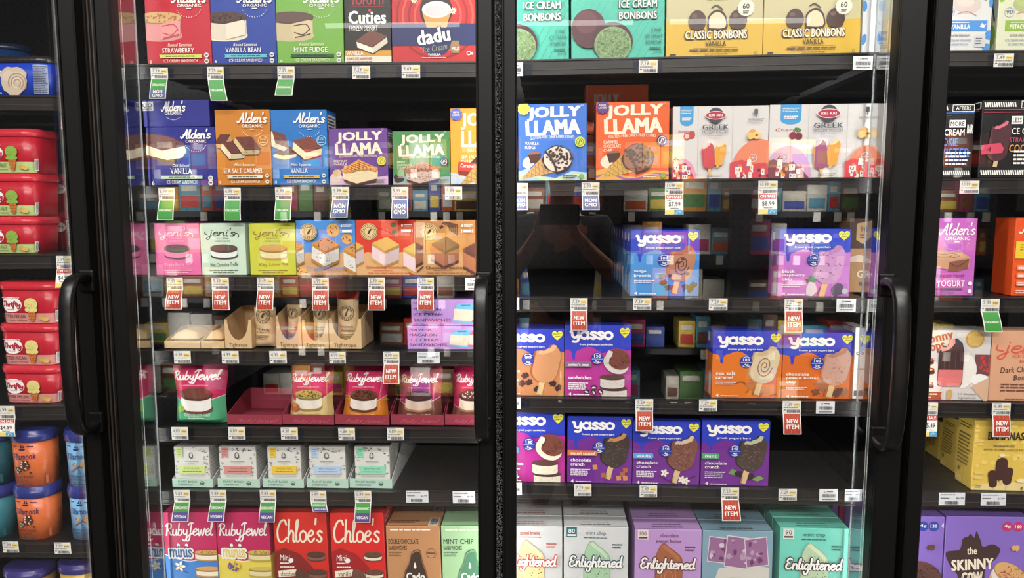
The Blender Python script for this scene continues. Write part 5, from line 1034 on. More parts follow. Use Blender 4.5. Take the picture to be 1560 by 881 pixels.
def brownbar(c): c.rect(0, 0, 100, 40, (84, 66, 56)); c.poly([(30, 6), (96, 2), (96, 24), (60, 34), (30, 28)], (206, 174, 128)); c.text('90', 46, 10, 78, 17, (90, 66, 44), .0); c.para(46, 20, 78, 27, 2, (120, 90, 60)); c.poly([(0, 52), (50, 48), (100, 56), (100, 60), (0, 58)], (232, 216, 190)); c.text('GREEK', 40, 70, 170, 80, WHITE, .03); c.rect(50, 86, 100, 91, (120, 104, 92))
carton('N', 'c', 'ice_cream_box', 'tan and brown carton half hidden behind the lilac raspberry carton', 1290, 1324, 334, (190, 152, 108), .06, st=.0 + .075, draw=brownbar)
def p_choc(c):
    for i, (x, y) in enumerate(((44, 70), (50, 80), (40, 82), (84, 82), (92, 88), (62, 90))): c.blob(x, y, 5, 4.4, (64, 42, 40), i, .25)
    ice_bar(c, 75, 51, 36, 58, 13, (196, 138, 96), (150, 86, 60), (214, 170, 130), STK, None, 18); stickword(c, 63, 90, -76)
yc('d', 'tan chocolate fudge yogurt bar carton beside the middle frame', 753, 859, 501, (194, 130, 82), yasso((194, 130, 82), ('chocolate', 'fudge'), '80', '5g', p_choc))
def p_sand(fill, flower, top=(118, 66, 54)):
    def p(c):
        for y, w_ in ((93, 20), (77, 19)): stack_round(c, 72 + (3 if y > 90 else 0), y - 5, w_, 4, 13, (92, 60, 54), fill, (80, 54, 50), .06); c.dots(26, 72, y + 4, w_ * .9, 5, .5, (150, 140, 132), int(y))
        c.ell(77, 53, 20, 15, fill, 28); c.ell(81, 47, 18.5, 15.5, top, 30); c.dots(60, 82, 48, 15, 13, .7, (72, 40, 36), 4); c.poly([(66, 34), (72, 36), (71, 42), (67, 46), (66, 52), (62, 52), (62, 40)], fill)
        if flower:
            for x, y in ((30, 92), (22, 88)):
                for i in range(5): c.ell(x + 2.6 * math.cos(i * 1.257), y + 2.6 * math.sin(i * 1.257), 2.2, 1.4, (240, 234, 226), i * 72, 8)
            c.line([(14, 86), (24, 92), (38, 94)], .9, (70, 40, 46))
        else:
            for i, (x, y) in enumerate(((44, 86), (33, 92), (54, 92), (44, 93))): c.ell(x, y, 4.6, 3, (50, 38, 42), 20 * i); c.ell(x, y + 1, 3, 1.4, (214, 208, 204), 20 * i)
    return p
MG = (176, 52, 142)
yc('d', 'magenta cookies and cream yogurt sandwich carton under a NEW ITEM flap', 860.2, 960.5, 496, MG, yasso(MG, ('sandwiches',), '130', '5g', p_sand((206, 200, 192), False), ("cookies 'n cream", (130, 100, 130), 40), 'frozen greek yogurt sandwiches', fy=70))
def p_cara(c):
    c.line([(34, 78), (44, 76), (54, 84), (50, 92)], 2, (150, 84, 40)); c.blob(56, 82, 6, 6, (176, 104, 60), 3); c.blob(78, 88, 6, 5, (186, 120, 70), 5); c.line([(84, 96), (94, 94)], 1.4, (140, 80, 40)); c.blob(70, 95, 4, 3, (150, 90, 50), 7); ice_bar(c, 76, 49, 37, 58, 14, (208, 190, 154), (180, 156, 116), (196, 170, 130), STK, None, 18, (150, 100, 66)); stickword(c, 61, 90, -76)
OR = (214, 114, 34)
yc('d', 'orange sea salt caramel yogurt bar carton with a swirled bar', 1083.7, 1188.8, 505, OR, yasso(OR, ('sea salt', 'caramel'), '100', '4g', p_cara))
def p_pb(c):
    for i, (x, y) in enumerate(((52, 78), (48, 90), (60, 84), (82, 88), (90, 90), (76, 92))): c.blob(x, y, 6, 5, ((150, 100, 70), (96, 62, 50))[i % 2], i, .3)
    ice_bar(c, 77, 50, 36, 58, 12, (192, 148, 130), (176, 120, 96), (170, 120, 100), STK, (150, 100, 96), 18, None, 0, 24); stickword(c, 61, 91, -76)
yc('d', 'orange chocolate peanut butter chip yogurt bar carton', 1190.3, 1297, 507, (208, 104, 36), yasso((208, 104, 36), ('chocolate', 'peanut butter', 'chip'), '100', '5g', p_pb))
def popside(c): c.line([(40, 12), (70, 14), (60, 26)], 9, (60, 54, 56)); c.ring(30, 36, 12, 8, (60, 54, 56), 10); c.ring(76, 36, 10, 8, (60, 54, 56), 10); c.blob(60, 58, 40, 9, (140, 110, 110), 3, .2); c.blob(40, 80, 30, 6, (200, 180, 176), 5, .2); c.rect(10, 88, 90, 96, (90, 84, 84))
carton('N', 'd', 'ice_cream_box', 'thin white pop bar box beside the peanut butter carton', 1298.2, 1315, 499, (206, 204, 200), .07, draw=popside)
PU = (112, 46, 140)
yc('e', 'magenta vanilla bean yogurt sandwich carton beside the middle frame', 755, 859.6, 626.6, (176, 44, 140), yasso((176, 44, 140), ('sandwiches',), '130', '5g', p_sand((226, 218, 196), True), ('vanilla bean', (84, 150, 210), 34), 'frozen greek yogurt sandwiches', fy=70))
def p_crunch(bar, bitec, extra, edge=(54, 36, 34), sp=(120, 96, 84)):
    def p(c): extra(c); ice_bar(c, 75, 49, 38, 58, 15, bar, edge, bitec, STK, sp, 20, None, .9, 46); c.dots(30, 73, 54, 13, 20, .8, edge, 3); stickword(c, 60, 91, -76)
    return p
def carex(c):
    for i, (x, y) in enumerate(((43, 76), (86, 86), (90, 80), (80, 92), (56, 88), (66, 90), (90, 92))): c.poly([(x - 4, y - 3), (x + 3, y - 4), (x + 4, y + 3), (x - 3, y + 4)], (176, 100, 56) if i % 3 else (206, 140, 84))
def vanex(c):
    for x, y in ((48, 82), (74, 92), (80, 94)):
        for i in range(5): c.ell(x + 3.4 * math.cos(i * 1.257), y + 3.4 * math.sin(i * 1.257), 3, 1.8, (232, 226, 206), i * 72, 8)
    c.line([(40, 86), (54, 94), (66, 96)], 1, (56, 34, 36)); c.line([(84, 90), (94, 86)], 1, (56, 34, 36))
def minex(c): c.poly([(40, 82), (46, 74), (54, 78), (50, 84)], (110, 150, 84)); c.poly([(76, 90), (86, 84), (94, 88), (84, 93)], (120, 160, 80)); c.blob(56, 82, 6, 5, (48, 36, 36), 3, .25); c.blob(74, 86, 5, 5, (54, 40, 40), 4, .25)
yc('e', 'purple crunch carton with an orange sea salt caramel banner', 864, 962, 635, PU, yasso(PU, ('chocolate', 'crunch'), '150', '4g', p_crunch((66, 54, 50), (186, 136, 88), carex, (44, 36, 34), (112, 100, 90)), ('sea salt caramel', (206, 116, 50), 46)))
yc('e', 'purple crunch carton with a pale blue vanilla banner', 963.4, 1064.5, 642, PU, yasso(PU, ('chocolate', 'crunch'), '140', '4g', p_crunch((122, 78, 66), (206, 186, 160), vanex, (74, 44, 40), (160, 116, 96)), ('vanilla', (90, 160, 214), 30)))
yc('e', 'purple crunch carton with a green mint banner, last in the row', 1067, 1169.8, 641, PU, yasso(PU, ('chocolate', 'crunch'), '140', '4g', p_crunch((78, 62, 56), (178, 186, 150), minex, (54, 42, 40), (126, 108, 98)), ('mint', (84, 160, 120), 26), 'greek yogurt bars'))
# lowest shelf: tall pale cartons with rows behind
def enl(cal, calbg, calink, name2, ink, barc, outline, speck, swirl, bg2, nink, bite):
    def d(c):
        if bg2 == 'swirl':
            for i in range(7): c.ring(20 + 70 * (i % 2) + 3 * i, 20 + 12 * i, 16, 1.2, (200, 202, 202), 16, 200, 330)
        elif bg2: c.dots(26, 50, 50, 48, 42, .8, bg2, 4)
        if cal: c.part('calorie_badge'); c.rect(4, .5, 20, 12.5, calbg); c.text(cal, 7, 2.5, 17, 7.5, calink, .02); c.rect(5.5, 9, 18.5, 11, calink); c.part()
        if len(name2) == 1: c.text(name2[0], 34, 5, 65, 10.5, ink, .012); c.para(31, 12, 68, 14, 1, ink)
        else: c.text(name2[0], 38, 4.5, 65, 9, ink, .012); c.text(name2[1], 32, 11.5, 70, 16.5, ink, .012)
        c.para(75, 19, 91, 26, 2, ink)
        c.part('product_picture'); P = [(31, 66), (32, 36), (35, 26), (40, 19), (45, 17), (52, 22), (58, 25), (64, 29), (69, 33), (71, 40), (71, 66), (69, 100), (32, 100)]
        c.poly([(51 + (x - 51) * 1.04, 55 + (y - 55) * 1.03) for x, y in P], tuple(int(v * .85) for v in barc), 2); c.poly(P, barc, 2); c.poly([(40, 20), (45, 18), (58, 26), (68, 34), (66, 38), (58, 31), (46, 24)], bite)
        if speck: c.dots(26, 51, 58, 17, 38, 1.1, speck, 5)
        if swirl: c.ring(51, 56, 11, 1, swirl, 20, 0, 360, 18); c.ring(51, 58, 6, 1, swirl, 16, 0, 360, 11)
        c.part(); c.part('brand_name'); c.script('Enlightened', 9, 34, 90, 52, 2.6, WHITE, outline, 2.8, sh=.12); c.part()
    return d
def entop(ink): return lambda k: (k.para(28, 50, 72, 62, 1, ink), k.para(26, 70, 74, 90, 1, ink))
def ec(label, x0, x1, yt, col, dr, ink, blab, back=3, **k): carton('N', 'f', 'ice_cream_box', label, x0, x1, yt, col, .055, draw=dr, top=entop(ink), back=back, blab=blab, **k)
W2 = (206, 208, 208)
ec('white caramel brownie bar carton cut off by the middle frame', 760, 856.5, 802, W2, enl(None, None, None, ('caramel brownie',), (190, 90, 84), (232, 206, 150), (206, 90, 84), (70, 50, 44), None, 'swirl', None, (240, 222, 180)), (170, 120, 110), 'white carton behind the caramel brownie carton')
ec('white mint chip bar carton with a dark teal 80 calorie square', 859, 956, 803, W2, enl('80', (44, 110, 116), WHITE, ('mint chip',), (80, 100, 104), (164, 200, 164), (50, 84, 96), (64, 84, 64), None, 'swirl', None, (190, 216, 186)), (120, 126, 130), 'white carton behind the mint chip carton with a teal square')
ec('lilac chocolate peanut butter bar carton with a 100 calorie square', 966, 1066.5, 807, (184, 146, 202), enl('100', (222, 208, 206), (96, 60, 60), ('chocolate', 'peanut butter'), (110, 56, 70), (160, 94, 62), (104, 56, 56), None, (196, 132, 92), (212, 186, 222), None, (176, 110, 78)), (110, 76, 120), 'lilac carton behind the chocolate peanut butter carton')
def photoback(c):
    c.poly([(2, 100), (24, 46), (60, 40), (96, 44), (94, 100)], (206, 202, 192)); c.part('photo_collage')
    for x0, y0, x1, y1, a, sd in ((9, 9, 37, 38, 5, 1), (34, 8, 66, 44, 6, 2), (62, 9, 92, 42, -7, 3)):
        cx, cy = (x0 + x1) / 2, (y0 + y1) / 2; ca, sa = math.cos(math.radians(a)), math.sin(math.radians(a)); R = lambda k: [(cx + ((x - cx) * ca - (y - cy) * sa) * k, cy + ((x - cx) * sa + (y - cy) * ca) * k) for x, y in ((x0, y0), (x1, y0), (x1, y1), (x0, y1))]
        c.poly(R(1.07), (214, 206, 206)); c.poly(R(1), (150, 104, 144)); r_ = random.Random(sd)
        for i in range(9): c.blob(r_.uniform(x0 + 3, x1 - 3), r_.uniform(y0 + 3, y1 - 4), r_.uniform(1.5, 4), r_.uniform(1.5, 5), r_.choice(((206, 190, 206), (110, 60, 104), (180, 150, 176))), i, .25)
    c.part(); c.para(40, 56, 60, 100, 12, (130, 130, 130)); c.para(66, 60, 84, 100, 11, (140, 140, 140)); c.text('sweet', 28, 70, 40, 75, (60, 60, 60), .01, -80); c.text('story', 26, 84, 40, 89, (60, 60, 60), .01, -80)
ec('blue-grey bar carton turned with its photo covered back to the front', 1068, 1174, 809, (128, 160, 176), photoback, (80, 96, 104), 'grey-blue carton right behind the photo covered one', back=1)
carton('N', 'f', 'ice_cream_box', 'taller pale blue carton standing behind the photo covered carton', 1063, 1166, 790, (122, 164, 184), .05, st=.14, draw=lambda c: (c.text('Enlightened', 30, 4, 88, 11, (206, 216, 220), .03, 0, 0, (60, 76, 90), .03), c.para(40, 1, 84, 2.5, 1, (90, 110, 120))))
ec('teal green mint chip bar carton with a 90 calorie square', 1184.5, 1288, 805, (112, 204, 184), enl('90', (222, 220, 214), (70, 60, 62), ('mint chip',), (50, 84, 84), (178, 200, 164), (70, 62, 66), (92, 106, 80), None, (150, 222, 206), None, (202, 218, 186)), (70, 130, 116), 'teal carton behind the mint chip carton with a 90 square', 4)
for i, (x, col, nm) in enumerate(((1266, (150, 110, 200), 'violet'), (1276, (190, 60, 110), 'crimson'), (1285, (130, 90, 190), 'purple'), (1297, (170, 150, 210), 'pale lilac'))):
    carton('N', 'f', 'ice_cream_box', '%s carton edge standing far back at the right of the teal carton' % nm, x - 4.5, x + 3.5, 769 + i, col, .06, st=.2, draw=lambda c: c.rect(0, 30, 100, 100, (160, 110, 80)))
# ---------------------------------------------------------------- tubs behind the far left door
def thrifty(bandc, ink, name2, scoopc):
    def d(c):
        c.rect(16, 70, 84, 97, bandc)
        for i in range(5): c.rect(16, 74 + 4.6 * i, 84, 74.8 + 4.6 * i, tuple(int(v * .9) for v in bandc))
        c.part('brand_badge'); c.ell(32, 46, 12.6, 8.4, WHITE); c.script('Thrifty', 22, 37, 43, 57, 1.5, (176, 36, 60), sh=.1); c.para(28, 58, 36, 60, 1, (90, 60, 60)); c.part(); c.text('THE ORIGINAL FROZEN BUTTER FAVORITE'[:12], 22, 26, 44, 29, (230, 190, 190), .01, 0, 0, None, 0, 2) if False else c.para(22, 25, 44, 29, 1, (232, 190, 190))
        c.text(name2, 20 if len(name2) > 10 else 18, 73.5, 48, 83, ink, .02); c.text('ICE CREAM', 22, 87, 37, 92, ink, .01); c.para(39, 88, 50, 91, 1, ink)
        # a plain cone with one round scoop, and nuts beside it
        c.part('product_picture'); c.poly([(51, 62), (61.5, 62), (58.5, 92), (54, 92)], (198, 116, 56))
        for i in range(3): c.line([(52 + 2.4 * i, 64), (54 + 2 * i, 90)], .35, (140, 76, 36), False)
        for y in (70, 78, 86): c.line([(52, y), (61, y)], .35, (140, 76, 36), False)
        c.ell(56.2, 44, 7.6, 6.6, scoopc); c.ell(51.5, 60, 2.6, 2, scoopc); c.ell(56.5, 61, 3, 2.2, scoopc); c.ell(61, 60, 2.6, 2, scoopc); c.dots(14, 56, 44, 6, 5, .6, tuple(int(v * .82) for v in scoopc), 4)
        c.blob(67.5, 82, 3, 2.6, (196, 160, 84), 3); c.blob(71.5, 85, 3, 2.4, (206, 170, 92), 5); c.part()
        c.rect(80.5, 62, 84, 92, (214, 208, 204)); c.bars(81, 64, 83.6, 90, (70, 60, 60), 6)
    return d
TR = (178, 26, 44)
for i, (yt, ybo, cx, pos) in enumerate(((196, 264.5, 13, 'top'), (264.5, 330, 14, 'middle'), (330, 386.5, 14, 'bottom'))):
    scround('ice_cream_tub', 'red oval pistachio tub with a pale green label band, %s of its stack of three' % pos, cx, 88, 74, yt, ybo, 9, TR, (196, 44, 58), thrifty((176, 196, 128), (84, 104, 60), 'PISTACHIO NUT', (134, 172, 72)), grp='red tubs')
for i, (yt, ybo, cx, pos) in enumerate(((430, 494, 42, 'top'), (494, 557.5, 43.5, 'middle'), (557.5, 615.3, 46, 'bottom'))):
    scround('ice_cream_tub', 'red oval butter pecan tub with a pink label band, %s of its stack of three' % pos, cx, 98, 74, yt, ybo, 9, TR, (190, 40, 54), thrifty((206, 140, 134), (110, 50, 54), 'BUTTER PECAN', (220, 206, 130)), grp='red tubs')
def backlab(c): c.part('nutrition_panel'); c.rect(38, 10, 62, 92, (206, 200, 194)); c.para(39, 14, 61, 90, 10, (80, 76, 76)); c.part(); c.part('brand_badge'); c.ell(30, 30, 8, 6, WHITE); c.text('Thrifty', 25, 25, 35, 36, (176, 36, 60), .02, 0, .2); c.part()
LB2 = ('upper', 'lower')
zz = zl('L', 'b', at(112, 386, YB).x)
for i, (yt, ybo) in ((1, (328, 386)), (0, (272, 330))):
    scround('ice_cream_tub', 'red tub turned to its nutrition panel, set back right of the pistachio stack, %s one' % LB2[i], 118, 84, 66, yt, ybo, 8, (170, 30, 44), (190, 46, 58), backlab, Y=YB + .115, grp='red tubs', zb=zz); zz += scround.H
zz = zl('L', 'c', at(142, 615, YB).x)
for i, (yt, ybo) in ((2, (558, 615)), (1, (500, 558)), (0, (440, 500))):
    scround('ice_cream_tub', 'red tub glimpsed through the left door handle, %s of its stack' % ('top', 'middle', 'bottom')[i], 152, 78, 66, yt, ybo, 8, TR, (190, 40, 54), thrifty((206, 140, 134), (110, 50, 54), 'BUTTER PECAN', (220, 206, 130)), Y=YB + .06, grp='red tubs', zb=zz); zz += scround.H
def aldentub(c):
    c.part('brand_name'); c.script("Alden's", 12, 18, 40, 42, 1.3, WHITE); c.text('ORGANIC', 20, 45, 36, 50, WHITE, .02); c.part(); c.text('VANILLA', 18, 66, 35, 75, WHITE, .01); c.text('BEAN', 24, 78, 34, 87, WHITE, .01); c.rect(14, 90, 39, 94, (110, 190, 200))
    c.part('product_picture'); c.blob(51, 58, 12.6, 12.2, (196, 178, 156), 4, .1, 26); c.blob(47, 44, 6, 5, (206, 190, 170), 5); c.blob(55, 46, 6, 5, (206, 190, 170), 8)
    for r_ in (3, 5.5, 8): c.ring(54, 64, r_, 1, (160, 138, 116), 16, 160, 420)
    c.ring(54, 64, 4.2, .8, (222, 208, 190), 14, 100, 380); c.part(); c.part('nutrition_panel'); c.rect(69, 12, 80, 96, (150, 160, 186)); c.para(69.6, 15, 79.6, 94, 16, (60, 64, 84)); c.part()
scround('ice_cream_tub', 'blue oval vanilla bean tub with a big cream scoop, on the top left shelf', 22, 118, 70, 86, 146.7, 7.5, (28, 62, 178), (34, 32, 34), aldentub, rnd=.3, taper=.98, zb=zl('L', 'a', at(22, 146, YB).x) + .001)
def darkblue(c): c.rect(30, 20, 44, 95, (110, 120, 150)); c.para(30, 22, 44, 94, 12, (60, 70, 100)); c.blob(56, 70, 8, 8, (150, 120, 96), 3)
scround('ice_cream_tub', 'dark blue tub set back behind the blue vanilla bean tub', 55, 84, 60, 60, 120, 7, (20, 52, 104), (24, 40, 66), darkblue, Y=YB + .26, zb=zl('L', 'a', at(40, 146, YB + .2).x) + .001, rnd=.5)
scround('ice_cream_tub', 'dark blue tub with a fine print panel at the top left corner of the photo', -16, 84, 60, -6, 90, 7, (20, 56, 110), (24, 40, 66), darkblue, Y=YB + .15, zb=zl('L', 'a', at(0, 146, YB + .2).x) + .001, rnd=.5)
def tilla(body, l1, l2, pic):
    def d(c):
        I = (34, 44, 96); c.part('brand_name'); c.text('Tillamook', 26, 27, 68, 41, I, .02, -3, .12); c.poly([(41, 18), (53, 17), (51, 21), (43, 21.5)], I); c.poly([(44, 16), (47, 7), (47.5, 16)], I); c.poly([(48, 16), (50, 9), (51.5, 15.5)], I); c.part(); c.para(29, 10, 38, 14, 1, I); c.para(56, 10, 66, 14, 1, I)
        c.part('product_picture'); pic(c); c.part(); c.text(l1, 31, 74, 63, 79, (50, 46, 70), .02); l2 and c.text(l2, 32, 81, 62, 85.5, (50, 46, 70), .02); c.text('ICE CREAM', 40, 88 if l2 else 82, 56, 90.5 if l2 else 84.5, (60, 60, 80), .01); c.para(34, 92.5, 62, 96, 1, (90, 80, 90)); c.rect(80, 76, 84, 94, tuple(int(v * .8) for v in body))
    return d
def rocky(c):
    for x, y, q in ((38, 64, 6), (51, 53, 8.6)):
        c.blob(x, y, q, q, (84, 50, 42), int(x), .2); c.dots(12, x, y, q * .8, q * .8, q * .17, (226, 214, 200), int(x)); c.dots(7, x, y, q * .8, q * .7, q * .14, (150, 100, 66), int(y))
    c.blob(60, 68, 1.6, 1.6, (70, 40, 34), 3); c.blob(45, 69, 1.6, 1.4, (196, 90, 60), 5)
def dough(c):
    c.line([(36, 68), (44, 61), (54, 54)], 2.4, (140, 86, 52)); c.ell(57, 51, 6.5, 4.8, (150, 92, 56), -25)
    for x, y, q in ((57, 50, 5), (43, 51, 3.8), (61, 63, 4.2)): c.blob(x, y, q, q * .9, (206, 166, 112), int(x), .15); c.dots(6, x, y, q * .7, q * .6, .8, (76, 50, 44), int(y))
    c.rect(50, 62, 52, 65, (60, 90, 160)); c.rect(52, 68, 54, 71, (60, 90, 160))
LIDB = (44, 52, 122)
for i, (yt, ybo, pos) in enumerate(((657, 742.5, 'upper'), (742.5, 823.5, 'lower'))):
    scround('ice_cream_tub', 'orange rocky road tub with a dark blue lid, %s of the orange pair' % pos, 40 + 5 * i, 66, 60, yt, ybo, 15, (214, 108, 58), LIDB, tilla((214, 108, 58), 'ROCKY ROAD', None, rocky), rnd=.46, taper=.95, grp='round tubs with dark blue lids')
    scround('ice_cream_tub', 'pale blue cookie dough tub with a dark blue lid, %s of the pale blue pair' % pos, 122 + 5 * i, 66, 64, yt, ybo, 15, (126, 178, 220), LIDB, tilla((126, 178, 220), 'CHOCOLATE CHIP', 'COOKIE DOUGH', dough), rnd=.46, taper=.95, grp='round tubs with dark blue lids')
    scround('ice_cream_tub', ('teal tub at the left edge of the photo, on the pale blue tub', 'pale blue and teal tub at the left edge of the photo, under the teal tub')[i], -30 + 5 * i, 66, 64, yt + 2, ybo, 15, ((36, 96, 108), (58, 126, 140))[i], LIDB, tilla((60, 120, 130), 'VANILLA', 'BEAN', lambda c: c.blob(46, 58, 9, 9, (220, 206, 180), 3)), rnd=.46, taper=.95, grp='round tubs with dark blue lids')
def plainlab(c): c.rect(20, 30, 80, 34, (206, 180, 110))
scround('ice_cream_tub', 'yellow tub on the lowest left shelf, half hidden by the door frame', 112, 66, 64, 862, 935, 12, (196, 160, 70), (54, 50, 110), plainlab, rnd=.46, grp='round tubs with dark blue lids')
scround('ice_cream_tub', 'tan tub with a purple lid on the lowest left shelf', 30, 72, 66, 872, 935, 12, (176, 140, 90), (62, 56, 120), plainlab, rnd=.46, grp='round tubs with dark blue lids')
# ---------------------------------------------------------------- stock behind the far right door
def mochi(col, name2, mo, x_):
    def d(c):
        for x, y, rx, ry, a in ((4, 30, 9, 14, 0), (16, 12, 12, 8, 20), (97, 80, 8, 9, 0), (94, 95, 9, 7, 0), (97, 40, 4, 10, 0)): c.ell(x, y, rx, ry, col, a)
        c.part('product_picture'); c.ell(44, 36, 22, 16, (228, 222, 206)); c.ell(52, 42, 26, 17, mo, 6); c.ell(48, 39, 17, 9, tuple(min(255, int(v * 1.06)) for v in mo), 6); c.line([(34, 54), (52, 51), (70, 56)], 2, (190, 140, 120)); c.ell(62, 10, 6, 6, (206, 206, 130)); c.ell(62, 11, 2, 2, (90, 100, 40)); c.part()
        c.line([(80, 28), (86, 38), (98, 22), (80, 28)], 1.6, (50, 50, 54), False); c.ring(20, 52, 9, .7, (130, 140, 180), 16); c.text('90', 14, 49, 26, 54, (80, 96, 150), .0)
        c.part('flavour_banner'); c.rect(14, 62, 92, 75, col); c.text(name2, 22, 67, 60, 72.5, WHITE, .03); c.para(24, 63.5, 58, 65.5, 1, WHITE); c.poly([(78, 70), (82, 65), (86, 68), (90, 66), (86, 71)], WHITE); c.part(); c.text('SUPER PREMIUM', 24, 79, 60, 82, (110, 110, 116), .01); c.text('ICE CREAM WRAPPED', 16, 85, 64, 88, (110, 140, 170), .0); c.text('IN SWEET MOCHI', 22, 90, 58, 93, (110, 140, 170), .0); c.rect(70, 80, 90, 95, (196, 200, 202)); c.para(72, 83, 84, 92, 3, (90, 90, 96))
    return d
def mside(col): return lambda k: (k.rect(0, 20, 40, 60, col), k.ell(60, 80, 30, 40, col), k.line([(90, 10), (60, 30), (80, 60)], 8, (60, 56, 90)))
carton('R', 'a', 'mochi_box', 'white and blue vanilla mochi box on the top right shelf', 1427, 1507, -46, (212, 212, 208), .06, draw=mochi((74, 140, 206), 'VANILLA', (206, 190, 182), 0), side=mside((74, 140, 206)), cat='ice cream box')
carton('R', 'a', 'mochi_box', 'pale green pistachio mochi box on the top right shelf', 1517, 1598, -46, (214, 216, 186), .06, draw=mochi((140, 178, 60), 'PISTACHIO', (170, 182, 120), 0), side=mside((140, 178, 60)), cat='ice cream box')
BK = (24, 22, 24)
def after(ink, lines, barp):
    def d(c):
        for y in (3, 90):
            for i in range(26): c.poly([(4 + 3.6 * i, y + 6), (6.2 + 3.6 * i, y + 6), (4.4 + 3.6 * i, y), (2.2 + 3.6 * i, y)], WHITE) if (i < 14 or y > 50) else None
        c.rect(2, 12, 98, 13, ink); c.rect(2, 15.5, 60, 16.2, ink); c.part('brand_name'); c.rect(60, 1.5, 98, 11, WHITE); c.rect(61, 2.3, 97, 10.2, BK); c.text('AFTERS', 66, 4, 92, 8.4, WHITE, .02); c.part()
        for q, x0, y0, x1, y1, col, bg in lines:
            if bg: c.rect(x0 - 2, y0 - 2, x1 + 2, y1 + 2, WHITE)
            c.text(q, x0, y0, x1, y1, BK if bg else col, .02)
        if barp: c.part('product_picture'); ice_bar(c, 30, 52, 30, 66, 8, (78, 44, 50), (96, 60, 60), (214, 110, 130), STK, (50, 26, 32), 10); c.part()
        c.poly([(-1, 58), (30, 55), (36, 62), (34, 68), (-1, 70)], (206, 70, 96)) if barp else None
        if barp: c.text('4', 9, 60, 16, 67, BK, .0)
        c.para(52, 64, 96, 84, 4, WHITE)
    return d
carton('R', 'b', 'ice_cream_bar_box', 'black cookie bar carton with blue lettering, next to the right door frame', 1392, 1479, 158, BK, .07, draw=after((50, 110, 190), (('BAR', 84, 34, 93, 36.5, WHITE, 0), ('ICE CREAM', 36, 36, 82, 44, WHITE, 0), ('LESS MORE', 50, 28, 82, 32, WHITE, 1), ('COOKIE', 30, 47, 74, 60, (54, 136, 214), 0), ('MONSTER', 30, 62, 90, 72, (54, 136, 214), 0)) if False else (('MORE', 58, 24, 82, 30, WHITE, 1), ('CREAM', 48, 34, 83, 43, WHITE, 0), ('BAR', 87, 28, 97, 40, WHITE, 0), ('COOKIE', 28, 46, 72, 57, (54, 136, 214), 0), ('TWISTER', 24, 60, 94, 72, (54, 136, 214), 0)), False), cat='ice cream box')
carton('R', 'b', 'ice_cream_bar_box', 'black strawberry bar carton with a pink four-pack label at the right edge', 1490, 1586, 152, BK, .10, draw=after((190, 70, 90), (('LESS', 48, 23, 62, 29, WHITE, 1), ('ICE CREAM', 45, 36, 98, 44, WHITE, 0), ('STRAWBERRY', 45, 48, 99, 54, (206, 60, 90), 0), ('COOKIE', 45, 57, 88, 67, (222, 150, 70), 0)), True), side=lambda k: (k.rect(20, 12, 90, 14, (190, 70, 90)), k.rect(30, 2, 96, 11, WHITE), k.rect(34, 3, 92, 10, BK), k.para(36, 25, 60, 60, 6, (190, 60, 90)), k.rect(60, 22, 70, 60, WHITE)), cat='ice cream box')
def fudgetw(c):
    alden_logo(c, 28, 6, 96, 36, WHITE, 2.2); c.part('product_picture'); c.poly([(0, 45), (30, 41), (70, 42), (90, 50), (88, 64), (70, 68), (0, 61)], (190, 142, 112)); c.poly([(50, 56), (88, 52), (86, 65), (60, 69), (48, 68)], (130, 80, 66)); c.ell(38, 48, 44, 7, (204, 160, 126)); c.ring(38, 48, 30, 1.3, (120, 74, 60), 22, 0, 330, 5); c.ring(38, 48, 15, 1.3, (120, 74, 60), 18, 0, 330, 2.6); c.line([(52, 58), (66, 62), (84, 54)], 1.4, (84, 48, 44)); c.part()
    c.text('CHOCOLATE FUDGE TWIST', -14, 72.5, 80, 77, (84, 40, 80), .01); c.text('GREEK YOGURT', -16, 80, 82, 88, WHITE, .012); c.part('flavour_banner'); c.rect(-10, 90, 78, 92.5, (110, 60, 120)); c.part(); c.text('FROZEN DESSERT BAR', -4, 94, 62, 98, (140, 70, 140), 0); c.ell(92, 84, 4, 4, WHITE); c.ell(92, 94, 4, 4, WHITE)
carton('R', 'c', 'frozen_yogurt_box', 'purple-pink fudge twist frozen yogurt carton beside the right door frame', 1403, 1482, 332.7, (186, 98, 182), .07, draw=fudgetw, cat='frozen yogurt box')
def aldor(c):
    alden_logo(c, 8, 6, 74, 34, WHITE, 2.0); c.rect(2, 30, 74, 52, (226, 196, 50)); c.para(10, 33, 66, 42, 3, (170, 120, 40)); c.text('60', 30, 45, 44, 49, (90, 70, 40), .02)
    for i in range(3): c.rrect(6, 60 + 10 * i, 30, 67 + 10 * i, 3, (232, 130, 80)); c.para(9, 62 + 10 * i, 28, 66 + 10 * i, 2, WHITE)
    c.para(6, 92, 60, 97, 2, WHITE)
carton('R', 'c', 'ice_cream_box', 'orange carton with a yellow square label at the right edge of the photo', 1540, 1622, 332, (222, 82, 30), .07, draw=aldor)
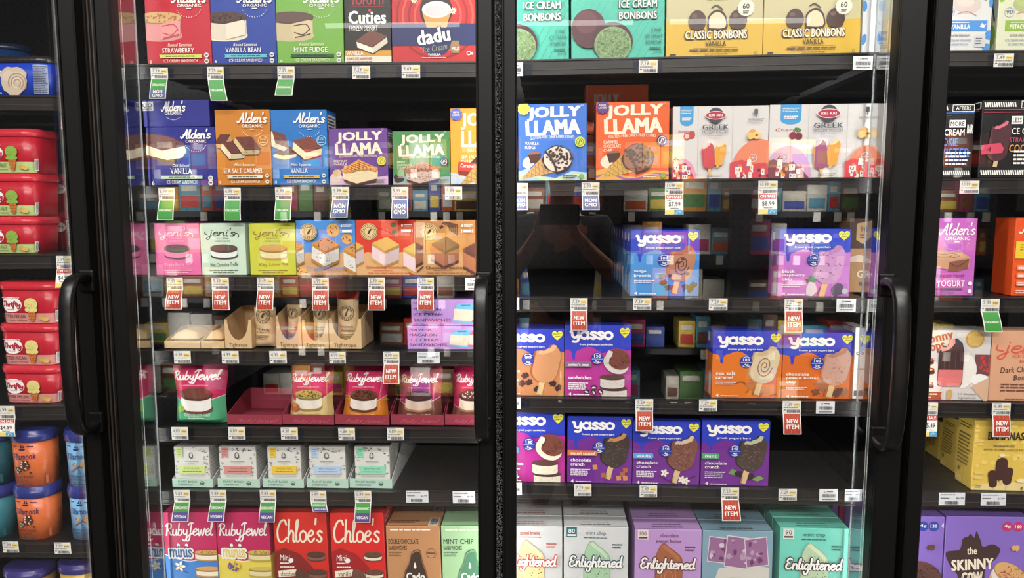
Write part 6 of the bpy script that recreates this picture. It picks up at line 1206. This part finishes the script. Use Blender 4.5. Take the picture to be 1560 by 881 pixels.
def jonny(c):
    MR = (166, 44, 58); c.part('brand_name'); c.text('Jonny', 2, 3, 45, 20, MR, .04, -14); c.text('Pops', 4, 16, 33, 33, MR, .04, -14); c.part()
    c.ell(76, 12, 14, 14, (206, 170, 96)); c.ring(76, 12, 12, .9, (150, 110, 60)); c.rect(78, 34, 101, 64, (110, 70, 74)); c.dots(18, 92, 48, 11, 12, 2.6, (196, 60, 56), 3); c.blob(60, 58, 22, 26, (226, 222, 214), 7, .08); c.ell(86, 70, 13, 9, (232, 230, 224)); c.poly([(74, 80), (100, 66), (101, 100), (94, 100)], (206, 170, 140))
    c.part('product_picture'); c.blob(8, 70, 26, 28, (222, 216, 206), 3, .1)
    for x, y in ((12, 44), (14, 58), (4, 76), (14, 78), (0, 46)): c.blob(x, y, 6, 5, (176, 60, 50), int(x), .1); c.blob(x + 1, y + 2, 5, 3.4, (84, 52, 44), int(y), .1); c.ell(x, y - 2, 2.4, 1.6, (214, 190, 120))
    c.rrect(39, 84, 47, 99, 4, (196, 150, 84)); c.poly([(24, 78), (24, 30), (30, 22), (36, 22), (40, 12), (50, 11), (58, 18), (61, 30), (61, 74), (58, 80), (28, 80)], (66, 44, 44)); c.poly([(25, 56), (61, 56), (60, 74), (57, 80), (30, 80), (25, 76)], (206, 112, 110))
    for x in (33, 41, 49, 56): c.line([(x, 26), (x, 54)], .9, (96, 70, 68), False)
    c.poly([(26, 24), (34, 24), (38, 20), (38, 13), (46, 11), (47, 18), (43, 23), (37, 28), (28, 30)], (222, 150, 150)); c.part()
    c.part('flavour_banner'); c.poly([(-2, 88), (32, 88), (30, 93), (32, 98.5), (-2, 98.5)], (140, 32, 46)); c.para(2, 89.5, 26, 93, 1, WHITE); c.para(2, 94.5, 16, 96.5, 1, WHITE); c.part(); c.text('11 Simple', 56, 89, 82, 92.5, (90, 80, 74), .0, 0, .1); c.text('Ingredients', 56, 94, 82, 98, (90, 80, 74), .0, 0, .1)
carton('R', 'd', 'ice_cream_box', 'white pop carton with chocolate dipped strawberry pictures, beside the right door frame', 1400, 1503.5, 503.5, (204, 200, 196), .06, draw=jonny)
def jenibar(c):
    c.bgcol = (206, 154, 120); O = (208, 92, 68); c.part('brand_name'); c.script("jeni's", 10, 10, 100, 40, 3, O); c.line([(18, 28), (8, 26), (9, 20)], 2.6, O); c.part(); c.text('ICE CREAM', 34, 33, 78, 37.5, O, .01); c.text('BARS', 46, 40, 66, 44.5, O, .01); c.text('Dark Chocolate', 16, 50, 88, 58, (60, 40, 34), -.002, -3, .12); c.text('Bombe', 38, 62, 70, 69, (60, 40, 34), -.002, -3, .12); c.para(18, 74, 92, 87, 3, (110, 70, 54)); c.para(26, 96, 70, 98, 1, (110, 70, 54)); c.dots(14, 50, 60, 46, 38, .6, (150, 100, 76), 4)
carton('R', 'd', 'ice_cream_box', 'peach carton with red-orange script at the right edge of the photo', 1505, 1600, 505, (208, 156, 122), .06, draw=jenibar, rough=.6)
YE = (220, 188, 84)
def banana(c):
    r_ = random.Random(2)
    for i in range(40): c.blob(r_.uniform(0, 100), r_.uniform(0, 70), r_.uniform(3, 8), r_.uniform(2, 5), (230, 202, 108), i, .2)
    c.poly([(0, 100), (0, 96), (20, 91), (60, 88), (100, 90), (100, 100)], (226, 206, 140)); c.part('brand_name'); c.text('1000', 38, 9, 62, 18, (66, 52, 34), .03); c.text('BANANAS', 24, 19, 90, 30, (66, 52, 34), .035); c.part(); c.text('BANANA BLEND', 36, 37, 74, 40, (90, 72, 44), .01); c.text('DIPPED IN DARK CHOCOLATE', 18, 42, 90, 45, (90, 72, 44), .01)
    c.part('product_picture')
    for x, y, w_, h_, a in ((38, 84, 14, 34, -8), (66, 80, 14, 34, 8), (53, 70, 20, 44, 2)):
        ice_bar(c, x, y, w_, h_, a, (70, 42, 38), (52, 30, 28), None, STK, None, 10)
    c.ell(52, 51, 6, 3, (232, 214, 170)); c.blob(90, 86, 9, 4, (236, 220, 170), 3); c.part(); c.para(4, 73, 20, 87, 2, (226, 200, 120)); c.para(5, 92, 18, 97, 2, (60, 50, 40)); c.text('4', 88, 94, 93, 99, (60, 50, 40), .02)
def bside(k): k.para(14, 12, 86, 20, 2, (110, 90, 50)); k.para(12, 26, 88, 72, 9, (130, 108, 64)); k.text('8', 20, 76, 34, 82, (90, 74, 40), .01); k.rect(10, 88, 50, 96, (226, 200, 120))
carton('R', 'e', 'ice_cream_box', 'yellow chocolate dipped banana carton at the front of its shelf', 1478.5, 1562, 637, YE, .062, draw=banana, side=bside)
carton('R', 'e', 'ice_cream_box', 'yellow banana carton set back directly left of the front one', 1452, 1536, 640, YE, .062, st=.10, draw=banana, side=bside)
carton('R', 'e', 'ice_cream_box', 'yellow banana carton furthest back, nearest the right door frame', 1426, 1506, 643, YE, .062, st=.19, draw=banana, side=bside)
LV = (132, 104, 190)
def cow(badges, sand, fill, sp, full):
    def d(c):
        x = 56 if full else 64
        for i, (q, col) in enumerate(badges): c.part('calorie_badge'); c.ell(74 + 13 * i, 9.5, 6.4, 6.4, col); c.text(q, 70 + 13 * i, 7.6, 78 + 13 * i, 11, WHITE, .03); c.part()
        c.text('4', 96, 6, 99, 11, WHITE, .01); c.part('brand_badge'); D = (66, 46, 44)
        c.poly([(34, 100), (22, 82), (20, 66), (22, 54), (14, 50), (6, 44), (3, 34), (10, 29), (20, 32), (26, 22), (24, 19), (29, 15), (35, 18), (36, 12), (40, 17), (46, 22), (50, 30), (60, 29), (67, 34), (58, 44), (50, 52), (48, 64), (47, 80), (40, 100)] if False else
           [(24, 88), (21, 74), (17, 58), (10, 52), (2, 40), (3, 35), (12, 34), (19, 32), (21, 22), (27, 20), (30, 17), (35, 21), (37, 14), (40, 19), (43, 24), (46, 30), (57, 27), (67, 32), (62, 42), (51, 50), (50, 66), (49, 80), (44, 90), (34, 92)], D, 3)
        c.text('the', 27, 30, 39, 37.5, CREAM, .03, -3); c.text('SKINNY', 9, 42, 60, 53, CREAM, .05, -4); c.text('COW', 22, 55, 48, 68, CREAM, .05, -4); c.part()
        c.part('product_picture')
        for X_, Y_, a in ((80, 56, 28), (72, 82, -10)):
            c.ell(X_ - 5, Y_ + 9, 21, 12, sand, a); c.ell(X_ - 3, Y_ + 5, 21, 12, fill, a); c.ell(X_, Y_, 21, 12, tuple(int(v * .85) for v in sand), a); c.ell(X_, Y_ - 1, 20, 11, sand, a); c.dots(36, X_, Y_, 17, 9, 1.1, sp, int(X_))
        c.blob(84, 30, 5, 4, sand, 3, .25); c.part(); c.ell(30, 108, 40, 12, (206, 46, 110))
    return d
carton('R', 'f', 'ice_cream_box', 'blue-violet chocolate cookie sandwich box cut off by the right door frame', 1307, 1431, 787, LV, .09, draw=cow((('4g', (40, 70, 160)), ('130', (40, 70, 160))), (96, 62, 56), (226, 214, 206), (60, 36, 34), False))
carton('R', 'f', 'ice_cream_box', 'blue-violet cookie sandwich box with a dark cow head emblem', 1433, 1558, 787.5, LV, .09, draw=cow((('4g', (190, 50, 110)), ('160', (190, 50, 110))), (214, 168, 110), (226, 214, 206), (176, 90, 90), True))
carton('R', 'f', 'ice_cream_box', 'violet cookie sandwich box beyond the one with the cow head, at the right edge', 1559.3, 1640, 787.5, (122, 92, 180), .09, draw=lambda c: c.ell(30, 108, 40, 12, (206, 46, 110)))
# ---------------------------------------------------------------- price tags
P = 'price tag '
for a in [
 (230, 103, 256, 120, '7.29', P + 'with an ORGANIC and NON GMO flap under the red strawberry carton', 'orgnon', (227.5, 252.5, 150.5)),
 (316, 102, 341, 121, '7.29', P + 'with a green ORGANIC flap under the gap between red and blue cartons', 'organic', (321.5, 347, 153.5)),
 (423, 101.5, 449, 120.5, '7.29', P + 'with a green ORGANIC flap under the green mint fudge carton', 'organic', (418.5, 445.5, 145.5)),
 (537, 100, 564, 120.5, '7.29', P + 'under the narrow black sandwich carton'), (612, 99, 640, 119, '9.49', P + 'under the wide red carton with daisies'),
 (242, 286, 266.5, 304.5, '6.99', P + 'with an ORGANIC flap under the stacked navy cartons', 'organic', (239, 264, 335.5)),
 (341.5, 286, 367, 304.5, '6.99', P + 'with an ORGANIC flap under the mustard orange carton', 'organic', (341.5, 367, 336)),
 (419.5, 285.5, 445, 304, '6.99', P + 'with an ORGANIC flap under the bright blue mini carton', 'organic', (417.5, 443, 335.5)),
 (506, 285, 532, 304, '5.99', P + 'with a NON GMO flap under the purple waffle carton', 'nongmo', (503, 529, 331.5)),
 (596.5, 285, 622, 304, '5.99', P + 'with a NON GMO flap under the green waffle carton', 'nongmo', (596, 622, 333)),
 (678, 284.5, 704, 304.5, '5.99', P + 'under the yellow-orange cone carton'),
 (254.5, 423, 279, 441.5, '9.49', P + 'with a NEW ITEM flap under the pink berry carton', 'new', (251, 277, 471.5)),
 (323, 423, 349, 441.5, '9.49', P + 'with a NEW ITEM flap under the pale mint truffle carton', 'new', (324, 350, 472.5)),
 (392, 423, 418, 441.5, '9.49', P + 'with a NEW ITEM flap under the lime yellow carton', 'new', (390, 416, 472.5)),
 (475.5, 423, 501, 441.5, '6.99', P + 'with a NEW ITEM flap under the sky blue cookie carton', 'new', (475.5, 501, 473)),
 (561, 423, 586.5, 441.5, '6.99', P + 'with a NEW ITEM flap under the strawberry shortcake carton', 'new', (560.5, 586.5, 473)),
 (636, 423, 661, 441.5, '6.99', P + 'with a NEW ITEM flap under the tan blackout carton', 'new', (636, 661, 473)),
 (265.6, 535, 291, 554, '4.99', P + 'under the first flat kraft packet'), (338.5, 535, 364, 554, '4.99', P + 'under the empty U-fronted kraft tray'), (411, 535, 437, 554, '4.99', P + 'under the first upright kraft packet'), (502, 536, 526.8, 554, '4.99', P + 'under the red-topped kraft packet'),
 (584.3, 536, 608.6, 554.5, '4.99', P + 'with a NEW ITEM flap above the orange caramel pouch', 'new', (583.5, 608.5, 585)),
 (262, 651, 287, 670, '4.89', P + 'under the mint green pouch'), (348.5, 651, 374, 670, '4.89', P + 'under the empty rose red tray'), (428.4, 651.5, 454, 670, '4.89', P + 'under the cream butterscotch pouch'), (516, 652, 541, 671, '4.89', P + 'under the orange caramel pouch'), (590, 652, 615.7, 671, '4.89', P + 'under the dim brown pouch in its tray'),
 (265.5, 747, 290, 764.5, '5.89', P + 'with an ORGANIC and VEGAN flap under the green-banner white box', 'orgveg', (261, 287, 795)),
 (320.6, 747, 345.3, 764.5, '5.89', P + 'with an ORGANIC and VEGAN flap between the first two white boxes', 'orgveg', (316, 341, 795)),
 (396.5, 747, 421, 764.5, '5.89', P + 'with an ORGANIC and VEGAN flap under the yellow-banner white box', 'orgveg', (394, 418.5, 796)),
 (473, 748, 497.4, 765, '5.89', P + 'with a short curled ORGANIC and VEGAN flap under the pale blue-banner box', 'orgveg', (477, 500, 780)),
 (541, 748, 566, 765.5, '5.89', P + 'with an ORGANIC and VEGAN flap under the mint-banner white box', 'orgveg', (539.5, 564, 796.5)),
 (973, 91, 1001.5, 111, '7.19', P + 'under the whole mint green bonbon carton'),
 (779, 279, 804, 297.5, '5.99', P + 'with a NON GMO flap under the blue cone carton', 'nongmo', (779, 804, 320)),
 (886, 278, 913, 297.5, '5.99', P + 'with a NON GMO flap between the two cone cartons', 'nongmo', (887, 913.5, 320)),
 (1013, 277, 1041, 296, '11.99', P + 'with an ON SALE flap priced $7.99', '$7.99', (1013, 1041, 327.5)),
 (1155, 275.5, 1184, 295, '10.99', P + 'with an ON SALE flap priced $8.99', '$8.99', (1155, 1183.5, 327)),
 (869, 454.5, 895, 473, '7.29', P + 'with a NEW ITEM flap over the magenta sandwich carton', 'new', (869.5, 895, 503.5)),
 (964.5, 454.5, 992, 472.5, '7.29', P + 'under the light blue fudge brownie carton'), (1080, 455, 1108, 473, '7.29', P + 'on the bare rail between the light blue and lilac cartons'),
 (1195, 455.5, 1223, 473.5, '7.29', P + 'with a NEW ITEM flap under the lilac raspberry carton', 'new', (1195, 1223, 506.5)),
 (968, 608.5, 995, 626, '7.29', P + 'with a NEW ITEM flap over the pale blue vanilla banner carton', 'new', (968.5, 995, 657)),
 (1065, 609, 1092.5, 627, '7.29', P + 'under the orange sea salt caramel carton'), (1192, 611, 1220, 629.5, '7.29', P + 'with a NEW ITEM flap over the empty shelf at right', 'new', (1193.5, 1221, 662)),
 (875, 738, 901, 756, '7.29', P + 'under the purple carton with the orange banner'), (974.5, 740, 1001, 758, '7.49', P + 'under the purple carton with the pale blue banner'),
 (1098.5, 743.5, 1125.7, 761, '7.29', P + 'with a NEW ITEM flap under the purple carton with the green banner', 'new', (1100, 1129, 794)),
 (1186, 745, 1213.6, 763, '7.29', P + 'on the rail over the teal mint chip carton'),
 (96, 148, 121, 166, '6.99', P + 'with a red and yellow NEW LOW PRICE flap at the left', 'low', (93, 118, 196)),
 (86.5, 390, 111.6, 409, '5.99', P + 'with an ON SALE $4.99 flap under the pistachio tubs', '$4.99', (84.5, 109, 439)),
 (-3, 619, 23.5, 638, '5.99', P + 'with an ON SALE $4.99 flap under the butter pecan tubs', '$4.99', (-3, 23.5, 665.5)),
 (5, 825.5, 29, 842, '7.99', P + 'under the teal tubs at the left edge'), (83.6, 827, 108.5, 844, '7.99', P + 'under the gap between orange and pale blue tubs'),
 (1513.5, 81.5, 1543.5, 102, '7.49', P + 'under the pale green pistachio mochi box'), (1461.7, 275.5, 1491, 295, '10.99', P + 'under the black bar cartons'),
 (1494, 455.5, 1522, 475, '7.39', P + 'with a tilted ORGANIC flap over the white pop carton', 'organic', (1500, 1527.5, 506)),
 (1402, 613.5, 1428.3, 632, '6.79', P + 'with an ON SALE $5.49 flap at the right door frame', '$5.49', (1402, 1427, 665.5)),
 (1511, 614, 1539, 632, '9.49', P + 'with a NEW ITEM flap over the yellow banana carton', 'new', (1512, 1539, 666)),
]: tag(*a)
for i, (a, b) in enumerate((('wide white label on the rail under the lilac macaron boxes', (636, 536.5, 670, 554)), ('wide white label under the empty end of the white box shelf, left of two', (619, 748, 652.8, 766)), ('wide white label under the empty end of the white box shelf, beside the frame', (690, 749, 724, 767)), ('wide white label under the banana cartons, left of two', (1430, 751, 1469.6, 770)), ('wide white label under the banana cartons, right of two', (1494, 751.5, 1532, 770.5)), ('wide white label at the right end of the purple crunch carton shelf', (1286.8, 746, 1313, 764)))):
    tag(*b, '$6.99', a, None, None, None, wide=True, col=(212, 216, 220))
for a, b in (('white barcode card under the white and blue mochi box', (1299, 85.5, 1329, 106)), ('white barcode card at the right under the lilac raspberry carton', (1274, 455.5, 1303.4, 475)), ('white barcode card under the empty shelf end by the peanut butter carton', (1243, 611.5, 1271.3, 630.5)), ('white barcode card on the rail above the teal carton at right', (1248, 745.5, 1276, 764)), ('white barcode card half behind the middle door handle', (709, 423.5, 736, 442)), ('white card at the left end of the mint bonbon rail', (772, 95.5, 796.5, 116)), ('white card at the left end of the tan yogurt carton rail', (770, 606, 793.5, 623)), ('white card at the left end of the purple crunch carton rail', (770, 736, 795, 754)), ('white card at the left end of the light blue carton rail', (766, 454, 791, 472))):
    tag(*b, '', a, None, None, (0, 14) if 'left end' in a else None, wide='id', col=(222, 224, 224))
p = at(1317, 454, YB); q = at(1313, 505, YB - .02)
mb = MB(); mb.box((p.x - .0015, YB - .02, q.z), (p.x + .0015, YB - .012, p.z), mat((220, 220, 216), .5), .0005); o = mb.build('paper_strip', None, (p.x, YB - .016, p.z)); tagobj(o, 'thin white strip hanging edge on below the tan and brown carton', 'price tag')
# ---------------------------------------------------------------- the aisle behind the camera, seen only in the door glass
area('aisle_and_fill_light', (0, -2.0, 3.45), (0, 0, 0), 5.0, .5, AISLE, (1, .97, .92)); 
area('aisle_and_fill_light', (0, -6.2, 4.4), dirrot((0, 1, -.46)), 7.0, .5, AISLE * 2.9, (1, .97, .93)); OY = -3.15  # added fill high beyond the freezer bank, aimed to brighten the lower cartons
mb = MB(); D2 = mat((18, 18, 20), .5)
mb.box((-3, OY - .8, 0), (3, OY, .28), D2); mb.box((-3, OY - .8, 2.0), (3, OY, 2.12), D2); mb.box((-3, OY - .8, .28), (3, OY - .7, 2.0), D2)
for z in (.62, .92, 1.2, 1.46, 1.72): mb.box((-3, OY - .7, z - .035), (3, OY - .04, z), D2)
for i in range(8): x = -2.66 + .76 * i; mb.box((x - .055, OY - .06, .28), (x + .055, OY + .02, 2.0), D2)
structure('freezer_bank', mb)
r = random.Random(21); mb = MB(); zs = (.29, .62, .92, 1.2, 1.46, 1.72)
PAL = ((196, 60, 50), (214, 150, 60), (90, 130, 70), (60, 80, 160), (206, 196, 180), (150, 90, 60), (180, 60, 100), (220, 190, 80), (110, 70, 50), (90, 150, 170), (210, 206, 196), (196, 90, 40))
for z in zs:
    for bay in range(7):
        x = -2.58 + .76 * bay; e = x + .62
        while x < e:
            w_ = r.uniform(.07, .15); h = r.uniform(.12, .215); c1 = r.choice(PAL); c2 = r.choice(PAL)
            if r.random() < .14: x += w_ * .7; continue
            mb.box((x, OY - .3, z), (min(x + w_, e + .03), OY - .10, z + h), mat(c1, .5)); mb.box((x + .01, OY - .1, z + h * .12), (min(x + w_, e + .03) - .01, OY - .098, z + h * .5), mat(c2, .5)); mb.box((x + .015, OY - .1, z + h * .66), (min(x + w_, e + .03) - .02, OY - .098, z + h * .84), mat((220, 214, 200), .5))
            if r.random() < .6: mb.box((x + .02, OY - .045, z - .06), (x + .06, OY - .035, z - .004), mat((214, 210, 200), .6))
            x += w_ + .006
o = mb.build('frozen_packages'); tagobj(o, 'rows of frozen packages across the aisle, seen mirrored in the door glass', 'frozen food', None, 'stuff')
for i, (x, y) in enumerate(((-2.2, -9.4), (.2, -9.4), (2.6, -9.4))): area('far_light', (x, y, 4.0), dirrot((0, .9, -.4)), 1.9, .07, .9, (1, .98, .95))
for i in range(7): area('led_and_fill_light', (-2.28 + .76 * i, OY + .03, 1.15), dirrot((0, -1, 0)), .25, 1.7, 7.0, (1, .98, .95), 150)  # added fill panels before each bay, brightening the packages for their reflection
# ---------------------------------------------------------------- the person with the phone, seen only mirrored in the glass
def skin_mesh(name, pts, edges, m, parent=None, sub=2, smooth=True):
    me = bpy.data.meshes.new(name); me.from_pydata([p[:3] for p in pts], edges, []); o = bpy.data.objects.new(name, me); COL.objects.link(o)
    md = o.modifiers.new('skin', 'SKIN'); md.use_smooth_shade = True
    for i, p in enumerate(pts):
        v = me.skin_vertices[0].data[i]; v.radius = (p[3], p[4] if len(p) > 4 else p[3]); v.use_root = i == 0
    sb = o.modifiers.new('sub', 'SUBSURF'); sb.levels = sub; sb.render_levels = sub
    dg = bpy.context.evaluated_depsgraph_get(); nm = bpy.data.meshes.new_from_object(o.evaluated_get(dg)); bpy.data.objects.remove(o); bpy.data.meshes.remove(me)
    nm.materials.clear(); nm.materials.append(m); q = bpy.data.objects.new(name, nm); COL.objects.link(q); nm.polygons.foreach_set('use_smooth', [True] * len(nm.polygons))
    if parent: q.parent = parent; q.matrix_parent_inverse = Matrix.Translation(-Vector(parent.location))
    return q
SK = mat((176, 116, 92), .5); 
y0 = -1.95
P_ = [(.06, y0, .98, .13, .10), (.06, y0, 1.15, .13, .09), (.06, y0 + .01, 1.33, .15, .10), (.06, y0, 1.45, .07, .06), (.06, y0 + .01, 1.53, .05), (.06, y0 + .03, 1.60, .065, .075), (.06, y0 + .03, 1.70, .078, .092), (.06, y0 + .02, 1.76, .05, .06),
 (.24, y0, 1.40, .055), (.29, y0 + .10, 1.19, .045), (.17, -1.64, 1.31, .033), (.105, -1.545, 1.385, .024),
 (-.12, y0, 1.40, .055), (-.17, y0 + .12, 1.19, .045), (-.07, -1.63, 1.33, .033), (-.035, -1.545, 1.40, .024),
 (.14, y0, .90, .085), (.15, y0 + .02, .50, .06), (.15, y0 - .01, .10, .04), (.15, y0 + .12, .05, .035), (-.02, y0, .90, .085), (-.03, y0 + .02, .50, .06), (-.03, y0 - .01, .10, .04), (-.03, y0 + .12, .05, .035)]
E_ = [(0, 1), (1, 2), (2, 3), (3, 4), (4, 5), (5, 6), (6, 7), (2, 8), (8, 9), (9, 10), (10, 11), (2, 12), (12, 13), (13, 14), (14, 15), (0, 16), (16, 17), (17, 18), (18, 19), (0, 20), (20, 21), (21, 22), (22, 23)]
# hands: palm, four fingers of different length bent round the phone, and a thumb from the side of the palm
def hand(base, s, wrist):
    bx, by, bz = base; P_.append((bx, by, bz, .023, .016)); k = len(P_) - 1; E_.append((wrist, k))
    for i, ln in enumerate((.036, .042, .038, .030)):
        z = bz + .030 - .017 * i; n = len(P_)
        P_.extend([(bx - s * .010, by + .012, z, .0088), (bx - s * .026, by + .030 - .004 * i, z + .004, .0082), (bx - s * (.026 + ln * .7), by + .036, z + .002, .0074), (bx - s * (.026 + ln), by + .030, z, .0066)])
        E_.extend([(k, n), (n, n + 1), (n + 1, n + 2), (n + 2, n + 3)])
    n = len(P_); P_.extend([(bx - s * .006, by - .006, bz - .022, .011), (bx - s * .028, by - .004, bz - .016, .0092), (bx - s * .050, by - .002, bz - .004, .0078)]); E_.extend([(k, n), (n, n + 1), (n + 1, n + 2)])
hand((.095, -1.513, 1.43), 1, 11); hand((-.035, -1.513, 1.45), -1, 15)
body_ = skin_mesh('person', P_, E_, SK); tagobj(body_, 'person in a dark shirt holding up a phone, mirrored faintly in the glass', 'person')
# face, hair, clothing
HX, HY, HZ = .06, y0 + .03, 1.66
mb = MB(); b = bmesh.new(); bmesh.ops.create_uvsphere(b, u_segments=16, v_segments=10, radius=1)
for v in list(b.verts):
    if v.co.y > .35 and v.co.z < .45 or v.co.z < -.5: b.verts.remove(v)
mb.bm(b, mat((30, 24, 22), .6), Matrix.Translation((HX, HY - .012, HZ + .045)) @ Matrix.Diagonal((.088, .108, .115, 1)), True); mb.build('hair', body_)
mb = MB()
for s in (-1, 1):
    b = bmesh.new(); bmesh.ops.create_uvsphere(b, u_segments=8, v_segments=6, radius=.011); mb.bm(b, mat((225, 220, 214), .3), Matrix.Translation((HX + s * .03, HY + .083, HZ + .02)), True)
    b = bmesh.new(); bmesh.ops.create_uvsphere(b, u_segments=8, v_segments=6, radius=.0055); mb.bm(b, mat((40, 28, 22), .2), Matrix.Translation((HX + s * .03, HY + .092, HZ + .02)), True)
    b = bmesh.new(); bmesh.ops.create_uvsphere(b, u_segments=8, v_segments=6, radius=.02); mb.bm(b, SK, Matrix.Translation((HX + s * .08, HY, HZ + .005)) @ Matrix.Diagonal((.4, .8, 1.4, 1)), True)
b = bmesh.new(); bmesh.ops.create_cone(b, segments=8, radius1=.017, radius2=.005, depth=.045, cap_ends=True); mb.bm(b, SK, Matrix.Translation((HX, HY + .092, HZ - .008)) @ Matrix.Rotation(-.35, 4, 'X'), True)
b = bmesh.new(); bmesh.ops.create_uvsphere(b, u_segments=10, v_segments=6, radius=1); mb.bm(b, mat((150, 76, 70), .5), Matrix.Translation((HX, HY + .078, HZ - .05)) @ Matrix.Diagonal((.026, .008, .008, 1)), True)
mb.build('facial_features', body_)
S_ = [(.06, y0, .93, .155, .12), (.06, y0, 1.15, .152, .108), (.06, y0 + .01, 1.33, .17, .118), (.06, y0, 1.44, .085, .075), (.24, y0, 1.40, .07), (.285, y0 + .09, 1.22, .06), (-.12, y0, 1.40, .07), (-.165, y0 + .11, 1.22, .06)]
skin_mesh('shirt', S_, [(0, 1), (1, 2), (2, 3), (2, 4), (4, 5), (2, 6), (6, 7)], mat((26, 26, 30), .8), body_)
T_ = [(.06, y0, .95, .15, .115), (.145, y0, .86, .10), (.152, y0 + .02, .50, .078), (.152, y0 - .01, .12, .07), (-.025, y0, .86, .10), (-.032, y0 + .02, .50, .078), (-.032, y0 - .01, .12, .07)]
skin_mesh('trousers', T_, [(0, 1), (1, 2), (2, 3), (0, 4), (4, 5), (5, 6)], mat((34, 38, 54), .8), body_)
mb = MB()
for q in (.0, .022):
    b = bmesh.new(); bmesh.ops.create_cone(b, segments=14, radius1=.032, radius2=.032, depth=.007, cap_ends=False); d_ = (Vector((.105, -1.545, 1.385)) - Vector((.17, -1.64, 1.31))).normalized(); mb.bm(b, mat((214, 196, 150), .25, 1), Matrix.Translation(Vector((.125, -1.574, 1.362)) - d_ * q) @ d_.to_track_quat('Z', 'Y').to_matrix().to_4x4(), True)
mb.build('bracelet', body_)
mb = MB(); mb.box((-.032, -1.476, 1.424), (.118, -1.468, 1.502), mat((20, 20, 22), .25), .003, None, 2); o = mb.build('phone', None, (.043, -1.472, 1.463)); tagobj(o, 'dark phone held sideways in both hands, mirrored faintly in the glass', 'phone')
